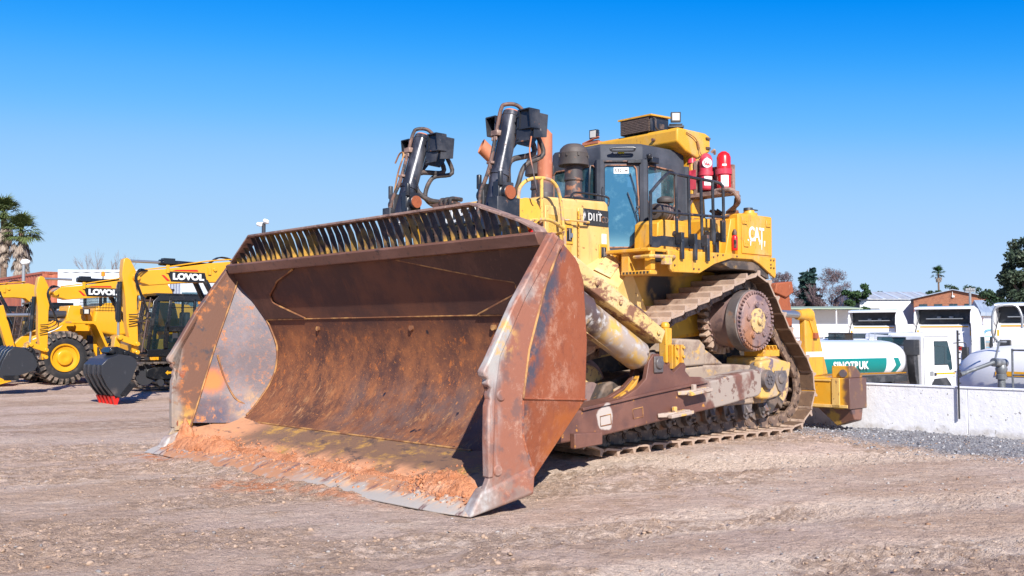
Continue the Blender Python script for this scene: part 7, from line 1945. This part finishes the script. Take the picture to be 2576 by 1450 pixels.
q = MB(); q.tube([(-2.6,1.15,2.95),(-2.6,1.35,3.15),(-2.6,1.30,3.6),(-2.7,1.2,3.72),(-2.9,1.0,3.72),(-3.0,.95,3.5),(-3.0,.95,3.25)], .025, 8); q.v = [(p[0]+2.0,p[1],p[2]-.05) for p in q.v]; q.build('ladder_hoop', m_tgrey, wc)
q = MB()
for z in (2.75,2.25,1.85,1.6): q.tube([(-3.1,1.35,z),(-5.2,1.35,z)], .022, 6, 1, False)
for x in (-3.1,-4.0,-5.0): q.tube([(x,1.35,1.2),(x,1.35,2.78)], .022, 6, 1, False)
q.tube([(-2.3,1.5,1.2),(-2.2,1.5,1.75),(-2.5,1.5,1.8),(-3.1,1.5,1.75)], .022, 6); q.box(-5.5,-2.2,1.15,1.55,1.15,1.2); q.v = [(p[0]+2.0,p[1]+.1,p[2]) for p in q.v]; q.build('side_platform', m_galv, wc)
# toothed bar clipped upright to the wall
x, y, _ = (8.25,16.3,0); q0 = WALL_B + 1.02*EY*-1
tb = thing('marker_post', (WALL_B[0]-1.02*EY[0]*1.0+.0, WALL_B[1]-1.02*EY[1], 0), HEAD, 'thin dark upright bar with pegs fixed to the front of the white wall', 'post')
q = MB(); q.box(.03,.05,-.012,.012,.28,1.72)
for k in range(9): q.box(.02,.05,.012,.035,.85+k*.1,.87+k*.1)
q.build('bar', m_tb, tb)
# mast with lamps, precast fence, blue frames
def mast(px, d, ztop, label, heads=True):
    x = (px-1288)/2504*d
    r = thing('light_mast', (x,d,YZ if px > 1288 else 0), 0, label, 'mast')
    zb = YZ if px > 1288 else 0
    q = MB(); q.cyl((0,0,0),(0,0,ztop-zb),.10,.07,n=10); q.build('pole', m_tgrey, r)
    q = MB()
    if heads:
        for k in range(4): q.box(-.30+k*.15,-.17+k*.15,-.1,.05,ztop-zb-.2,ztop-zb-.05)
        q.box(-.32,.32,-.05,.05,ztop-zb-.28,ztop-zb-.2)
    q.build_each('lamp_head', m_tgrey, r)
    return r
mast(2441, 62, 4.55, 'grey light mast between the tall cabs in front of the brick building')
fn = thing('precast_fence', (28.5,60,YZ), rad(-8), 'grey slatted precast fence behind the tall cabs', 'fence')
q = MB()
for k in range(12): q.box(-1.5,14,-.03,.03,.15*k+.9,.15*k+1.02)
for k in range(8): q.box(-1.5+k*2,-1.35+k*2,-.08,.08,0,2.75)
for k in range(2): q.box(-1.5,14,-.02,.02,.9*k,.9*k+.05)
q.box(-1.5,14,-.015,.015,0,2.7); q.build('fence_panel', M('grey_concrete', (.30,.28,.26), .85), fn)
for k, px in enumerate((2488, 2519)):
    x = (px-1288)/2504*56
    r = thing('blue_frame', (x,56,YZ), rad(-10), 'light blue steel hoop frame standing %s the tan bundle' % ('left of' if k == 0 else 'right of'), 'frame', 'blue frames by the fence')
    q = MB(); q.tube([(-.30,0,1.6),(-.30,0,2.9),(-.22,0,3.2),(0,0,3.28),(.22,0,3.2),(.30,0,2.9),(.30,0,1.6)], .07, 8)
    for z in (1.7,2.0,2.3,2.6,2.9): q.box(-.28,.28,-.03,.03,z,z+.05)
    q.box(-.5,.5,-.5,.5,0,1.65); q.build('frame', M('light_blue_paint', (.12,.32,.45), .5), r)
bd_ = thing('wrapped_bundle', ((2503-1288)/2504*57,57,YZ), 0, 'tan wrapped bundle between the two blue frames', 'bundle')
q = MB(); q.lathe((0,0,0),(0,0,3.1),[(0,.5),(.6,.42),(.8,.36),(.95,.22),(1,.05)],14); q.build('wrapping', M('tan_wrap', (.62,.42,.22), .8, bump=(3,.15)), bd_)

# ---------------------------------------------------------------- far buildings
m_brick = M('red_brown_brick', (.30,.12,.065), .85, layers=[dict(c=(.20,.08,.05), s=1.5, v=(1,1,3), t=(.45,.65)), dict(c=(.38,.18,.10), s=4, v=(1,1,4), t=(.5,.65), a=.7)])
m_roofb = M('blue_grey_metal_roof', (.25,.31,.40), .6, layers=[dict(c=(.32,.38,.45), s=.3, v=(8,1,1), t=(.45,.6))])
m_roofw = M('pale_sheet_roof', (.42,.44,.47), .5, layers=[dict(c=(.34,.36,.39), s=.25, v=(6,1,1), t=(.45,.6))])
bz = -1.4
br = thing('brick_building', (74.4,168,bz), rad(-22), 'red brick building with a shallow gable and a row of dark windows', 'building')
q = MB(); q.prism([(-6.1,0),(6.1,0),(6.1,9.0),(0,10.4),(-6.1,9.0)], 'y', 0, 22); bro = q.build('wall', m_brick, br)
q = MB()
for s in (-1,1): q.hexa([(0,-.5,10.45),(s*6.6,-.5,8.93),(s*6.6,22.5,8.93),(0,22.5,10.45),(0,-.5,10.6),(s*6.6,-.5,9.08),(s*6.6,22.5,9.08),(0,22.5,10.6)])
q.hexa([(6.6,-.5,8.9),(17,-.5,8.3),(17,22,8.9),(6.6,22,9.6),(6.6,-.5,9.05),(17,-.5,8.45),(17,22,9.05),(6.6,22,9.75)]); q.build('roof', m_roofb, br)
q = MB(); q.box(6.1,16.5,.5,20,0,8.3); q.build('side_wing', M('pink_brick', (.45,.27,.17), .85), br)
for k in range(5):
    x = -4.6+k*2.35; w = MB(); w.box(x-.65,x+.65,-.06,.02,7.15,8.1); wf = w.build('window', m_tb, br); w = MB(); w.box(x-.58,x-.04,-.08,-.06,7.22,8.03); w.box(x+.04,x+.58,-.08,-.06,7.22,8.03); w.build('pane', m_tgl, wf)
    w = MB(); w.box(x-.75,x+.75,-.12,-.0,7.02,7.14); w.build('sill', m_tgrey, wf)
q = MB(); q.box(-.1,.3,-.3,0,9.2,9.5); q.cyl((0,-.2,9.5),(0,-.1,10.3),.05,n=6); q.build('gable_lamp', m_white, br)
ws = thing('warehouse', (73.8,190,bz), rad(-2), 'long white warehouse with pale roof strips left of the brick building', 'warehouse')
q = MB(); q.prism([(0,0),(0,9.6),(9,11.2),(18,9.6),(18,0)], 'x', -7.3, 7.2)
wso = q.build('wall', M('white_sheet_wall', (.70,.72,.74), .6, layers=[dict(c=(.60,.62,.65), s=.5, v=(6,1,1), t=(.4,.6))]), ws)
q = MB()
q.hexa([(-7.6,-.4,9.55),(7.5,-.4,9.55),(7.5,9,11.3),(-7.6,9,11.3),(-7.6,-.4,9.7),(7.5,-.4,9.7),(7.5,9,11.45),(-7.6,9,11.45)])
q.hexa([(-7.6,9,11.3),(7.5,9,11.3),(7.5,18.4,9.55),(-7.6,18.4,9.55),(-7.6,9,11.45),(7.5,9,11.45),(7.5,18.4,9.7),(-7.6,18.4,9.7)]); rfo = q.build('roof', m_roofw, ws)
q = MB()
for k in range(5): x = -6+k*2.9; q.hexa([(x,-.4,9.72),(x+.6,-.4,9.72),(x+.6,8.8,11.43),(x,8.8,11.43),(x,-.4,9.76),(x+.6,-.4,9.76),(x+.6,8.8,11.47),(x,8.8,11.47)])
q.build('roof_strip', m_tw, rfo)
q = MB(); q.box(-6.6,-3.6,-.1,0,.5,8.0); q.build('door', m_tgrey, ws); q = MB(); q.box(5.4,7.0,-.15,-.05,7.4,9.2); sgn = q.build('yellow_sign', m_ob, ws); text('FS', .9, m_decal, sgn, (6.2,-.17,8.3), (1,0,0), (0,0,1), off=.03)
for k, (px, d, L, H, mat, lab) in enumerate(((2600,140,13,8.0,m_roofb,'low building with a blue grey roof at the right edge'),(2030,150,16,5.0,M('dull_purple_roof',(.16,.11,.12),.7),'low house with a dark purple roof below the trees'),(2120,165,7,4.2,m_roofw,'small grey outbuilding below the bare tree'))):
    r = thing('house', ((px-1288)/2504*d,d,bz), rad(-15), lab, 'building')
    q = MB(); q.prism([(-L/2,0),(-L/2,H*.72),(L/2,H*.72),(L/2,0)], 'y', 0, 9); q.build('wall', M('pale_plaster',(.55,.52,.47),.8) if k else m_tw, r)
    q = MB(); q.prism([(-.5,H*.70),(-.5,H*.76),(4.5,H),(9.5,H*.76),(9.5,H*.70)], 'x', -L/2-.4, L/2+.4); q.build('roof', mat, r)
# long green-topped awning in the middle distance
aw = thing('awning', ((2080-1288)/2504*95,95,bz), rad(-3), 'long low green awning roof beyond the trucks', 'awning')
q = MB(); q.hexa([(-3.6,0,5.4),(3.4,0,5.4),(3.4,5,5.7),(-3.6,5,5.7),(-3.6,0,5.5),(3.4,0,5.5),(3.4,5,5.8),(-3.6,5,5.8)]); q.build('roof', M('pale_green_sheet', (.30,.36,.26), .6), aw)
q = MB()
for k in range(4): q.box(-3.5+k*2.2,-3.4+k*2.2,.2,.3,0,5.45)
q.box(-3.6,3.4,3,3.1,0,5.4); q.build('post', m_tw, aw)
# ---------------------------------------------------------------- trees
rngT = np.random.default_rng(5)
def leaves(name, blobs, size, mat, par, seed=1, dens=1.0, flat=.0, elong=1.6):
    rng = np.random.default_rng(seed); C = []; S = []; T = []
    for (cx,cy,cz,rx,ry,rz,n) in blobs:
        n = int(n*dens); u = rng.normal(size=(n,3)); u /= np.linalg.norm(u,axis=1)[:,None]
        r = rng.random(n)**.45
        C.append(np.array([cx,cy,cz])+u*r[:,None]*np.array([rx,ry,rz])); T.append(np.full(n, rng.random()))
    C = np.concatenate(C); T = np.concatenate(T); n = len(C)
    a = rng.normal(size=(n,3)); a[:,2] *= (1-flat); a /= np.linalg.norm(a,axis=1)[:,None]
    b = rng.normal(size=(n,3)); b -= (b*a).sum(1)[:,None]*a; b /= np.linalg.norm(b,axis=1)[:,None]
    s = size*rng.uniform(.6,1.4,n)[:,None]
    V = np.stack([C-a*s*elong/2-b*s*.1, C-b*s*.5, C+a*s*elong/2, C+b*s*.5],1).reshape(-1,3)
    F = np.arange(4*n).reshape(n,4)
    o = mesh_np(name, V, F, mat, par); attr(o, 'tone', np.repeat(.6*T+.4*rng.random(n),4)); return o
def leafmat(name, c0, c1, c2):
    return M(name, c0, .75, layers=[dict(c=c1, m=('attr','tone',.2,.6)), dict(c=c2, m=('attr','tone',.6,.95))], spec=.2)
def tree_at(px, d, label, name='tree', group='trees beyond the trucks', zb=-1.4):
    return thing(name, ((px-1288)/2504*d, d, zb), 0, label, 'tree', group)
m_bark = M('grey_brown_bark', (.13,.10,.085), .9, layers=[dict(c=(.20,.16,.13), s=2, t=(.4,.7))])
m_twig = M('bare_twigs', (.15,.105,.11), .9)
def haze_twigs(par, cx, z0, z1, w, n, seed, mat, s=.5):
    r = random.Random(seed)
    bl = []
    for k in range(60):
        u = r.random(); z = z0+(z1-z0)*u; ww = w*(1-.55*abs(2*u-.9))
        bl.append((cx+r.uniform(-ww,ww), r.uniform(-ww,ww)*.6, z, w*.22, w*.2, w*.25, n/60))
    leaves('twigs', bl, s*.16, mat, par, seed, elong=7)
def bare(par, h, r0, seed, spread=.55, depth=6, mat=m_twig, name='branches', lo=.12, upr=.25, k_=3):
    rng = random.Random(seed); b = MB(); tr_ = MB()
    def grow(p, d, L, r, n):
        q = p+d*L
        (tr_ if n == depth else b).cyl(p, q, r, r*.68, n=5 if n < depth-1 else 8)
        if n == 0: return
        for k in range(k_ if n > 1 else 3):
            nd = (d+Vector((rng.uniform(-1,1)*spread, rng.uniform(-1,1)*spread, rng.uniform(-.3,.7)*spread))+Vector((0,0,upr*.5))).normalized()
            grow(q if k else p.lerp(q,.8), nd, L*rng.uniform(.62,.85), r*.6, n-1)
    grow(Vector((0,0,0)), Vector((rng.uniform(-.05,.05),0,1)), h*lo*2, r0, depth)
    tr_.build('trunk', m_bark, par); b.build(name, mat, par)
# cedar with flat layered boughs
t = tree_at(2033, 200, 'dark flat-layered conifer standing left of the bare tree')
q = MB(); q.cyl((0,0,0),(0,0,16.0),.35,.08,n=8); q.build('trunk', m_bark, t)
bl = []; rr = random.Random(3)
for k in range(24):
    z = 4.6+k*.46; w0_ = (4.2*(1-(z-4.6)/13.5)+.6)
    for j in range(3):
        w = w0_*rr.uniform(.6,1.25); a = j*2.1+k*.9+rr.uniform(-.4,.4)
        bl.append((math.cos(a)*w*.55,math.sin(a)*w*.55,z+rr.uniform(-.1,.1),w*.5,w*.4,.22,170))
bl += [(1.0,0,15.8,.7,.7,.6,150),(-.4,0,15.1,.5,.5,.4,80)]
leaves('foliage', bl, .34, leafmat('cedar_green', (.02,.05,.05), (.03,.065,.055), (.05,.09,.07)), t, 3)
t = tree_at(2090, 195, 'bare brown winter tree between the conifer and the round green tree', 'bare_tree'); bare(t, 16.0, .5, 4, .6, 6); haze_twigs(t, .2, 4.5, 15.2, 4.2, 6500, 4, m_twig)
t = tree_at(1962, 190, 'bare brown winter tree just right of the track top', 'bare_tree'); bare(t, 15, .5, 8, .75, 6); haze_twigs(t, 0, 4, 14.2, 4.0, 6000, 5, m_twig)
t = tree_at(2152, 190, 'dark green round-crowned tree left of the warehouse roof')
q = MB(); q.cyl((0,0,0),(0,0,5),.3,.2,n=8); q.build('trunk', m_bark, t)
bl = [(rr.uniform(-2.4,2.4),rr.uniform(-2,2),rr.uniform(4.2,12.0),rr.uniform(.6,1.0),1.0,rr.uniform(.45,.8),260) for k in range(40)]
bl = [b for b in bl if abs(b[0]) < 2.8-(b[2]-5)*.20]
leaves('foliage', bl, .26, leafmat('mid_green', (.02,.05,.02), (.04,.08,.03), (.07,.12,.045)), t, 9)
t = tree_at(2168, 170, 'small bright green bush at the corner of the warehouse', 'bush')
leaves('foliage', [(rr.uniform(-1,1),0,rr.uniform(4.8,6.6),.6,.6,.6,120) for k in range(8)], .22, leafmat('bright_green', (.10,.20,.04), (.14,.25,.06), (.06,.14,.03)), t, 12); q = MB(); q.cyl((0,0,0),(0,0,3.4),.2,n=6); q.build('trunk', m_bark, t)
t = tree_at(2420, 230, 'thin half-bare tree behind the brick gable'); bare(t, 14, .35, 14, .85, 5)
leaves('foliage', [(rr.uniform(-4,4),0,rr.uniform(11,14.4),1.0,1,.6,90) for k in range(14)], .25, leafmat('thin_green', (.03,.06,.03), (.05,.08,.04), (.08,.10,.06)), t, 15)
t = tree_at(2535, 120, 'small dark tree left of the big tree at the right edge')
leaves('foliage', [(rr.uniform(-3,0),0,rr.uniform(6.6,8.1),.8,.8,.5,150) for k in range(8)], .2, leafmat('dark_green_b', (.02,.045,.02), (.03,.06,.03), (.05,.08,.04)), t, 17); q = MB(); q.cyl((0,0,0),(-1,0,5.6),.2,n=6); q.build('trunk', m_bark, t)
t = tree_at(2590, 92, 'big loose-crowned gum tree cut by the right edge of the picture', 'gum_tree')
q = MB(); q.tube([(0,0,0),(.3,0,4),(-.4,0,7.5),(.2,0,10.5)], lambda f: .4*(1-f*.7), 8); q.tube([(.2,0,5),(-1,0,7),(-1.8,0,8.4)], .12, 6); q.tube([(0,0,6),(1.5,0,8),(2.2,0,9)], .12, 6); q.build('trunk', m_bark, t)
bl = [(rr.uniform(-2.7,3.4),rr.uniform(-2.2,2.2),z:=rr.uniform(5.2,11.9),rr.uniform(.5,.95),.7,rr.uniform(.4,.75),230) for k in range(84)]
bl = [b for b in bl if b[0] > -2.6+max(0,(b[2]-9))*.55]
leaves('foliage', bl, .17, leafmat('gum_green', (.035,.055,.035), (.06,.085,.05), (.10,.12,.08)), t, 20, 1.3)
t = tree_at(2540, 62, 'leafless brown shrub in front of the brick building', 'shrub'); bare(t, 4.6, .08, 33, .9, 5)
for i_, (px, d, z, s_) in enumerate(((2205,210,9.9,1.2),(2345,215,10.4,1.6))):
    t = tree_at(px, d, 'small dark treetop showing %s' % ('above the left end of the warehouse roof' if i_ == 0 else 'over the warehouse ridge below the tall palm'))
    leaves('foliage', [(rr.uniform(-s_,s_),0,z+1.4+rr.uniform(-.5,.3),.8,.8,.5,120) for k in range(6)], .25, leafmat('far_green%d' % i_, (.03,.06,.03), (.04,.07,.03), (.06,.09,.04)), t, 40+i_); q = MB(); q.cyl((0,0,0),(0,0,z+1.2),.2,n=6); q.build('trunk', m_bark, t)
# hedge mass low under the far trees
for i_, (px, d, w, h) in enumerate(((2005,185,4,3.6),(1985,210,6,4.6),(2100,205,9,4.4))):
    t = tree_at(px, d, ['low olive bush beside the ripper shank','dark bushes behind the ripper shank','dark hedge at the foot of the bare tree'][i_], 'bush')
    leaves('foliage', [(rr.uniform(-w,w)/2,rr.uniform(-1,1),rr.uniform(3.5,h+3.6),1,1,.8,170) for k in range(int(w*3))], .3, leafmat('hedge_green%d' % i_, (.04,.05,.025), (.06,.08,.035), (.10,.11,.05)), t, 50+i_)

def palm(par, h, crown, skirt, seed, fan=True, nf=46, leafc=None, tr=.35):
    rng = random.Random(seed)
    q = MB(); q.tube([(0,0,0),(.1,0,h*.5),(0,0,h)], lambda f: tr*(1-.25*f), 10); q.build('trunk', M('palm_bark%d' % seed, (.20,.13,.09), .9, layers=[dict(c=(.10,.07,.05), s=3, v=(1,1,6), t=(.45,.6))]), par)
    V = []; F = []; T = []
    def frond(base, az, el, L, dead):
        # stalk then a fan of blades
        d = Vector((math.cos(az)*math.cos(el), math.sin(az)*math.cos(el), math.sin(el)))
        tip = base+d*L*.5+Vector((0,0,-L*.05))
        side = d.cross(Vector((0,0,1))).normalized(); up = side.cross(d)
        w = .018*L
        b = len(V); V.extend([base-side*w, base+side*w, tip+side*w, tip-side*w]); F.append((b,b+1,b+2,b+3)); T.extend([.1 if dead else .4]*4)
        nb = 17
        for i in range(nb):
            t = -1.25+2.5*i/(nb-1); dd = (d*math.cos(t)+side*math.sin(t)+up*rng.uniform(-.1,.15)).normalized()
            l = L*.55*(1-.25*abs(t))*rng.uniform(.85,1.1)
            if dead: dd = (dd+Vector((0,0,-.9))).normalized()
            mid = tip+dd*l*.6; end = mid+(dd+Vector((0,0,-.75 if not dead else -1.5))).normalized()*l*.45
            s2 = dd.cross(up).normalized() if dd.cross(up).length > .05 else side; ww = L*.024
            b = len(V); V.extend([tip-s2*ww*.3, tip+s2*ww*.3, mid+s2*ww, mid-s2*ww, end+s2*.004, end-s2*.004])
            F.append((b,b+1,b+2,b+3)); F.append((b+3,b+2,b+4,b+5))
            tv = rng.random()*.25+(.0 if dead else .5); T.extend([tv]*6)
    top = Vector((0,0,h))
    for k in range(nf):
        frond(top+Vector((0,0,rng.uniform(-.4,.3)))*crown*.2, rng.random()*6.28, rng.uniform(-.5,1.35), crown*rng.uniform(.85,1.15), False)
    n1 = len(F)
    Vg, Fg, Tg = V[:], F[:], T[:]
    o = mesh_np('fronds', np.array([tuple(v) for v in Vg]), np.array(Fg), leafmat('palm_green%d' % seed, *(leafc or ((.05,.10,.02),(.09,.16,.03),(.17,.22,.05)))), par); attr(o, 'tone', np.array(Tg)*1.1-.2)
    if skirt:
        V.clear(); F.clear(); T.clear()
        for k in range(int(skirt*34)):
            z = h-.2-rng.random()**.8*skirt; frond(Vector((0,0,z)), rng.random()*6.28, rng.uniform(-1.25,-.6), crown*rng.uniform(.75,1.05)*(1-.45*(h-z)/skirt), True)
        o = mesh_np('dead_fronds', np.array([tuple(v) for v in V]), np.array(F), M('dry_frond%d' % seed, (.30,.24,.19), .9, layers=[dict(c=(.18,.13,.10), m=('attr','tone',.05,.15)), dict(c=(.40,.34,.28), m=('attr','tone',.15,.25))]), par); attr(o, 'tone', np.array(T))
t = thing('palm_tree', ((50-1288)/2504*95,95,0), 0, 'palm with a thick skirt of dry fronds, right of the two tall palms', 'palm tree', 'two tall palms at the left edge'); palm(t, 11.4, 2.15, 5.6, 101, nf=64, leafc=((.07,.10,.03),(.12,.15,.05),(.22,.22,.09)))
t = thing('palm_tree', ((4-1288)/2504*97,97,0), 0, 'taller palm with dry hanging fronds at the left edge of the picture', 'palm tree', 'two tall palms at the left edge'); palm(t, 13.5, 2.1, 4.4, 102, nf=64, leafc=((.07,.10,.03),(.12,.15,.05),(.22,.22,.09)))
t = thing('palm_tree', ((2362-1288)/2504*225,225,-1.4), 0, 'small lone far palm with a thin trunk above the warehouse roof', 'palm tree'); palm(t, 16.8, 1.9, 1.2, 103, nf=34, tr=.25, leafc=((.02,.05,.015),(.03,.07,.02),(.07,.11,.03)))
t = thing('palm_tree', ((262-1288)/2504*75,75,0), 0, 'short green palm behind the white container', 'palm tree'); palm(t, 5.2, 1.25, 0, 104, nf=26)
t = thing('bare_tree', ((268-1288)/2504*78,78,0), 0, 'leafless grey tree rising behind the short palm', 'tree')
b = MB(); rg_ = random.Random(5)
def up_(p, d, L, r, n):
    q_ = p+d*L; b.cyl(p,q_,r,r*.7,n=5)
    if n:
        for k in range(3): up_(q_ if k else p.lerp(q_,.6), (d+Vector((rg_.uniform(-.45,.45),rg_.uniform(-.3,.3),rg_.uniform(0,.3)))).normalized(), L*rg_.uniform(.6,.9), r*.6, n-1)
for k in range(4): up_(Vector((-1+k*.6,0,4.4)), Vector((-.25+.16*k,0,1)).normalized(), 1.15, .05, 4)
b.cyl((0,0,0),(0,0,4.4),.2,.15,n=8); b.build('branches', M('grey_twigs', (.22,.19,.19), .9), t)
t = thing('palm_tree', ((590-1288)/2504*70,70,0), 0, 'green palm tip showing just above the blade corner', 'palm tree'); palm(t, 5.6, 1.2, 0, 105, nf=18)
# camera pole behind the blade, lamp pole by the palms
cp_ = thing('camera_pole', ((661-1288)/2504*60,60,0), 0, 'grey pole with white security cameras above the blade', 'camera pole')
q = MB(); q.cyl((0,0,0),(0,0,8.35),.12,n=12); q.build('pole', m_ng, cp_)
q = MB(); 
for (x,z,a) in ((-.26,8.28,-.3),(.14,8.48,.3)): q.lathe((x-.12,-.1,z+.03),(x+.18,-.30,z-.08),[(0,.06),(.2,.12),(.8,.12),(1,.10)],14)
q.box(-.35,.3,-.1,.05,8.3,8.4); q.build('camera', m_white, cp_, bevel=.02)
lp_ = thing('lamp_pole', ((57-1288)/2504*48,48,0), 0, 'thin grey pole with a white lamp in front of the palms', 'lamp pole')
q = MB(); q.cyl((0,0,0),(0,0,5.0),.07,n=10); q.build('pole', m_tgrey, lp_); q = MB(); q.lathe((-.15,0,5.1),(.3,0,5.15),[(0,.05),(.2,.14),(.7,.14),(1,.05)],14); q.build('lamp', m_white, lp_)
# ---------------------------------------------------------------- keep the hierarchy at thing > part > sub-part
def depth(o):
    d = 1
    while o.parent is not None: o = o.parent; d += 1
    return d
for _ in range(3):
    for o in list(bpy.data.objects):
        if depth(o) > 3: o.parent = o.parent.parent
